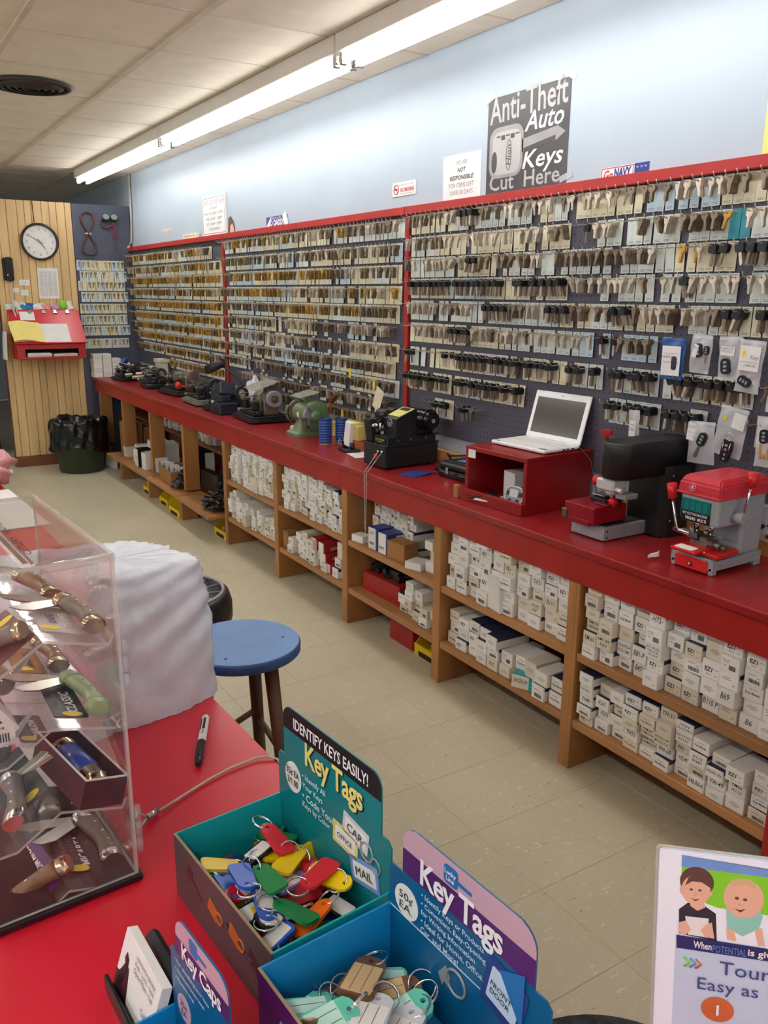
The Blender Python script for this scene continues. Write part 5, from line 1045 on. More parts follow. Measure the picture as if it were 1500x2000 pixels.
m = MB(); m.at(T(rc_[0]-.116, rc_[1]-.070, 0)); m.ring((.116, .070, .001), .012, .0013, 22, 5); m.prism([(.092, .064), (.102, .078), (.108, .070), (.106, .058), (.100, .060), (.098, .054)], .0003, .0008); m.obj('printed_ring', 'grey_metal', h2)
H3 = (.102, .140, .014, .010, .016)
b3, h3, S3_ = display_box('small blue key caps display box with a purple header', .112, .468, 6, .062, .115, .040, ('blue_card', 'blue_dark', 'box_bluewhite'), H3)
band(h3, 'lilac_band', 'lilac', H3, .115, .121, .1398); band(h3, 'purple_band', 'purple', H3, .115, .1035, .121)
text('Key Caps', h3, (.060, .1115, .0006), (1, 0, 0), (0, 1, 0), w=.068, h=.021, ink='white_ink', bold=.022, space=.92)
m = MB(); m.prism(rrect(.014, .014, .003, 3, .048, .130), .0004, .0008); m.prism([(.054, .128), (.070, .128), (.070, .131), (.054, .1315)], .0004, .0008); m.obj('key_logo', 'logo_blue', h3)
for i, s in enumerate(('• For identifying your keys', '• Fits most house keys', '• Flexible vinyl')): text(s, h3, (.010, .094-.009*i, .0004), (1, 0, 0), (0, 1, 0), h=.0055, ink='flyer_pale', bold=.01, align='LEFT')
m = MB(); m.prism(circ(.0125, 24, .022, .052), 0, .0005); pc = m.obj('price_sticker', 'lilac', h3); text('25¢\nEA', pc, (.022, .052, .0006), (1, 0, 0), (0, 1, 0), w=.012)
m = MB(); m.prism(circ(.014, 20, .075, .055, 1.4), .0, .0006); m.obj('printed_cap', 'purple', h3)

# ---- loose key tags
def tag_mesh(L, W, th, hole=True):
    bm = bmesh.new(); P = [(L/2-.006+.006*math.cos(a), (W/2-.006)*(1 if math.sin(a) > 0 else -1)+.006*math.sin(a)) for a in [math.radians(q) for q in (-85, -50, -15, 15, 50, 85)]]
    P += [(-L/2+.010-.010*math.sin(a)*1.0, W*.42*math.cos(a)) for a in [math.radians(q) for q in (20, 50, 75, 90, 105, 130, 160)]]
    ring = [bm.verts.new((x, y, 0)) for x, y in P]; n = len(ring); e = [bm.edges.new((ring[i], ring[(i+1) % n])) for i in range(n)]
    hv = [bm.verts.new((-L/2+.007+.0026*math.cos(2*PI*i/10), .0026*math.sin(2*PI*i/10), 0)) for i in range(10)]; e += [bm.edges.new((hv[i], hv[(i+1) % 10])) for i in range(10)]
    bmesh.ops.triangle_fill(bm, edges=e, use_beauty=True)
    r = bmesh.ops.extrude_face_region(bm, geom=bm.faces[:])
    for v in r['geom']:
        if isinstance(v, bmesh.types.BMVert): v.co.z += th
    for v in bm.verts: v.co.z -= th/2
    bmesh.ops.recalc_face_normals(bm, faces=bm.faces[:]); return bm
def to_mesh(bm, name, mt): me = bpy.data.meshes.new(name); bm.to_mesh(me); me.materials.append(g(mt)); return me
_tb = tag_mesh(.050, .0235, .0034); TAGM = {c: to_mesh(_tb, 'key_tag', 'tag_'+c) for c in ('red', 'dark_red', 'yellow', 'green', 'blue', 'orange', 'violet', 'black', 'navy')}
m = MB(); m.prism(rrect(.029, .0165, .0015, 2, .0065, 0), .0017, .0023); WIN = m.mesh('label', 'white_paper')
m = MB(); m.ring((-.0285, 0, .0), .0115, .0008, 20, 5, 'Z', 2); RNG = m.mesh('split_ring', 'chrome')
def put_tag(c, p0, p1, z, tilt, lab, win, roll=0, ringrot=0):
    """hole end at p0, round end at p1 (world xy)"""
    d = Vector((p1[0]-p0[0], p1[1]-p0[1], 0)); a = math.degrees(math.atan2(d.y, d.x)); mid = ((p0[0]+p1[0])/2, (p0[1]+p1[1])/2)
    M = T(mid[0], mid[1], z) @ RZ(a) @ RY(tilt) @ RX(roll)
    o = link('key_tag', TAGM[c], None, M); tag(o, lab, 'key tag', 'loose coloured key tags')
    if win: link('label', WIN, o)
    rc = BI1.inverted() @ (M @ Vector((-.029, 0, 0))); flip = 150 if not (.014 < rc.x < .114 and .014 < rc.y < .194) else 0
    link('split_ring', RNG, o, T(-.018, 0, 0) @ RZ(ringrot+flip) @ RX(R.choice((12, -12, 60, 25))) @ T(.018, 0, 0))
TOP = [('green', (502, 1684), (545, 1734), 0, 'large green tag in the middle of the teal box'), ('yellow', (522, 1675), (583, 1666), 0, 'yellow tag pointing at the header in the teal box'), ('yellow', (583, 1666), (552, 1706), 0, 'yellow tag lying over the green one in the teal box'),
       ('red', (527, 1638), (553, 1663), 0, 'dark glossy red tag high at the back of the teal box'), ('black', (476, 1680), (518, 1648), 1, 'black tag with white label leaning at the back of the teal box'), ('blue', (482, 1730), (468, 1694), 0, 'short blue tag left of the green one in the teal box'),
       ('red', (452, 1764), (506, 1722), 1, 'pinkish red tag with white label in the left of the teal box'), ('yellow', (468, 1698), (411, 1708), 0, 'yellow tag at the left wall of the teal box'), ('violet', (596, 1700), (548, 1731), 1, 'violet tag with white label in the teal box'),
       ('orange', (603, 1722), (548, 1744), 0, 'orange tag below the violet one in the teal box'), ('red', (599, 1737), (646, 1692), 0, 'bright red curved tag right of the violet one'), ('yellow', (690, 1731), (636, 1706), 0, 'yellow tag at the right wall of the teal box'),
       ('black', (627, 1744), (681, 1775), 1, 'black tag with large white label at the right of the teal box'), ('red', (636, 1674), (663, 1706), 0, 'small red tag close to the header of the teal box'), ('blue', (522, 1800), (514, 1748), 1, 'blue edged tag with white label near the front'),
       ('yellow', (520, 1812), (500, 1752), 0, 'yellow tag under the blue edged one near the front'), ('green', (544, 1756), (607, 1790), 0, 'green tag with clear hole in the front half of the teal box'), ('black', (566, 1780), (524, 1802), 1, 'black clear-fronted tag near the front of the teal box'),
       ('orange', (636, 1776), (585, 1824), 0, 'big orange tag at the near wall of the teal box'), ('blue', (414, 1722), (458, 1780), 0, 'blue tag poking through the left notch of the teal box'), ('blue', (508, 1846), (538, 1824), 1, 'blue tag at the near corner of the teal box'),
       ('dark_red', (393, 1696), (430, 1684), 0, 'dark red tag in the far left corner of the teal box'), ('green', (512, 1622), (547, 1637), 0, 'green tag deep in the back corner of the teal box'), ('black', (474, 1806), (503, 1790), 1, 'small black tag with white label at the left wall'),
       ('navy', (643, 1784), (672, 1774), 0, 'navy tag below the black one at the right wall'), ('green', (410, 1700), (432, 1730), 0, 'green tag under the yellow one at the left wall'), ('yellow', (478, 1752), (500, 1738), 0, 'yellow tag half under the pinkish red one'), ('yellow', (592, 1690), (622, 1672), 0, 'yellow tag on edge near the header of the teal box'),
       ('green', (560, 1616), (548, 1640), 0, 'green tag on edge in the back corner by the header'), ('navy', (440, 1690), (478, 1680), 0, 'navy tag at the back wall of the teal box'), ('green', (596, 1742), (640, 1740), 0, 'green tag under the bright red one'), ('dark_red', (560, 1770), (600, 1760), 0, 'dark red tag deep in the middle of the teal box')]
BI1 = (T(.2415, .5605, CT) @ RZ(5))
for i, (c, a, b, win, lb) in enumerate(TOP):
    deep = i >= 21; z = 1.040-(.010 if deep else 0)+.004*((i*7) % 3)+{0: .026, 16: .014, 5: .016, 10: .014, 6: .008, 3: .012, 4: .010}.get(i, 0)
    p = onz(*a, z); q = onz(*b, z); mid = (p+q)/2; l = BI1.inverted() @ mid
    l.x = min(max(l.x, .022), .108); l.y = min(max(l.y, .024), .184); mid = BI1 @ l; d = (q-p).normalized()*.025; d.z = 0
    put_tag(c, mid-d, mid+d, z+.004*(i % 4)-.004, R.uniform(-16, 10), lb+(', teal display box' if 'teal' not in lb else ''), win, R.uniform(-16, 16) if i not in (27, 28) else 65, R.uniform(-40, 40))
UND = ['red', 'yellow', 'green', 'blue', 'orange', 'black', 'navy', 'violet']
for i in range(30):
    l = BI1 @ Vector((.026+.078*R.random(), .030+.15*((i+.5)/30), 0)); a = R.uniform(0, 2*PI); d = Vector((math.cos(a), math.sin(a), 0))*.018
    c = UND[i % 8]; M = T(l.x, l.y, 1.010+.024*R.random()) @ RZ(math.degrees(a)) @ RX(R.uniform(-14, 14)); o = link('key_tag', TAGM[c], None, M); lb = '%s key tag buried low in the pile of the teal box' % c; tag(o, lb, 'key tag', 'buried %s key tags' % c); USED.pop(lb)
# labelled tags in the blue box
_tb2 = tag_mesh(.058, .034, .005); TAG2 = {c: to_mesh(_tb2, 'key_tag', 'tag_'+c) for c in ('brown', 'aqua', 'frost')}
def win2(mt):
    m = MB(); m.prism(rrect(.040, .027, .001, 2, .006, 0), .0024, .0032); m.mi(1)
    for y in (-.006, .004): m.prism([(-.013, y), (.025, y), (.025, y+.0007), (-.013, y+.0007)], .0032, .0034)
    return m.mesh('label', [mt, 'grey_ink'])
W2 = {'brown': win2('tan_paper'), 'aqua': win2('mint_paper'), 'frost': win2('white_paper')}
m = MB(); m.ring((-.030, 0, .0), .0125, .0009, 20, 5, 'Z', 2); RNG2 = m.mesh('split_ring', 'chrome')
BI2 = (T(.2385, .352, CT) @ RZ(4))
for c, a, b, z, tl, rl, lb in (('brown', (728, 1862), (693, 1944), 1.052, -12, 0, 'brown framed tag with tan label on top of the blue box pile'), ('brown', (600, 1912), (566, 1966), 1.046, -24, 14, 'brown framed tag leaning at the left wall of the blue box'), ('aqua', (600, 1980), (560, 1990), 1.05, -8, 6, 'aqua tag in front of the left brown one, blue box'),
        ('aqua', (622, 1948), (590, 1990), 1.044, -14, 0, 'aqua tag between the brown tags in the blue box'), ('aqua', (672, 1975), (600, 2010), 1.056, 4, -8, 'large aqua tag at the near edge of the blue box'), ('frost', (736, 1952), (708, 2016), 1.056, -6, 4, 'clear frosted tag with white label in the blue box'),
        ('brown', (790, 1935), (735, 1945), 1.036, 8, -10, 'brown tag lying flat right of the top one'), ('aqua', (672, 1900), (760, 1895), 1.034, 6, 12, 'aqua tag below the top brown one'), ('aqua', (800, 1970), (770, 1985), 1.038, 10, -6, 'aqua tag by the header wall of the blue box'), ('brown', (640, 1930), (660, 1960), 1.026, 0, 0, 'brown tag deep below the aqua tags'), ('frost', (790, 2000), (770, 2030), 1.04, 6, 6, 'frosted tag at the near right corner of the blue box'), ('aqua', (700, 1990), (740, 2010), 1.03, 0, 4, 'aqua tag deep below the frosted one')):
    p = onz(*a, z); q = onz(*b, z); l = BI2.inverted() @ ((p+q)/2); l.x = min(max(l.x, .028), .112); l.y = min(max(l.y, .03), .165); mid = BI2 @ l; d = q-p
    M = T(mid.x, mid.y, z-.004) @ RZ(math.degrees(math.atan2(d.y, d.x))) @ RY(tl) @ RX(rl)
    o = link('key_tag', TAG2[c], None, M); tag(o, lb, 'key tag', 'labelled key tags in the blue box'); link('label', W2[c], o); link('split_ring', RNG2, o, T(-.022, 0, 0) @ RZ(R.uniform(-50, 50)) @ RX(R.choice((70, 20, -30))) @ T(.022, 0, 0))
for i in range(10):
    l = BI2 @ Vector((.03+.075*R.random(), .03+.013*i, 0)); o = link('key_tag', TAG2[('brown', 'aqua')[i % 2]], None, T(l.x, l.y, 1.009+.012*R.random()) @ RZ(R.uniform(0, 360)) @ RX(R.uniform(-10, 10))); lb = '%s labelled key tag low in the pile of the blue box' % ('brown', 'aqua')[i % 2]; tag(o, lb, 'key tag', 'buried %s labelled tags' % ('brown', 'aqua')[i % 2]); USED.pop(lb)

# ---- business card holder
t = thing('card_holder', 'black business card holder with a leaning card stack', 'card holder', (.132, .632, CT), 3)
mk(t, 'base', 'black_plastic', lambda m: (m.box(-.004, .052, -.045, .045, 0, .005, .001), m.box(-.007, -.003, -.045, .045, 0, .018, .001)))
def f(m):
    P = [(.030, .004), (.034, .03), (.038, .05), (.046, .056), (.052, .05), (.050, .02), (.052, .004)]
    m.at(frame((0, -.045, 0), (1, 0, 0), (0, 0, 1)).inverted().inverted()); m.at(T(0, .045, 0) @ RX(90)); m.prism([(x*.9, z*.8) for x, z in P], 0, .09)
mk(t, 'back_rest', 'black_plastic', f)
t = thing('business_cards', 'stack of business cards with a silhouette print in a black holder', 'cards', M=T(.1335, .632, CT+.0055) @ RZ(3) @ RY(18))
mk(t, 'stack', 'white_paper', lambda m: m.box(-.001, .009, -.044, .044, 0, .056, .0004))
st = t.children[0]; F = frame((-.0012, .044, 0), (0, -1, 0), (0, 0, 1))
flat(st, 'printed_panel', 'maroon_print', [(0, 0), (.034, 0), (.030, .012), (.024, .030), (.016, .030), (.010, .018), (0, .016)], F, 0, .0003); flat(st, 'silhouette', 'box_black', [(.006, .006), (.016, .010), (.022, .026), (.020, .036), (.014, .040), (.012, .034), (.015, .030), (.010, .022), (.004, .014)], F, .0003, .0006)
for i, s in enumerate(('LOCKSMITH SERVICE', 'Keys - Locks - Safes', 'Open Mon - Sat')): text(s, st, (-.0013, -.012, .048-.006*i), (0, -1, 0), (0, 0, 1), w=.045, ink='grey_ink', lift=.0004)
text('Call us', st, (-.0013, -.028, .018), (0, -1, 0), (0, 0, 1), w=.02, ink='grey_ink', lift=.0004)

# ---- marker and steel cable
pa = onz(402, 1401, 1.006); pb = onz(386, 1497, 1.006); d = (pb-pa).normalized()
t = thing('marker_pen', 'black and white marker pen lying on the red counter', 'marker', (pa.x, pa.y, 1.0065), math.degrees(math.atan2(d.y, d.x)))
mk(t, 'barrel', 'white_paper', lambda m: (m.cyl((0, 0, 0), (.003, 0, 0), .0045, .0058, 16), m.cyl((.003, 0, 0), (.075, 0, 0), .0058, .0060, 16))); mk(t, 'cap', 'black_plastic', lambda m: (m.cyl((.075, 0, 0), (.115, 0, 0), .0064, .0062, 16), m.cyl((.115, 0, 0), (.133, 0, 0), .0062, .0035, 16), m.box(.08, .12, -.001, .001, .005, .0082, .0005)))
m = MB()
for y0 in (-.35, .6): m.lathe([(.0060, .012), (.0060, .045)], 4, RY(90), 180+y0*60, 215+y0*60)
m.obj('print', 'ink', t); text('FINE POINT', t, (.045, .0, .0062), (-1, 0, 0), (0, -1, 0), w=.03, ink='ink')
t = thing('security_cable', 'grey steel cable running from the knife case across the red counter', 'cable', (0, 0, 0))
pts = [onz(300, 1590, 1.006), onz(345, 1562, 1.004), onz(380, 1540, 1.0035), onz(412, 1520, 1.0035), onz(450, 1500, 1.0035), onz(500, 1480, 1.0035), onz(523, 1477, 1.004)]
pts += [Vector((.428, .955, 1.002)), Vector((.432, .93, .985)), Vector((.431, .90, .93))]
mk(t, 'wire', 'cord_grey', lambda m: m.tube(pts, .0017, 7))
c0 = onz(287, 1598, 1.008); c1 = onz(307, 1583, 1.006); mk(t, 'crimp', 'steel', lambda m: m.cyl(c0, c1, .0042, n=12)); e0 = onz(268, 1588, 1.02); e1 = onz(272, 1618, 1.012); mk(t, 'loop', 'cord_grey', lambda m: m.tube([c0, (c0+e0)/2+Vector((0, 0, .002)), e0, (e0+e1)/2+Vector((-.004, 0, 0)), e1, c0], .0015, 6))

# ---- white plastic bag over a box-shaped machine
rr = random.Random(11)
def bagf(u, v):
    a = 2*PI*u; c, s = math.cos(a), math.sin(a); n = 6.0
    k = (abs(c)**n+abs(s)**n)**(-1/n); x = c*k; y = s*k
    t = PI/2*min(1, v)**1.7; r = max(0, math.cos(t))**.10 if v < 1 else 0; z = .232*math.sin(t)**.40 if v > 0 else 0
    z *= 1-.05*x*0-.035*(x+y)*min(1, v*2)
    wr = .003*math.sin(5*a+4*v+math.sin(9*v))*math.sin(4*v+2*a)+.0018*math.sin(13*a-11*v+2*math.sin(7*v))*math.sin(6*v+a)+.0014*math.sin(34*v+7*math.sin(3*a)+5*a)+.0016*math.sin(47*a+19*v+3*math.sin(9*v))
    w = min(1, r*1.6)*r; fl = .006*math.exp(-((v-.0)/.04)**2)*(1+math.sin(9*a+1))
    return ((.153*r+wr*w+fl*.4)*x, (.128*r+wr*w+fl*.4)*y, max(0, z+wr*.7*(1 if v > .1 else 0)))
t = thing('covered_machine', 'box-shaped machine wrapped in a white plastic bag on the red counter', 'bag', (.268, 1.275, CT), 8)
mk(t, 'plastic_bag', 'bag_white', lambda m: m.grid(bagf, 132, 64, True, True))
# ---- acrylic knife case
kc = thing('knife_case', 'clear acrylic display case of pocket knives on a black base', 'display case', (.194, .812, CT+.0004), 4)
CL, CW, CH, th = .300, -.147, .378, .0034
def plate(nm, x0, x1, y0, y1, z0, z1):
    m = MB(); v = [(x0,y0,z0),(x1,y0,z0),(x1,y1,z0),(x0,y1,z0),(x0,y0,z1),(x1,y0,z1),(x1,y1,z1),(x0,y1,z1)]
    fs = [(3,2,1,0),(4,5,6,7),(0,1,5,4),(1,2,6,5),(2,3,7,6),(3,0,4,7)]; d = (x1-x0, y1-y0, z1-z0); ax = d.index(min(d)); big = {0: (3, 5), 1: (2, 4), 2: (0, 1)}[ax]
    for i, q in enumerate(fs): m.mi(0 if i in big else 1); m.add(v, [q])
    return m.obj(nm, ['acrylic', 'plate_edge'], kc)
plate('side_door', -th, 0, .0, CL, .008, CH); plate('top_sheet', CW, -th-.0003, 0, CL, CH-th, CH); plate('end_sheet', CW+th, -th-.0004, 0, th, .008, CH-th-.0003); plate('far_sheet', CW+th, -th-.0004, CL-th, CL, .008, CH-th-.0003); plate('front_sheet', CW, CW+th-.0002, 0, CL, .008, CH-th-.0003)
m = MB(); m.cyl((CW, .0, CH-.004), (0, .0, CH-.004), .0045, n=10); m.obj('rounded_edge', 'acrylic', kc)
m = MB(); m.box(-.085, -.080, 0, CL, CH, CH+.004); m.box(-.077, -.075, 0, CL, CH, CH+.003); o = m.obj('top_rail', 'steel', kc)
text('CUTLERY   KNIVES   CASE', kc, (-.070, .14, CH+.0003), (0, 1, 0), (-1, 0, 0), w=.2, h=.007, ink='ink')
m = MB(); m.box(CW-.004, .004, -.004, CL+.004, 0, .0079, .0015); m.obj('base', 'case_base', kc)
for z in (.255, .060):
    m = MB(); m.box(.0, .002, .004, .03, z-.028, z+.028); m.cyl((.0045, .004, z-.028), (.0045, .004, z-.010), .0042, n=10); m.cyl((.0045, .004, z-.008), (.0045, .004, z+.010), .0042, n=10); m.cyl((.0045, .004, z+.012), (.0045, .004, z+.028), .0042, n=10); m.obj('hinge', 'acrylic_haze', kc)
ZT = (.300, .206, .111, .016)
for zt in ZT:
    P = [(-.147+.004, zt-.028), (-.118, zt-.028), (-.073, zt), (-.011, zt-.018), (-.005, zt-.008)]
    m = MB(); n = len(P); y0, y1 = .005, CL-.005; k = .003
    vs = [(x, y0, z) for x, z in P]+[(x, y0, z-k) for x, z in P]+[(x, y1, z) for x, z in P]+[(x, y1, z-k) for x, z in P]
    for i in range(n-1):
        m.mi(0); m.add(vs, [(i, i+1, 2*n+i+1, 2*n+i), (n+i, 3*n+i, 3*n+i+1, n+i+1)]); m.mi(1); m.add(vs, [(i, n+i, n+i+1, i+1), (2*n+i, 2*n+i+1, 3*n+i+1, 3*n+i)])
    m.obj('tray', ['acrylic_tray', 'plate_edge'], kc)
KC = T(.194, .812, CT) @ RZ(4)
def rslope(k, x, y, up=.0): return KC @ T(-.073, y, ZT[k]+.0006) @ RY(16.2) @ T(x, 0, up)
def lslope(k, x, y, up=.0): return KC @ T(-.073, y, ZT[k]+.0006) @ RY(-32) @ T(-x, 0, up)
def knife(label, M, L, hm, blades, bol='bolster', curve=.006):
    """handle along local y, blades open towards -x"""
    t = thing('pocket_knife', label, 'pocket knife', M=M @ S3(1.08, 1.12, 1), group='pocket knives in the case')
    def hw(v): return (.0075+.0015*math.cos(2*PI*v))
    def cx(v): return curve*math.sin(PI*v)
    def f(m, v0, v1, k=1.0):
        n = 8; vs = []; 
        for i in range(n+1):
            v = v0+(v1-v0)*i/n; w = 1.4*hw(v)*k*(1 if .04 < v < .96 else .8)
            for a in range(10): q = 2*PI*a/10; vs.append((cx(v)+w*math.cos(q), (v-.5)*L, .009+.0085*k*math.sin(q)))
        m.add(vs, [(i*10+a, i*10+(a+1) % 10, i*10+10+(a+1) % 10, i*10+10+a) for i in range(n) for a in range(10)], True); m.add(vs, [tuple(range(9, -1, -1)), tuple(range(n*10, n*10+10))])
    mk(t, 'handle', hm, lambda m: f(m, .14, .86)); mk(t, 'bolster', bol, lambda m: f(m, 0, .142, 1.03)); mk(t, 'bolster', bol, lambda m: f(m, .858, 1, 1.03))
    mk(t, 'rivet', bol, lambda m: [m.cyl((cx(v), (v-.5)*L, .0165), (cx(v), (v-.5)*L, .0181), .0014, n=8) for v in (.3, .5, .7)])
    for ang, bl, end in blades:
        mk(t, 'blade', 'blade', lambda m: (m.at(T(0, (.5 if end else -.5)*L*.9, .008) @ RZ(ang) @ RX(10)), m.prism([(0, -.005), (-bl*.8, -.0085), (-bl*1.05, -.004), (-bl*1.15, .004), (-bl*.6, .0062), (0, .005)], -.0008, .0008)))
    return t
def kcard(label, M, w, h, mt, words=(), sticker=None, xd=(0, 1, 0), ud=(-1, 0, 0)):
    t = thing('card', label, 'card', M=M, group='printed cards in the knife case')
    c = mk(t, 'sheet', mt, lambda m: m.prism(rrect(w, h, .004), 0, .0009))
    for s, x, y, tw, ink in words: text(s, c, (x, y, .001), xd, ud, w=tw, ink=ink, bold=.02)
    if sticker: mk(t, 'price_sticker', 'yellow_sticker', lambda m: m.prism(circ(.0105, 20, sticker[0], sticker[1], .6), .001, .0014))
# tray 1 (top)
kcard('colourful knife card with white print on the top tray', rslope(0, .03, .075) @ RZ(-6), .040, .085, 'poster_light', (('TRAPPER', .010, .0, .05, 'white_ink'), ('KNIFE', -.004, .0, .03, 'flyer_ink')), (-.010, -.03))
knife('pocket knife with two open blades on the top tray', rslope(0, .052, .075, .001) @ RZ(4), .085, 'knife_grey', ((28, .06, 1), (-8, .055, 1)))
knife('closed pearl handled knife at the back of the top tray', rslope(0, .034, .175, .001) @ RZ(10), .075, 'knife_horn', ())
kcard('red knife card with a yellow price sticker on the left slope', lslope(0, .028, .075) @ RZ(4), .045, .10, 'pouch', (('CLASSIC', .0, .01, .04, 'white_ink'),), (.012, .025), (0, -1, 0), (1, 0, 0))
knife('pocket knife lying over the red card on the left slope', lslope(0, .036, .05, .001) @ RZ(60), .06, 'knife_grey', ())
# tray 2
kcard('orange knife card with dark lettering on the second tray', rslope(1, .02, .20) @ RZ(-3), .036, .085, 'wax_card', (('HAWKBILL', .004, 0, .055, 'ink'),), (-.006, -.03))
knife('horn handled knife beside the orange card on the second tray', rslope(1, .046, .20, .001), .08, 'knife_horn', ())
kcard('dark knife card reading CLASSIC on the second tray', rslope(1, .030, .075) @ RZ(-4), .036, .09, 'box_black', (('CLASSIC', .004, -.005, .055, 'white_ink'), ('CARBON STEEL', -.008, .0, .035, 'grey_ink')), (.002, -.037))
knife('green handled knife with two open blades on the second tray', rslope(1, .050, .075, .001) @ RZ(3), .085, 'knife_green', ((24, .06, 1), (-6, .065, 1)), 'knife_green')
o = carton('box', 'small box with white end and bar code on the left of the case', 'box', lslope(1, .050, .05, .001) @ RZ(90) @ T(0, -.004, 0), (.085, .04, .045), ('purple', 'white_paper'))
kcard('white bar coded end label of the small box in the case', KC @ T(-.117, .0475, ZT[1]-.014) @ RX(90), .034, .026, 'white_paper', (('|||||||||', 0, -.003, .022, 'ink'), ('18-92018', 0, .008, .014, 'ink')), None, (1, 0, 0), (0, 1, 0))
# tray 3
kcard('brown knife card at the back of the third tray', rslope(2, .02, .21) @ RZ(-3), .036, .08, 'maroon_print', (('BARLOW', .004, 0, .05, 'white_ink'),), (-.006, -.03))
t = thing('knife_box', 'open maroon box holding a blue handled knife, third tray', 'box', M=rslope(2, .034, .068) @ RZ(8))
for nm, q in (('wall', (-.024, -.0228, -.062, .062, 0, .032)), ('wall', (.0228, .024, -.062, .062, 0, .032)), ('wall', (-.0228, .0228, -.062, -.0608, 0, .032)), ('wall', (-.0228, .0228, .0608, .062, 0, .032))):
    m = MB(); m.box(*q); m.mi(1); m.box(q[0]-.0003, q[1]+.0003, q[2]-.0003, q[3]+.0003, .032, .0335); m.obj(nm, ['maroon_print', 'white_paper'], t)
m = MB(); m.box(-.0228, .0228, -.0608, .0608, .0003, .0015); m.obj('floor_panel', 'wax_card', t)
kb = thing('pocket_knife', 'big blue handled knife with brass bolsters lying in the maroon box', 'pocket knife', M=rslope(2, .034, .068, .016) @ RZ(8), group='pocket knives in the case')
def f(m, y0, y1, r0, r1): m.cyl((0, y0, .0), (0, y1, .0), r0, r1, 20)
mk(kb, 'handle', 'knife_blue', lambda m: f(m, -.026, .030, .0165, .0165)); mk(kb, 'bolster', 'bolster', lambda m: (f(m, -.044, -.026, .0165, .0168), f(m, -.052, -.044, .010, .0165))); mk(kb, 'bolster', 'bolster', lambda m: (f(m, .030, .044, .0168, .0165), f(m, .044, .050, .0165, .010)))
kcard('black knife card with a diamond emblem on the left slope', lslope(2, .024, .11) @ RZ(3), .046, .115, 'box_black', (('CARBON', -.002, .035, .022, 'grey_ink'),), (.004, -.045), (0, -1, 0), (1, 0, 0))
de = MB(); de.at(lslope(2, .024, .11, .0012) @ RZ(3)); de.tube([(-.014, 0, 0), (0, .014, 0), (.014, 0, 0), (0, -.014, 0)], .0008, 5, True)
de = de.obj('emblem', 'grey_metal'); cdo = [o for o in bpy.data.objects if o.get('label', '') == 'black knife card with a diamond emblem on the left slope'][0]; mw = Matrix(); de.parent = cdo; de.matrix_parent_inverse = (lslope(2, .024, .11) @ RZ(3)).inverted()
text('TREE\nBRAND', cdo, (0, 0, .0012), (0, -1, 0), (1, 0, 0), w=.014, ink='grey_ink')
knife('dark knife with open blades behind the emblem card', lslope(2, .030, .20, .001) @ RZ(12), .075, 'knife_horn', ((200, .05, 0),))
knife('knife with two open blades on the near left of the third tray', lslope(2, .034, .070, .002) @ RZ(-12), .07, 'knife_grey', ((185, .05, 1), (170, .045, 1)), 'steel')
knife('closed horn knife on the left slope of the second tray', lslope(1, .020, .17, .001) @ RZ(8), .08, 'knife_horn', ((-160, .05, 0),))
kcard('dark knife card on the left slope of the second tray', lslope(1, .030, .20) @ RZ(4), .045, .09, 'maroon_print', (('STOCKMAN', .0, .0, .05, 'white_ink'),), (.012, .03), (0, -1, 0), (1, 0, 0))
knife('closed grey knife at the back of the lowest tray', rslope(3, .02, .19, .001) @ RZ(-6), .08, 'knife_grey', ((20, .05, 1),), 'steel')
# tray 4 (bottom)
kcard('dark knife card with MICARTA print on the lowest tray', rslope(3, .026, .085) @ RZ(-5), .040, .10, 'maroon_print', (('MICARTA', .009, -.008, .062, 'white_ink'), ('C L A S S I C', -.002, -.004, .045, 'grey_ink'), ('TRAPPER', -.011, 0, .035, 'grey_ink')), (.0, -.044))
knife('grey handled knife with two open blades on the lowest tray', rslope(3, .052, .085, .001) @ RZ(4), .09, 'knife_grey', ((30, .065, 1), (2, .07, 1)), 'steel')
o = carton('box', 'dark maroon box with a white top at the back of the lowest tray', 'box', rslope(3, .034, .225) @ RZ(90) @ T(-.05, 0, 0), (.11, .048, .03), ('maroon_print', 'white_paper'))
kcard('purple knife card with DENIM MICARTA print, lowest tray', lslope(3, .022, .075) @ RZ(6), .040, .10, 'purple', (('DENIM MICARTA', .006, .004, .078, 'white_ink'),), (-.002, .04), (0, -1, 0), (1, 0, 0))
knife('pocket knife with horn handle at the near left of the case', lslope(3, .030, .04, .001) @ RZ(75), .085, 'knife_horn', ((-10, .05, 1),))
# paper and bags at the far end of the counter
m = MB(); m.at(T(.29, 2.62, CT) @ RZ(4)); m.grid(lambda u, v: (-.30+.40*u, -.24+.5*v, .0015+.004*math.sin(3*u+2*v)**2), 12, 12); m.grid(lambda u, v: (-.30+.40*u, -.24+.5*v, .0005), 1, 1); tag(m.obj('paper_sheet', 'white_paper'), 'large white paper on the far part of the red counter', 'paper')
rr = random.Random(5)
def cr2(u, v):
    a = 2*PI*u; b = PI*(v-.5); r = .10*(1+.2*math.sin(4*a+3*b)+.12*math.sin(9*b+5*a)); return (r*math.cos(b)*math.cos(a), 1.3*r*math.cos(b)*math.sin(a), max(0, .05+.6*r*math.sin(b)))
m = MB(); m.grid(cr2, 26, 14, True, True); tag(m.obj('plastic_bag', 'bag_pink', None, T(.315, 3.06, CT)), 'crumpled pink and white plastic bag at the far end of the red counter', 'bag')

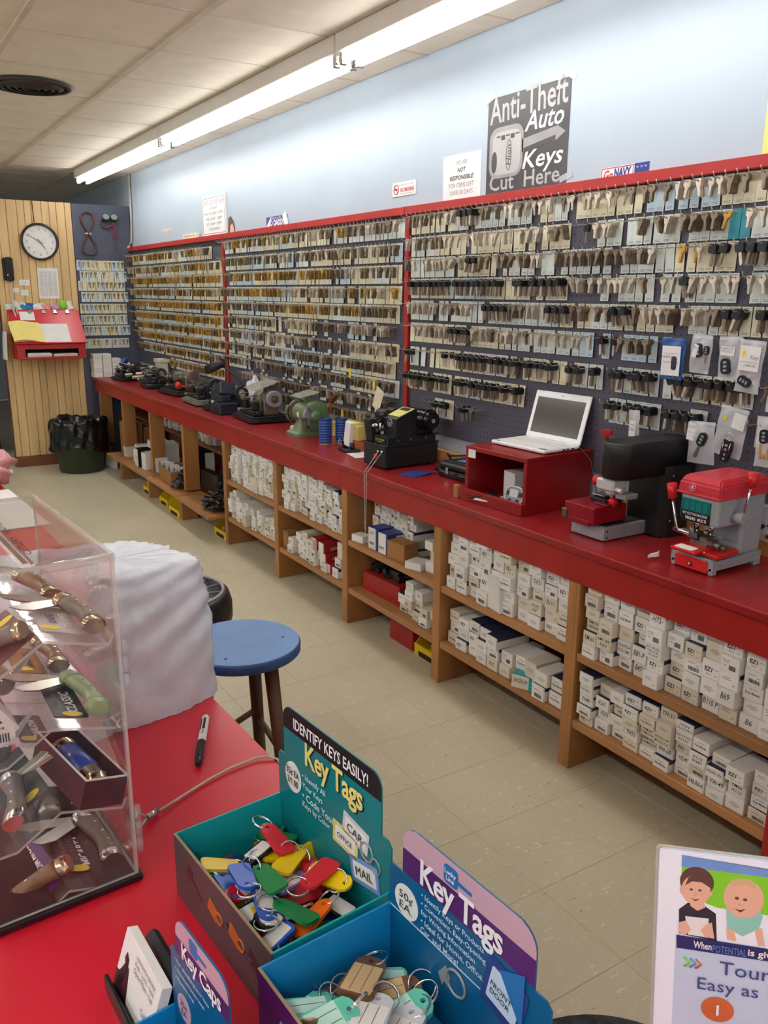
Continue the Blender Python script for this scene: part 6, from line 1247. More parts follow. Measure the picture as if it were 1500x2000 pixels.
# ---- stools and fan on the clerk's side
def stool(label, x, y, z, r, legs, seat_m, edge_m, leg_m, rz, nm='stool'):
    t = thing(nm, label, 'stool', (x, y, 0), 0)
    m = MB(); P = [(.0005, z-.030), (r-.004, z-.030), (r, z-.026), (r, z-.006), (r-.004, z)]; m.lathe(P, 48); m.mi(1); m.lathe([(r-.004, z), (.0005, z)], 48, smooth=False); m.obj('seat', [edge_m, seat_m], t)
    tops = []; bots = []
    for a in legs:
        q = math.radians(a); tops.append(Vector((math.cos(q)*r*.62, math.sin(q)*r*.62, z-.030))); bots.append(Vector((math.cos(q)*r*1.05, math.sin(q)*r*1.05, 0)))
        m = MB(); m.cyl(bots[-1], tops[-1], .015, .020, 14); m.obj('leg', leg_m, t)
    n = len(legs)
    for i in range(n):
        for hh in ((.64, .60, .56)[i % 3], .26):
            j = (i+1) % n; m = MB(); m.cyl(bots[i].lerp(tops[i], hh), bots[j].lerp(tops[j], hh), .009, n=10); m.obj('rung', leg_m, t)
    return t
fw = math.degrees(math.atan2(.847, .532))    # heading straight away from the camera
s1 = stool('round wooden stool with a blue painted seat and dark legs', .805, 2.015, .70, .163, (fw+128, fw-8, fw-122), 'stool_blue', 'stool_blue_edge', 'stool_wood', 0)
m = MB()
for a, rr_ in ((fw-75, .115), (fw+170, .12), (fw+60, .11)): q = math.radians(a); m.cyl((math.cos(q)*rr_, math.sin(q)*rr_, .7002), (math.cos(q)*rr_, math.sin(q)*rr_, .7012), .004, n=10)
m.obj('screw_hole', 'ink', s1)
s2 = stool('stool with a black speckled round seat near the camera', .617, .467, .72, .170, (20, 140, 260), 'speckle', 'black_plastic', 'black_metal', 0)
t = thing('drum_fan', 'black round drum with a grey rim and spokes behind the white bag', 'fan', (.80, 2.62, 0))
mk(t, 'housing', 'black_plastic', lambda m: m.lathe([(.0005, .47), (.13, .47), (.18, .50), (.205, .56), (.205, .61), (.195, .645), (.180, .655), (.172, .652), (.168, .60), (.0005, .58)], 44))
mk(t, 'rim', 'grey_metal', lambda m: m.ring((0, 0, .655), .176, .006, 44, 8)); mk(t, 'spokes', 'grey_metal', lambda m: [m.cyl((.172*math.cos(a), .172*math.sin(a), .650), (.03*math.cos(a), .03*math.sin(a), .640), .0025, n=6) for a in [2*PI*i/14 for i in range(14)]]); mk(t, 'hub', 'black_plastic', lambda m: m.cyl((0, 0, .58), (0, 0, .645), .035, n=20))
mk(t, 'pedestal', 'black_metal', lambda m: (m.cyl((0, 0, .02), (0, 0, .48), .025, n=16), m.lathe([(.0005, 0), (.19, 0), (.19, .012), (.03, .03)], 28)))

# ---- flyer in a clear stand on the return counter
fo = CAM+ray(1288, 1655)*.585; fr_ = CAM+ray(1500, 1681)*.566; fd = CAM+ray(1272, 2000)*.57
xd = (fr_-fo).normalized(); ud = Vector((-.02, -.035, 1)); FS = Sheet(fo, xd, ud); FW = .205
FH = (fo.z-1.006)/(FS.M.to_3x3() @ Vector((0, 1, 0))).z
fl_ = thing('flyer_stand', 'white school flyer standing on the counter at the right edge', 'flyer', M=FS.M)
mk(fl_, 'sheet', 'flyer_pale', lambda m: m.prism(rrect(FW, FH, .004, 4, FW/2, -FH/2), -.0012, 0)); sh_ = fl_.children[0]
mk(fl_, 'stand', 'plate_edge', lambda m: (m.prism(rrect(FW+.004, FH+.002, .004, 4, FW/2, -FH/2-.001), -.004, -.0014), m.box(0, FW, -FH-.004, -FH, -.04, .04)))
u0 = FS.uv(1321, 1800)[0]; v0 = FS.uv(1330, 1670)[1]
def UV(*q): return FS.uv(*q)
W_ = FW-.001
def fp(nm, mt, poly, k): m = MB(); m.prism(poly, .0001*k, .0001*k+.0001); return m.obj(nm, mt, sh_)
fp('margin', 'flyer_white', [(.0005, -FH), (u0, -FH), (u0, -.0005), (.0005, -.0005)], 1); fp('margin', 'flyer_white', [(u0, UV(1321, 1848)[1]), (W_, UV(1321, 1848)[1]), (W_, -.0005), (u0, -.0005)], 1)
pa = UV(1332, 1669); pb = UV(1332, 1692); pc_ = UV(1500, 1694); fp('blue_band', 'flyer_blue', [(pa[0], pb[1]), (W_, pb[1]), (W_, pa[1]-.012), (pa[0]+.07, pa[1]-.004), (pa[0], pa[1])], 2)
fp('green_band', 'flyer_green', [(pb[0], UV(1332, 1745)[1]), (UV(1400, 1775)[0], UV(1400, 1772)[1]), (W_, UV(1400, 1775)[1]-.002), (W_, pb[1]), (pb[0], pb[1])], 2)
def disc(nm, mt, px, py, ru, rv, k, n=24): c = UV(px, py); fp(nm, mt, [(c[0]+ru*math.cos(2*PI*i/n), c[1]+rv*math.sin(2*PI*i/n)) for i in range(n)], k)
def polyp(nm, mt, pts, k): fp(nm, mt, [UV(*q) for q in pts], k)
# boy
polyp('dark_shirt', 'dark_cloth', [(1326, 1775), (1344, 1762), (1375, 1768), (1398, 1784), (1400, 1838), (1326, 1822)], 3); polyp('neck', 'skin', [(1350, 1750), (1374, 1755), (1377, 1772), (1362, 1778), (1348, 1768)], 4)
disc('hair', 'hair_brown', 1361, 1722, .0112, .0125, 4); disc('ear', 'skin', 1335, 1737, .0025, .004, 4); disc('ear', 'skin', 1384, 1742, .0025, .004, 4); disc('face', 'skin', 1359, 1738, .0095, .0125, 5); polyp('fringe', 'hair_brown', [(1338, 1728), (1345, 1712), (1364, 1704), (1382, 1714), (1386, 1732), (1370, 1722), (1352, 1720)], 6)
disc('eye', 'hair_brown', 1350, 1736, .0012, .0009, 6); disc('eye', 'hair_brown', 1367, 1738, .0012, .0009, 6); disc('nose', 'tan_paper', 1358, 1745, .0012, .0018, 6); polyp('mouth', 'pouch', [(1349, 1752), (1358, 1756), (1367, 1754), (1358, 1759)], 6)
polyp('held_sheet', 'white_paper', [(1338, 1788), (1384, 1793), (1382, 1830), (1344, 1824)], 6); polyp('hand', 'skin', [(1326, 1800), (1340, 1796), (1350, 1815), (1336, 1826), (1325, 1818)], 7); polyp('hand', 'skin', [(1368, 1815), (1378, 1805), (1390, 1800), (1395, 1832), (1376, 1828)], 7)
# baby
polyp('mint_shirt', 'mint_cloth', [(1418, 1775), (1436, 1762), (1478, 1766), (1490, 1790), (1482, 1814), (1450, 1828), (1420, 1812)], 3); disc('face', 'skin', 1452, 1754, .0130, .0165, 4); disc('hair', 'tan_paper', 1452, 1726, .0085, .0045, 5); disc('ear', 'skin', 1476, 1761, .003, .0045, 3); disc('face', 'skin', 1452, 1758, .0115, .0130, 6)
disc('eye', 'hair_brown', 1439, 1753, .0014, .0012, 7); disc('eye', 'hair_brown', 1455, 1756, .0014, .0012, 7); disc('nose', 'tan_paper', 1444, 1765, .0014, .0014, 7); polyp('mouth', 'pouch', [(1434, 1773), (1445, 1776), (1456, 1774), (1446, 1781)], 7); polyp('arm', 'skin', [(1418, 1812), (1434, 1816), (1438, 1838), (1420, 1834)], 4); polyp('arm', 'skin', [(1474, 1815), (1488, 1812), (1494, 1848), (1480, 1846)], 4)
polyp('navy_band', 'flyer_navy', [(1321, 1824), (1500, 1852), (1500, 1876), (1321, 1849)], 8)
nb_ = [o for o in sh_.children if o.name.startswith('navy_band')][0]
a_ = UV(1354, 1842); text('When', nb_, (a_[0], a_[1]+.0005, .0011), (1, 0, 0), (0, 1, 0), w=.0122, h=.0062, ink='white_ink', bold=.02, align='LEFT'); a_ = UV(1391, 1849); text('POTENTIAL', nb_, (a_[0], a_[1], .0011), (1, 0, 0), (0, 1, 0), w=.0225, h=.0062, ink='mid_blue_ink', bold=.01, align='LEFT'); a_ = UV(1460, 1859); text('is given', nb_, (a_[0], a_[1], .0011), (1, 0, 0), (0, 1, 0), h=.0072, ink='white_ink', bold=.02, align='LEFT')
a_ = UV(1405, 1888); text('Tour of our school', sh_, (a_[0], a_[1], .0006), (1, 0, 0), (0, 1, 0), h=.0115, ink='flyer_ink', align='LEFT'); a_ = UV(1362, 1921); text('Easy as 1-2-3', sh_, (a_[0], a_[1], .0006), (1, 0, 0), (0, 1, 0), h=.0138, ink='flyer_ink', align='LEFT')
disc('number_disc', 'flyer_orange', 1401, 1971, .0112, .0112, 4, 32); a_ = UV(1401, 1971); text('1', sh_, (a_[0], a_[1], .0007), (1, 0, 0), (0, 1, 0), h=.0095, ink='white_ink', bold=.02)
for i, mt in enumerate(('flyer_green', 'flyer_blue', 'flyer_orange')):
    c = UV(1345+11*i, 1879+2*i); m = MB(); m.tube([(c[0]-.003, c[1]+.004, .0004), (c[0]+.001, c[1], .0004), (c[0]-.003, c[1]-.004, .0004)], .0008, 5); m.obj('chevron', mt, sh_)

# ================================================================ SIGNS ON THE BLUE WALL
WX = XW-.0008
def wall_sheet(nm, label, cat, y0, y1, z0, z1, mt, th=.0012, rz=0):
    """sheet fixed to the key wall; u runs to the right (towards the camera end)"""
    o = (WX, y0, z0); S = Sheet(o, (0, -1, 0), (0, 0, 1)); W = y0-y1; H = z1-z0
    m = MB(); m.prism([(0, 0), (W, 0), (W, H), (0, H)], 0, th); ob = m.obj(nm, mt, None, S.M); tag(ob, label, cat)
    return ob, S, W, H, th
def wt(ob, s, u, v, w=None, h=None, ink='ink', bold=0.0, shear=0.0, th=.0012, align='CENTER', rot=0):
    a = math.radians(rot); return text(s, ob, (u, v, th), (math.cos(a), math.sin(a), 0), (-math.sin(a), math.cos(a), 0), w=w, h=h, ink=ink, bold=bold, shear=shear, align=align)
ob, S, W, H, th = wall_sheet('poster', 'large grey poster about anti-theft auto keys taped above the red rail', 'poster', 3.036, 2.545, 2.0402, 2.424, 'poster_grey')
wt(ob, 'Anti-Theft', .245, .340, w=.465, h=.105, ink='poster_light', bold=.012, rot=2)
wt(ob, 'Auto', .350, .262, w=.225, h=.074, ink='white_ink', shear=.25, bold=.012); wt(ob, 'Keys', .350, .108, w=.235, h=.090, ink='white_ink', shear=.22, bold=.012); wt(ob, 'Cut  Here', .24, .048, w=.43, h=.064, ink='poster_light', bold=.012)
m = MB(); m.prism(rrect(.215, .200, .05, 6, .125, .165), th, th+.0006); m.mi(1); m.prism(rrect(.180, .168, .04, 6, .128, .162), th+.0006, th+.0009); m.mi(0); m.prism([(.225, .150), (.225, .200), (.43, .222), (.475, .196), (.43, .172)], th, th+.0006); m.mi(2); m.prism([(.235, .145), (.235, .165), (.42, .19), (.42, .172)], th+.0006, th+.0008); m.prism(circ(.018, 16, .052, .13, 2.4), th+.0009, th+.0012)
for x in (.075, .105, .135, .165, .195): m.box(x-.012, x+.012, .217+(.008 if int(x*1000) % 60 == 15 else -.004), .231, th+.0009, th+.0012)
kp = m.obj('printed_key', ['poster_mid', 'poster_light', 'poster_grey'], ob)
m = MB(); m.tube([(.145+.016*math.cos(2*PI*i/20), .150+.060*math.sin(2*PI*i/20), th+.0012) for i in range(20)], .0012, 4, True); m.obj('printed_oval', 'poster_dark', ob); wt(ob, 'Hion', .145, .15, w=.08, ink='poster_dark', rot=90, shear=.2, th=.0024)
for i, (u, v, r) in enumerate(((.01, .385, 20), (.485, .392, -30), (.49, .03, 15))): m = MB(); m.at(T(u, v, th+.001) @ RZ(r)); m.box(-.035, .035, -.012, .012, 0, .0004); m.obj('tape', 'tape', ob)
ob, S, W, H, th = wall_sheet('notice', 'white notice saying not responsible for items left over 30 days', 'notice', 3.352, 3.074, 2.032, 2.236, 'white_paper')
for s, v, w, b, sh in (('WE ARE', .168, .085, .0, 0), ('NOT', .137, .062, .02, .2), ('RESPONSIBLE', .105, .175, .02, .2), ('FOR ITEMS LEFT', .073, .185, 0, 0), ('OVER 30 DAYS', .042, .17, 0, 0)): wt(ob, s, W/2, v, w=w, h=.019, ink='grey_ink' if not b else 'ink', bold=b, shear=sh)
ob, S, W, H, th = wall_sheet('smoking_sign', 'small white no smoking sign left of the notice', 'sign', 3.785, 3.576, 2.099, 2.165, 'white_paper', .003)
wt(ob, 'NO SMOKING', .135, .028, w=.12, h=.02, ink='sticker_red', bold=.03, th=.003); wt(ob, 'THANK YOU FOR', .12, .052, w=.13, h=.006, ink='grey_ink', th=.003); wt(ob, 'STATE CLEAN AIR ACT', .135, .010, w=.12, h=.006, ink='grey_ink', th=.003)
m = MB(); m.ring((.036, .033, .0034), .022, .0022, 24, 5); m.at(T(.036, .033, .0036) @ RZ(-45)); m.box(-.022, .022, -.002, .002, 0, .001); m.mi(1); m.at(T(.036, .033, .003)); m.box(-.015, .012, -.003, .003, 0, .0008); m.obj('symbol', ['sticker_red', 'ink'], ob)
ob, S, W, H, th = wall_sheet('bumper_sticker', 'white and blue bumper sticker with red script above the red rail', 'sticker', 2.362, 2.138, 2.012, 2.0785, 'white_paper')
m = MB(); m.box(.158, .224, 0, H, th, th+.0004); m.mi(1); m.box(.002, .158, H-.005, H-.002, th, th+.0004); m.box(.002, .005, 0, H-.002, th, th+.0004); m.box(.150, .153, 0, H-.002, th, th+.0004); m.obj('print', ['sticker_navy', 'sticker_red'], ob)
wt(ob, 'Go', .036, .040, w=.045, h=.034, ink='sticker_red', shear=.25, bold=.02); wt(ob, 'NAVY', .104, .044, w=.080, h=.032, ink='sticker_navy', bold=.05, shear=.05); wt(ob, '* * *\n~ ~', .19, .045, w=.045, h=.025, ink='white_ink', th=.0017)
ob, S, W, H, th = wall_sheet('yellow_notice', 'yellow sheet on the blue wall at the right edge above the rail', 'notice', 1.705, 1.40, 2.032, 2.27, 'yellow_paper')
ob, S, W, H, th = wall_sheet('hours_sign', 'white framed shop hours sign standing on the red rail', 'sign', 6.478, 6.005, 2.0415, 2.322, 'white_paper', .012)
m = MB(); m.tube([(.015, .015, .0125), (W-.015, .015, .0125), (W-.015, H-.015, .0125), (.015, H-.015, .0125)], .002, 4, True); m.obj('border', 'grey_ink', ob)
for s, v, w, h in (("DAVE'S LOCK & KEY SHOP", .235, .40, .034), ('HOURS', .195, .14, .022), ('MON., FRI. 8:30AM - 5:00PM', .155, .38, .022), ('WED. 8:30AM - 1:00PM', .118, .32, .022), ('SAT. 9:00AM - 1:00PM', .082, .30, .022), ('CLOSED SUNDAY', .046, .22, .02)): wt(ob, s, W/2, v, w=w, h=h, ink='grey_ink', th=.012)
ob, S, W, H, th = wall_sheet('folded_sticker', 'crumpled blue and white sticker above the rail with white lettering', 'sticker', 5.32, 5.01, 2.0, 2.105, 'sticker_navy', .004)
m = MB(); m.prism([(0, .0), (.0, .04), (.08, .105), (.05, .02)], th, th+.004); m.prism([(W, 0), (W+.02, .06), (W-.02, .125), (W-.06, .10)], th, th+.004); m.obj('fold', 'white_paper', ob); wt(ob, 'O DADDY', .17, .066, w=.22, h=.038, ink='white_ink', bold=.04, th=.0042); wt(ob, 'Peace Relief, Fla', .17, .03, w=.24, h=.016, ink='white_ink', bold=.02, th=.0042); wt(ob, 'Want to Be', .15, .095, w=.15, h=.014, ink='white_ink', th=.0042)
t = thing('cutout_picture', 'small cut-out portrait with dark hair beside the hours sign', 'picture', M=frame((WX, 5.99, 2.041), (0, -1, 0), (0, 0, 1)))
mk(t, 'hair', 'hair_brown', lambda m: m.prism([(0, 0), (.01, .10), (.05, .115), (.10, .08), (.125, .03), (.11, 0)], 0, .003)); mk(t, 'face', 'skin', lambda m: m.prism([(.04, .0), (.05, .05), (.085, .065), (.11, .03), (.105, 0)], .003, .005))
m = MB(); m.at(T(WX-.02, 6.73, 2.0405)); m.box(-.012, .016, -.155, .155, 0, .035, .002); o = m.obj('desk_plate', 'wall_note'); tag(o, 'small cream name plate standing on the red rail left of the hours sign', 'plate'); text('OPEN UNDER NEW KEYS', o, (WX-.032, 6.73, 2.058), (0, -1, 0), (0, 0, 1), w=.25, h=.012, ink='grey_ink', lift=.0006)
ob, S, W, H, th = wall_sheet('label_strip', 'thin cream label strip stuck high on the far blue wall', 'label', 7.53, 7.28, 2.125, 2.150, 'wall_note'); wt(ob, 'KEYS MADE HERE', W/2, H/2, w=.2, h=.010, ink='sticker_red')

# ================================================================ BAGS HANGING ON THE NEAR PEGBOARD
HX = 2.338
# orientation helper: put local +z towards the room instead
def hang(label, y0, y1, z0, z1, tilt=0, mt='zip_bag', seed=1, x=HX, nm='zip_bag', cat='bag', yaw=0):
    W = y0-y1; H = z1-z0; ph = random.Random(seed).random()*6
    F = T(x, (y0+y1)/2, z1) @ RX(tilt) @ RZ(yaw) @ frame((0, 0, 0), (0, -1, 0), (0, 0, 1))
    t = thing(nm, label, cat, M=F)
    def fn(u, v): return ((u-.5)*W*(1+.04*math.sin(5*v+ph)), -H*v, .007*math.sin(PI*u)*math.sin(PI*min(1, v*1.1))+.0028*math.sin(9*u+6*v+ph)*math.sin(7*v))
    mk(t, 'bag' if mt == 'zip_bag' else 'pouch', mt, lambda m: (m.grid(fn, 14, 16), m.box(-W/2, W/2, -.010, -.007, -.001, .002)))
    return t, W, H
def fob(t, u, v, rot, s=1.0, blade=True, lift=.008):
    M = T(u, v, lift) @ RZ(rot) @ S3(s, s, s)
    f = mk(t, 'fob', 'key_black', lambda m: (m.at(M), m.prism(rrect(.026, .040, .011, 4), -.005, .005)))
    mk(f, 'button', 'grey_metal', lambda m: (m.at(M), [m.prism(rrect(.010, .006, .002, 2, 0, y), .005, .006) for y in (-.010, 0, .010)]))
    if blade: mk(f, 'blade', 'dull_nickel', lambda m: (m.at(M), m.prism([(-.0045, -.02), (.0045, -.02), (.0045, -.055), (0, -.06), (-.0045, -.055)], -.0012, .0012)))
    return f
def slip(t, u, v, w, h, rot=0, mt='white_paper', words=None, lift=.0085):
    o = mk(t, 'label', mt, lambda m: (m.at(T(u, v, lift) @ RZ(rot)), m.prism(rrect(w, h, .001, 1), 0, .0004)))
    if words:
        a = math.radians(rot)
        for i, s in enumerate(words): text(s, o, (u-(i*h*.3-h*.25)*-math.sin(a), v+(h*.25-i*h*.3)*math.cos(a), lift+.0005), (math.cos(a), math.sin(a), 0), (-math.sin(a), math.cos(a), 0), w=w*.8, ink='grey_ink')
    return o
t, W, H = hang('blue pouch with a white label and a picture of a remote key', 1.946, 1.853, 1.354, 1.492, mt='blue_pouch', nm='pouch', cat='pouch')
o = slip(t, .0, -.075, .076, .098, words=('PREMIUM AFTERMARKET REMOTE', 'Remote Key Ready')); mk(o, 'printed_fob', 'navy_metal', lambda m: m.prism(rrect(.022, .046, .009, 4, .014, -.082), .009, .0096)); text('|||||||', o, (-.012, -.062, .009), (1, 0, 0), (0, 1, 0), w=.045, h=.008, ink='grey_ink'); text('keyless', t, (.0, -.131, .006), (1, 0, 0), (0, 1, 0), w=.03, ink='flyer_blue')
t, W, H = hang('clear zip bag with a black key and white tag right of the blue pouch', 1.826, 1.748, 1.384, 1.508, 2, seed=2); fob(t, -.004, -.05, 10, 1.1, False); slip(t, -.012, -.052, .018, .042, -12, words=('KEY',), lift=.0148); fob(t, .026, -.048, 0, .7, True)
t, W, H = hang('clear zip bag with a four-button remote, second from the blue pouch', 1.722, 1.642, 1.372, 1.507, -2, seed=3); fob(t, -.006, -.092, 4, 1.25, False); slip(t, -.004, -.045, .05, .028, -4, words=('REMOTE', 'KEY SHELL'))
t, W, H = hang('white zip bag with a yellow logo and the word Key', 1.636, 1.552, 1.34, 1.50, 3, seed=4, x=HX-.012); slip(t, .0, -.055, .07, .075, 0, 'white_paper'); mk(t, 'logo', 'yellow_sticker', lambda m: m.prism([(-.026, -.034), (-.018, -.030), (-.014, -.038), (-.018, -.05), (-.022, -.054), (-.026, -.044)], .009, .0095)); text('Key', t, (.018, -.052, .0096), (1, 0, 0), (0, 1, 0), w=.026, ink='grey_ink'); text('Low Price & Massive Stock', t, (.0, -.066, .0096), (1, 0, 0), (0, 1, 0), w=.06, ink='grey_ink'); text('1-888-555', t, (.006, -.076, .0096), (1, 0, 0), (0, 1, 0), w=.04, ink='grey_ink'); fob(t, -.005, -.125, 70, 1.1, False)
t, W, H = hang('clear zip bag with a long black headed key above the red milling machine', 1.806, 1.704, 1.09, 1.230, -3, seed=5); fob(t, .008, -.058, -24, 1.15, True); slip(t, -.040, -.035, .03, .06, -8, words=('INVOICE', '........'), lift=.004)
t, W, H = hang('large clear zip bag with a yellow print next to the hanging remote', 1.690, 1.585, 1.13, 1.290, 6, seed=6, x=HX-.002); slip(t, .028, -.04, .045, .05, -5, 'pale_paper'); mk(t, 'logo', 'yellow_sticker', lambda m: m.prism([(-.032, -.030), (-.02, -.034), (-.022, -.046), (-.030, -.050)], .006, .0066)); text('Low Price & Massive Stock', t, (-.012, -.066, .0080), (1, 0, 0), (0, 1, 0), w=.05, ink='grey_ink')
t = thing('remote_fob', 'black flip remote with silver edges hanging before the zip bags', 'remote key', M=T(HX-.03, 1.634, 1.155) @ RX(8) @ frame((0, 0, 0), (0, -1, 0), (0, 0, 1)))
mk(t, 'body', 'key_black', lambda m: m.prism([(-.015, .034), (.015, .034), (.019, .012), (.015, -.022), (.008, -.036), (-.008, -.036), (-.017, -.022), (-.017, .012)], -.006, .006)); mk(t, 'trim', 'steel', lambda m: [m.tube([(s*.014, .028, .006), (s*.011, .008, .006), (s*.014, -.014, .006)], .0015, 6) for s in (-1, 1)]); mk(t, 'button', 'grey_metal', lambda m: [m.prism(rrect(.010, .007, .002, 2, 0, y), .006, .0072) for y in (.018, .004)]+[m.prism(circ(.004, 12, 0, y), .006, .0072) for y in (-.012, -.026)]); mk(t, 'split_ring', 'chrome', lambda m: m.ring((0, .046, 0), .012, .001, 18, 5))
t, W, H = hang('zip bag with brass keys at the right edge of the board', 1.555, 1.49, 1.12, 1.275, -2, seed=7, x=HX-.004); fob(t, .0, -.06, 0, 1.1, False); mk(t, 'keys', 'brass', lambda m: [m.prism([(x-.004, -.085), (x+.004, -.085), (x+.003, -.13), (x-.003, -.13)], .004, .006) for x in (-.012, 0, .012)])
t, W, H = hang('narrow clear bag with a white label left of the engraving machine', 2.058, 2.012, 1.118, 1.235, -3, seed=8, x=HX-.01); slip(t, .0, -.065, .028, .055, -4, words=('LABEL', '|||||||'))
for i, (y0, z1, lb) in enumerate(((1.60, 1.06, 'zip bag of small parts behind the milling machine, upper one'), (1.53, 1.00, 'zip bag of small parts behind the milling machine, lower one'))): t, W, H = hang(lb, y0, y0-.09, z1-.12, z1, 4, seed=10+i, x=2.362); mk(t, 'parts', 'greasy_iron', lambda m: [m.ball((R.uniform(-.025, .025), R.uniform(-.10, -.05), .004), .008, 8, (1, 1, .6)) for _ in range(8)])
m = MB(); m.prism(rrect(.02, .045, .006), 0, .001); o = m.obj('yellow_tag', 'yellow_sticker', None, T(2.31, 3.785, 1.165) @ frame((0, 0, 0), (0, -1, 0), (0, 0, 1))); tag(o, 'bright yellow plastic tag low on the middle pegboard', 'tag')
for i, (y, z, c) in enumerate(((4.07, 1.20, 'yellow_sticker'), (4.30, .965, 'orange_print'), (4.16, .96, 'yellow_sticker'))):
    m = MB(); m.prism(rrect(.018, .05, .005), 0, .004); o = m.obj('key_fob', c, None, T(2.33, y, z) @ frame((0, 0, 0), (0, -1, 0), (0, 0, 1))); tag(o, ('yellow fob hanging among keys in the middle of the middle board', 'orange fob hanging low behind the green grinder', 'yellow fob hanging low above the blue tins')[i], 'fob')
m = MB(); m.at(T(2.318, 3.75, 1.12) @ RX(25)); m.prism([(0, 0), (.001, 0), (.001, .001)], 0, .001); m.box(0, .001, -.045, .03, -.09, .03); o = m.obj('paper_tag', 'cream_paper'); tag(o, 'tilted cream paper tag hanging by the near red strip', 'tag')

# ================================================================ END WALL: clock, phone, writing desk
PY = 8.4515
t = thing('wall_clock', 'round wall clock with a dark rim on the wood panelling', 'clock', M=frame((1.575, PY, 2.062), (1, 0, 0), (0, 0, 1)))
mk(t, 'rim', 'clock_rim', lambda m: m.lathe([(.142, .012), (.146, .034), (.156, .036), (.163, .028), (.165, .0), (.14, .0)], 48)); fc = mk(t, 'face', 'clock_face', lambda m: m.lathe([(.0005, .014), (.144, .014)], 48, smooth=False))
for h in range(1, 13): a = math.radians(90-30*h); text(str(h), fc, (.112*math.cos(a), .112*math.sin(a), .0142), (1, 0, 0), (0, 1, 0), h=.026, ink='grey_ink')
def hand(nm, ang, L, w, mt, z): a = math.radians(90-ang); mk(t, nm, mt, lambda m: (m.at(RZ(math.degrees(a))), m.prism([(-.03, -w), (L, -w*.6), (L, w*.6), (-.03, w)], z, z+.001)))
hand('hour_hand', 145, .078, .0045, 'grey_ink', .018); hand('minute_hand', 300, .115, .0035, 'grey_ink', .020); hand('second_hand', 62, .055, .0012, 'grey_ink', .022); mk(t, 'pin', 'grey_ink', lambda m: m.cyl((0, 0, .014), (0, 0, .024), .005, n=12))
m = MB(); m.tube([(1.545, PY-.004, 2.23), (1.543, PY-.004, 2.32), (1.540, PY-.004, 2.412)], .003, 6); tag(m.obj('clock_cord', 'cord_black'), 'black cord running up from the wall clock', 'cord')
t = thing('wall_phone', 'black wall telephone on the wood panelling', 'phone', M=frame((1.285, PY, 1.815), (1, 0, 0), (0, 0, 1)))
mk(t, 'cradle', 'black_plastic', lambda m: m.prism(rrect(.086, .20, .012), 0, .022)); mk(t, 'handset', 'black_gloss', lambda m: (m.at(T(0, 0, .022)), m.prism(rrect(.052, .21, .015, 4), .008, .03), m.prism(rrect(.06, .055, .018, 4, 0, .075), 0, .034), m.prism(rrect(.06, .055, .018, 4, 0, -.075), 0, .034))); mk(t, 'indicator', 'white_paper', lambda m: m.box(-.02, -.01, -.055, -.045, .0561, .058))
mk(t, 'cord', 'cord_grey', lambda m: m.tube([(.02, -.10, .02), (.005, -.14, .02), (-.005, -.2, .02), (.01, -.27, .03), (.0, -.33, .045), (.012, -.40, .06), (.02, -.45, .08), (.035, -.46, .08), (.04, -.40, .05), (.028, -.33, .03)], .008, 8))
def wsheet(nm, label, x0, x1, z0, z1, mt='white_paper', words=()):
    m = MB(); m.prism([(0, 0), (x1-x0, 0), (x1-x0+.004, z1-z0), (.004, z1-z0)], 0, .0012); o = m.obj(nm, mt, None, frame((x0, PY-.0005, z0), (1, 0, 0), (0, 0, 1))); tag(o, label, 'paper')
    for s, u, v, w in words: text(s, o, (u, v, .0013), (1, 0, 0), (0, 1, 0), w=w, ink='grey_ink')
wsheet('phone_list', 'white price list sheet taped to the panelling under the clock', 1.528, 1.708, 1.56, 1.832, words=tuple(('mmmm  mm  mmmm  mmm', .09, .03+.0105*i, .15) for i in range(21)))
wsheet('note', 'small white card with a black mark right of the phone', 1.364, 1.455, 1.676, 1.727, words=(('notary', .045, .026, .03),)); wsheet('note', 'tiny white note lowest left beneath the phone', 1.308, 1.357, 1.615, 1.654); wsheet('note', 'small pale square note under the white card', 1.372, 1.437, 1.586, 1.637, 'pale_paper')
t = thing('writing_desk', 'red slanted writing desk fixed to the wood panelling', 'desk', (0, 0, 0))
DX0, DX1, DY0 = 1.252, 1.850, 8.20
mk(t, 'side_panel', 'trim_red', lambda m: (m.at(Matrix(((0, 0, 1, 0), (1, 0, 0, 0), (0, 1, 0, 0), (0, 0, 0, 1)))), m.prism([(DY0, 1.035), (8.45, 1.02), (8.45, 1.44), (DY0, 1.155)], DX0, DX0+.018)))
mk(t, 'side_panel', 'trim_red', lambda m: (m.at(Matrix(((0, 0, 1, 0), (1, 0, 0, 0), (0, 1, 0, 0), (0, 0, 0, 1)))), m.prism([(DY0, 1.035), (8.45, 1.02), (8.45, 1.44), (DY0, 1.155)], DX1-.018, DX1)))
SL = math.degrees(math.atan2(.295, .262)); SM = T(0, 8.186, 1.158) @ RX(SL)
mk(t, 'sloping_top', 'counter_red', lambda m: (m.at(SM), m.box(DX0-.01, DX1+.01, 0, .385, 0, .018, .003))); mk(t, 'bottom_panel', 'trim_red', lambda m: m.box(DX0+.018, DX1-.018, DY0+.004, 8.45, 1.022, 1.036))
mk(t, 'front_frame', 'trim_red', lambda m: (m.box(DX0, 1.320, DY0-.006, DY0+.012, 1.028, 1.158), m.box(1.785, DX1, DY0-.006, DY0+.012, 1.028, 1.158), m.box(1.320, 1.785, DY0-.006, DY0+.012, 1.116, 1.158), m.box(1.320, 1.785, DY0-.006, DY0+.012, 1.028, 1.046))); mk(t, 'back_ledge', 'fir', lambda m: m.box(DX0-.01, DX1-.03, 8.435, 8.4515, 1.43, 1.462)); mk(t, 'inner_shade', 'dark_void', lambda m: m.box(1.275, 1.83, 8.40, 8.41, 1.036, 1.15))
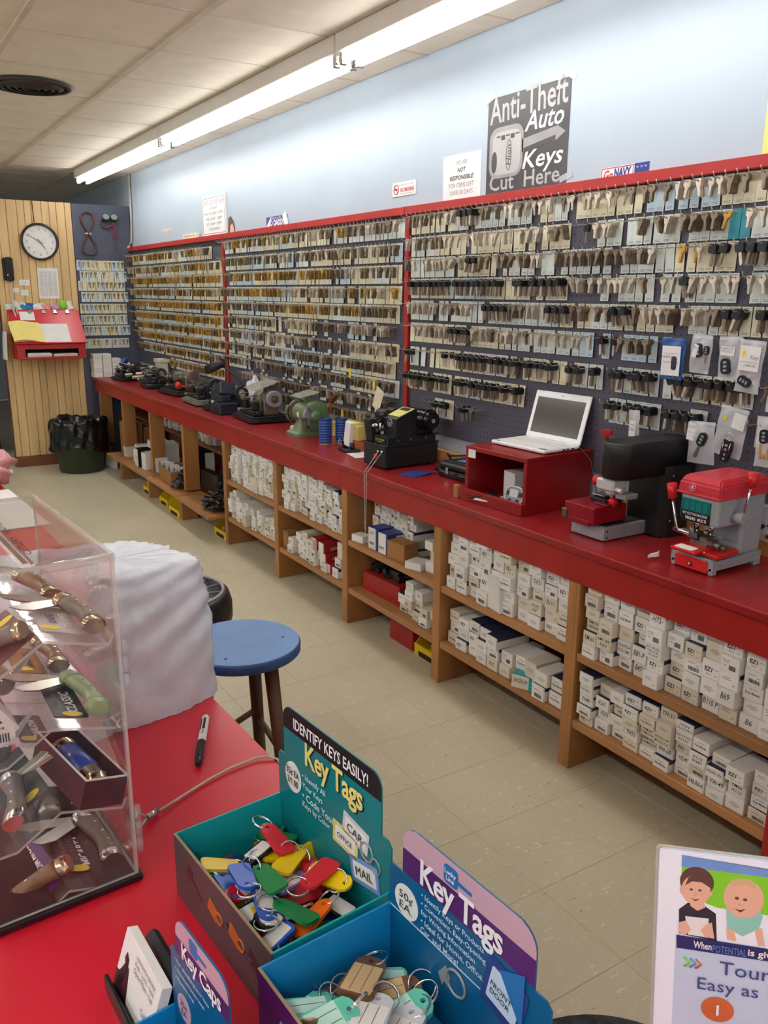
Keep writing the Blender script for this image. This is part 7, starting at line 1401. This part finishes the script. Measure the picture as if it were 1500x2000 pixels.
def on_desk(nm, label, u, v, w, h, rot, mt, th=.0015, cat='paper'):
    o = None; m = MB(); m.at(SM @ T(u, v, .0185) @ RZ(rot)); m.box(-w/2, w/2, -h/2, h/2, 0, th, th*.2); o = m.obj(nm, mt); return tag(o, label, cat)
on_desk('paper_sheet', 'white sheet clipped at the top left of the red desk', 1.395, .315, .125, .10, -2, 'white_paper'); on_desk('paper_sheet', 'white form on the right half of the red desk', 1.60, .115, .25, .21, -1, 'white_paper')
m = MB(); m.at(SM); m.grid(lambda u, v: (1.235+.265*u-.02*v, .012+.225*v+.012*math.sin(4*u), .028+.010*math.sin(PI*u*1.4+.4)+.008*(1-v)), 14, 10); m.grid(lambda u, v: (1.235+.265*u-.02*v, .012+.225*v+.012*math.sin(4*u), .0265), 2, 2); tag(m.obj('legal_pad', 'yellow_paper'), 'curling yellow legal pad on the red desk', 'pad')
for i, x in enumerate((1.425, 1.545, 1.645, 1.755)):
    t2 = thing('bulldog_clip', 'metal bulldog clip on the red desk, %s from left' % ordn(i+1), 'clip', M=SM @ T(x, .352, .0185)); mk(t2, 'jaw', 'steel', lambda m: m.box(-.018, .018, -.014, .006, 0, .012, .003)); mk(t2, 'grip', 'steel', lambda m: m.prism(circ(.011, 14, 0, .016), .003, .008))
for i, (x0, x1, n) in enumerate(((1.335, 1.555, 4), (1.565, 1.785, 3))):
    m = MB()
    for k in range(n): m.box(x0+R.uniform(0, .01), x1-R.uniform(0, .012), DY0+.006+R.uniform(0, .01), 8.38, 1.0365+.011*k, 1.047+.011*k, .002)
    tag(m.obj('paper_stack', 'cream_paper' if i else 'white_paper'), 'stack of %s papers in the %s half of the desk pigeonhole' % (('white', 'left'), ('cream', 'right'))[i], 'papers')
for i, (x, w, h, mt, rt, lb) in enumerate(((1.33, .12, .085, 'white_paper', 12, 'crumpled white scrap behind the desk top, leftmost'), (1.415, .11, .06, 'logo_blue', -8, 'blue scrap standing behind the desk top'), (1.385, .07, .045, 'teal_paper', 14, 'teal scrap standing behind the desk top'), (1.52, .10, .06, 'white_paper', -14, 'white scrap with a red corner behind the desk top'), (1.575, .08, .05, 'bag_pink', 10, 'pinkish scrap behind the desk top'), (1.665, .07, .06, 'lilac', -12, 'lilac card standing behind the desk top'), (1.795, .055, .085, 'white_paper', -14, 'white tag card standing at the right end of the desk'), (1.255, .06, .055, 'pale_paper', 0, 'pale card at the left end behind the desk'))):
    m = MB(); m.at(T(x, 8.44-.002*i, 1.4625) @ RX(-8) @ RY(rt)); m.grid(lambda u, v: ((u-.5)*w, .006*math.sin(7*u+5*v), h*v*(1-.4*abs(u-.5))), 6, 4, False); tag(m.obj('paper_scrap', mt), lb, 'paper')
m = MB(); m.at(T(1.733, 8.432, 1.4625)); m.ball((0, 0, .042), .034, 14, (1, .35, 1.25)); tag(m.obj('green_tag', 'flyer_green'), 'bright green round tag standing behind the desk top', 'tag')
# cables and goggles on the slate blue board
t = thing('cable_coil', 'brown cable tied in a figure of eight on the slate blue board', 'cable', M=frame((2.012, 8.446, 2.15), (1, 0, 0), (0, 0, 1)))
for k, r in enumerate((.0, .007)): mk(t, 'strand', 'cable_brown', lambda m: m.tube([((.058+r)*math.sin(2*a)*(.9 if math.cos(a) > 0 else 1), .19*math.cos(a), .006+.006*k+.006*math.sin(a)) for a in [2*PI*i/48 for i in range(48)]], .0062, 7, True))
mk(t, 'tie', 'cord_grey', lambda m: m.box(-.03, .03, -.008, .008, -.002, .02, .003))
t = thing('goggles', 'welding goggles hanging on the slate blue board', 'goggles', M=frame((2.215, 8.440, 2.29), (1, 0, 0), (0, 0, 1)))
for x, nm in ((-.038, 'eyecup'), (.038, 'eyecup')): c = mk(t, nm, 'goggle_green', lambda m: (m.at(T(x, 0, 0) @ RX(-25)), m.lathe([(.034, 0), (.036, .04), (.033, .046), (.028, .044), (.028, .03)], 24))); mk(c, 'lens', 'goggle_glass', lambda m: (m.at(T(x, 0, 0) @ RX(-25)), m.lathe([(.0005, .043), (.028, .043)], 20, smooth=False)))
mk(t, 'bridge', 'goggle_green', lambda m: m.box(-.012, .012, -.01, .01, .01, .03, .004)); mk(t, 'strap', 'strap_red', lambda m: (m.tube([(-.06, .01, .015), (-.085, -.01, .012), (-.07, -.07, .012), (-.03, -.085, .012), (.02, -.06, .012), (.03, -.02, .01)], .008, 7), m.tube([(.03, -.03, .012), (.05, -.10, .012), (.02, -.16, .012), (.055, -.19, .012), (.06, -.14, .012), (.045, -.09, .012)], .007, 7), m.tube([(.04, -.19, .01), (.035, -.30, .008)], .003, 6)))
# rubbish bin with black liner
t = thing('rubbish_bin', 'dark green round rubbish bin with a black liner', 'bin', M=T(1.69, 8.03, 0) @ S3(1.14, 1.14, 1.04))
mk(t, 'tub', 'bin_green', lambda m: m.lathe([(.0005, .002), (.165, .002), (.172, .01), (.205, .40), (.213, .402), (.213, .415), (.20, .415), (.165, .02), (.0005, .02)], 40))
rr = random.Random(9)
def lin_(u, v):
    a = 2*PI*u; w = .006*math.sin(9*a+4*v)+.005*math.sin(17*a-7*v)+.004*math.sin(5*a+20*v)
    if v < .45: q = v/.45; return ((.232-.012*q+w)*math.cos(a), (.232-.012*q+w)*math.sin(a), .215+.24*q+.03*math.sin(3*a+1)*(1-q)+w*.5)
    q = (v-.45)/.55; r = .220-.19*q; return ((r+w*(1-q))*math.cos(a), (r+w*(1-q))*math.sin(a), .455+.03*math.sin(PI*min(1, q*2.2))*(1+.3*math.sin(4*a))-.16*q**2+w*(1-q))
mk(t, 'liner', 'bag_black', lambda m: m.grid(lin_, 96, 30, True, True))
# dim shelving in the room behind the partition
t = thing('shelf_unit', 'dark metal shelf unit in the room behind the partition', 'shelf', (0, 0, 0))
for x in (.62, 1.14):
    for y in (9.3, 9.7): mk(t, 'upright', 'black_metal', lambda m: m.box(x, x+.03, y, y+.03, 0, 2.0))
for z in (.12, .55, .98, 1.42, 1.9): mk(t, 'shelf', 'black_metal', lambda m: m.box(.62, 1.17, 9.3, 9.73, z, z+.025, .002))
for i, (x, z, w, h, mt, lb) in enumerate(((1.02, .145, .2, .2, 'black_plastic', 'black box on the lowest shelf behind the partition'), (.85, .145, .12, .12, 'white_paper', 'white box on the lowest shelf behind the partition'), (1.02, .575, .2, .3, 'maroon_print', 'maroon box on the dark shelf behind the partition'), (1.03, 1.005, .16, .28, 'box_navy', 'navy box on the dark shelf behind the partition'), (.84, 1.005, .12, .33, 'box_kraft', 'brown box on the dark shelf behind the partition'), (1.02, 1.445, .18, .22, 'black_plastic', 'black box on the upper shelf behind the partition'))):
    m = MB(); m.box(x-w/2, x+w/2, 9.36, 9.62, z+.001, z+h, .006); m.box(x-w*.3, x+w*.3, 9.352, 9.36, z+h*.3, z+h*.7, .002); tag(m.obj('box', mt), lb, 'box')
m = MB(); m.at(T(1.165, 8.46, 1.02) @ RY(4)); m.box(0, .022, -.12, .0, 0, .25, .002); tag(m.obj('file_folder', 'white_paper'), 'white folder hanging on the edge of the partition', 'folder')
m = MB(); m.grid(lambda u, v: (1.02+.09*u, 8.2+.07*v, .003+.03*math.sin(PI*v)*u), 6, 6); m.grid(lambda u, v: (1.02+.09*u, 8.2+.07*v, .002), 1, 1); tag(m.obj('paper_scrap', 'white_paper'), 'crumpled white paper on the floor beside the partition', 'paper')
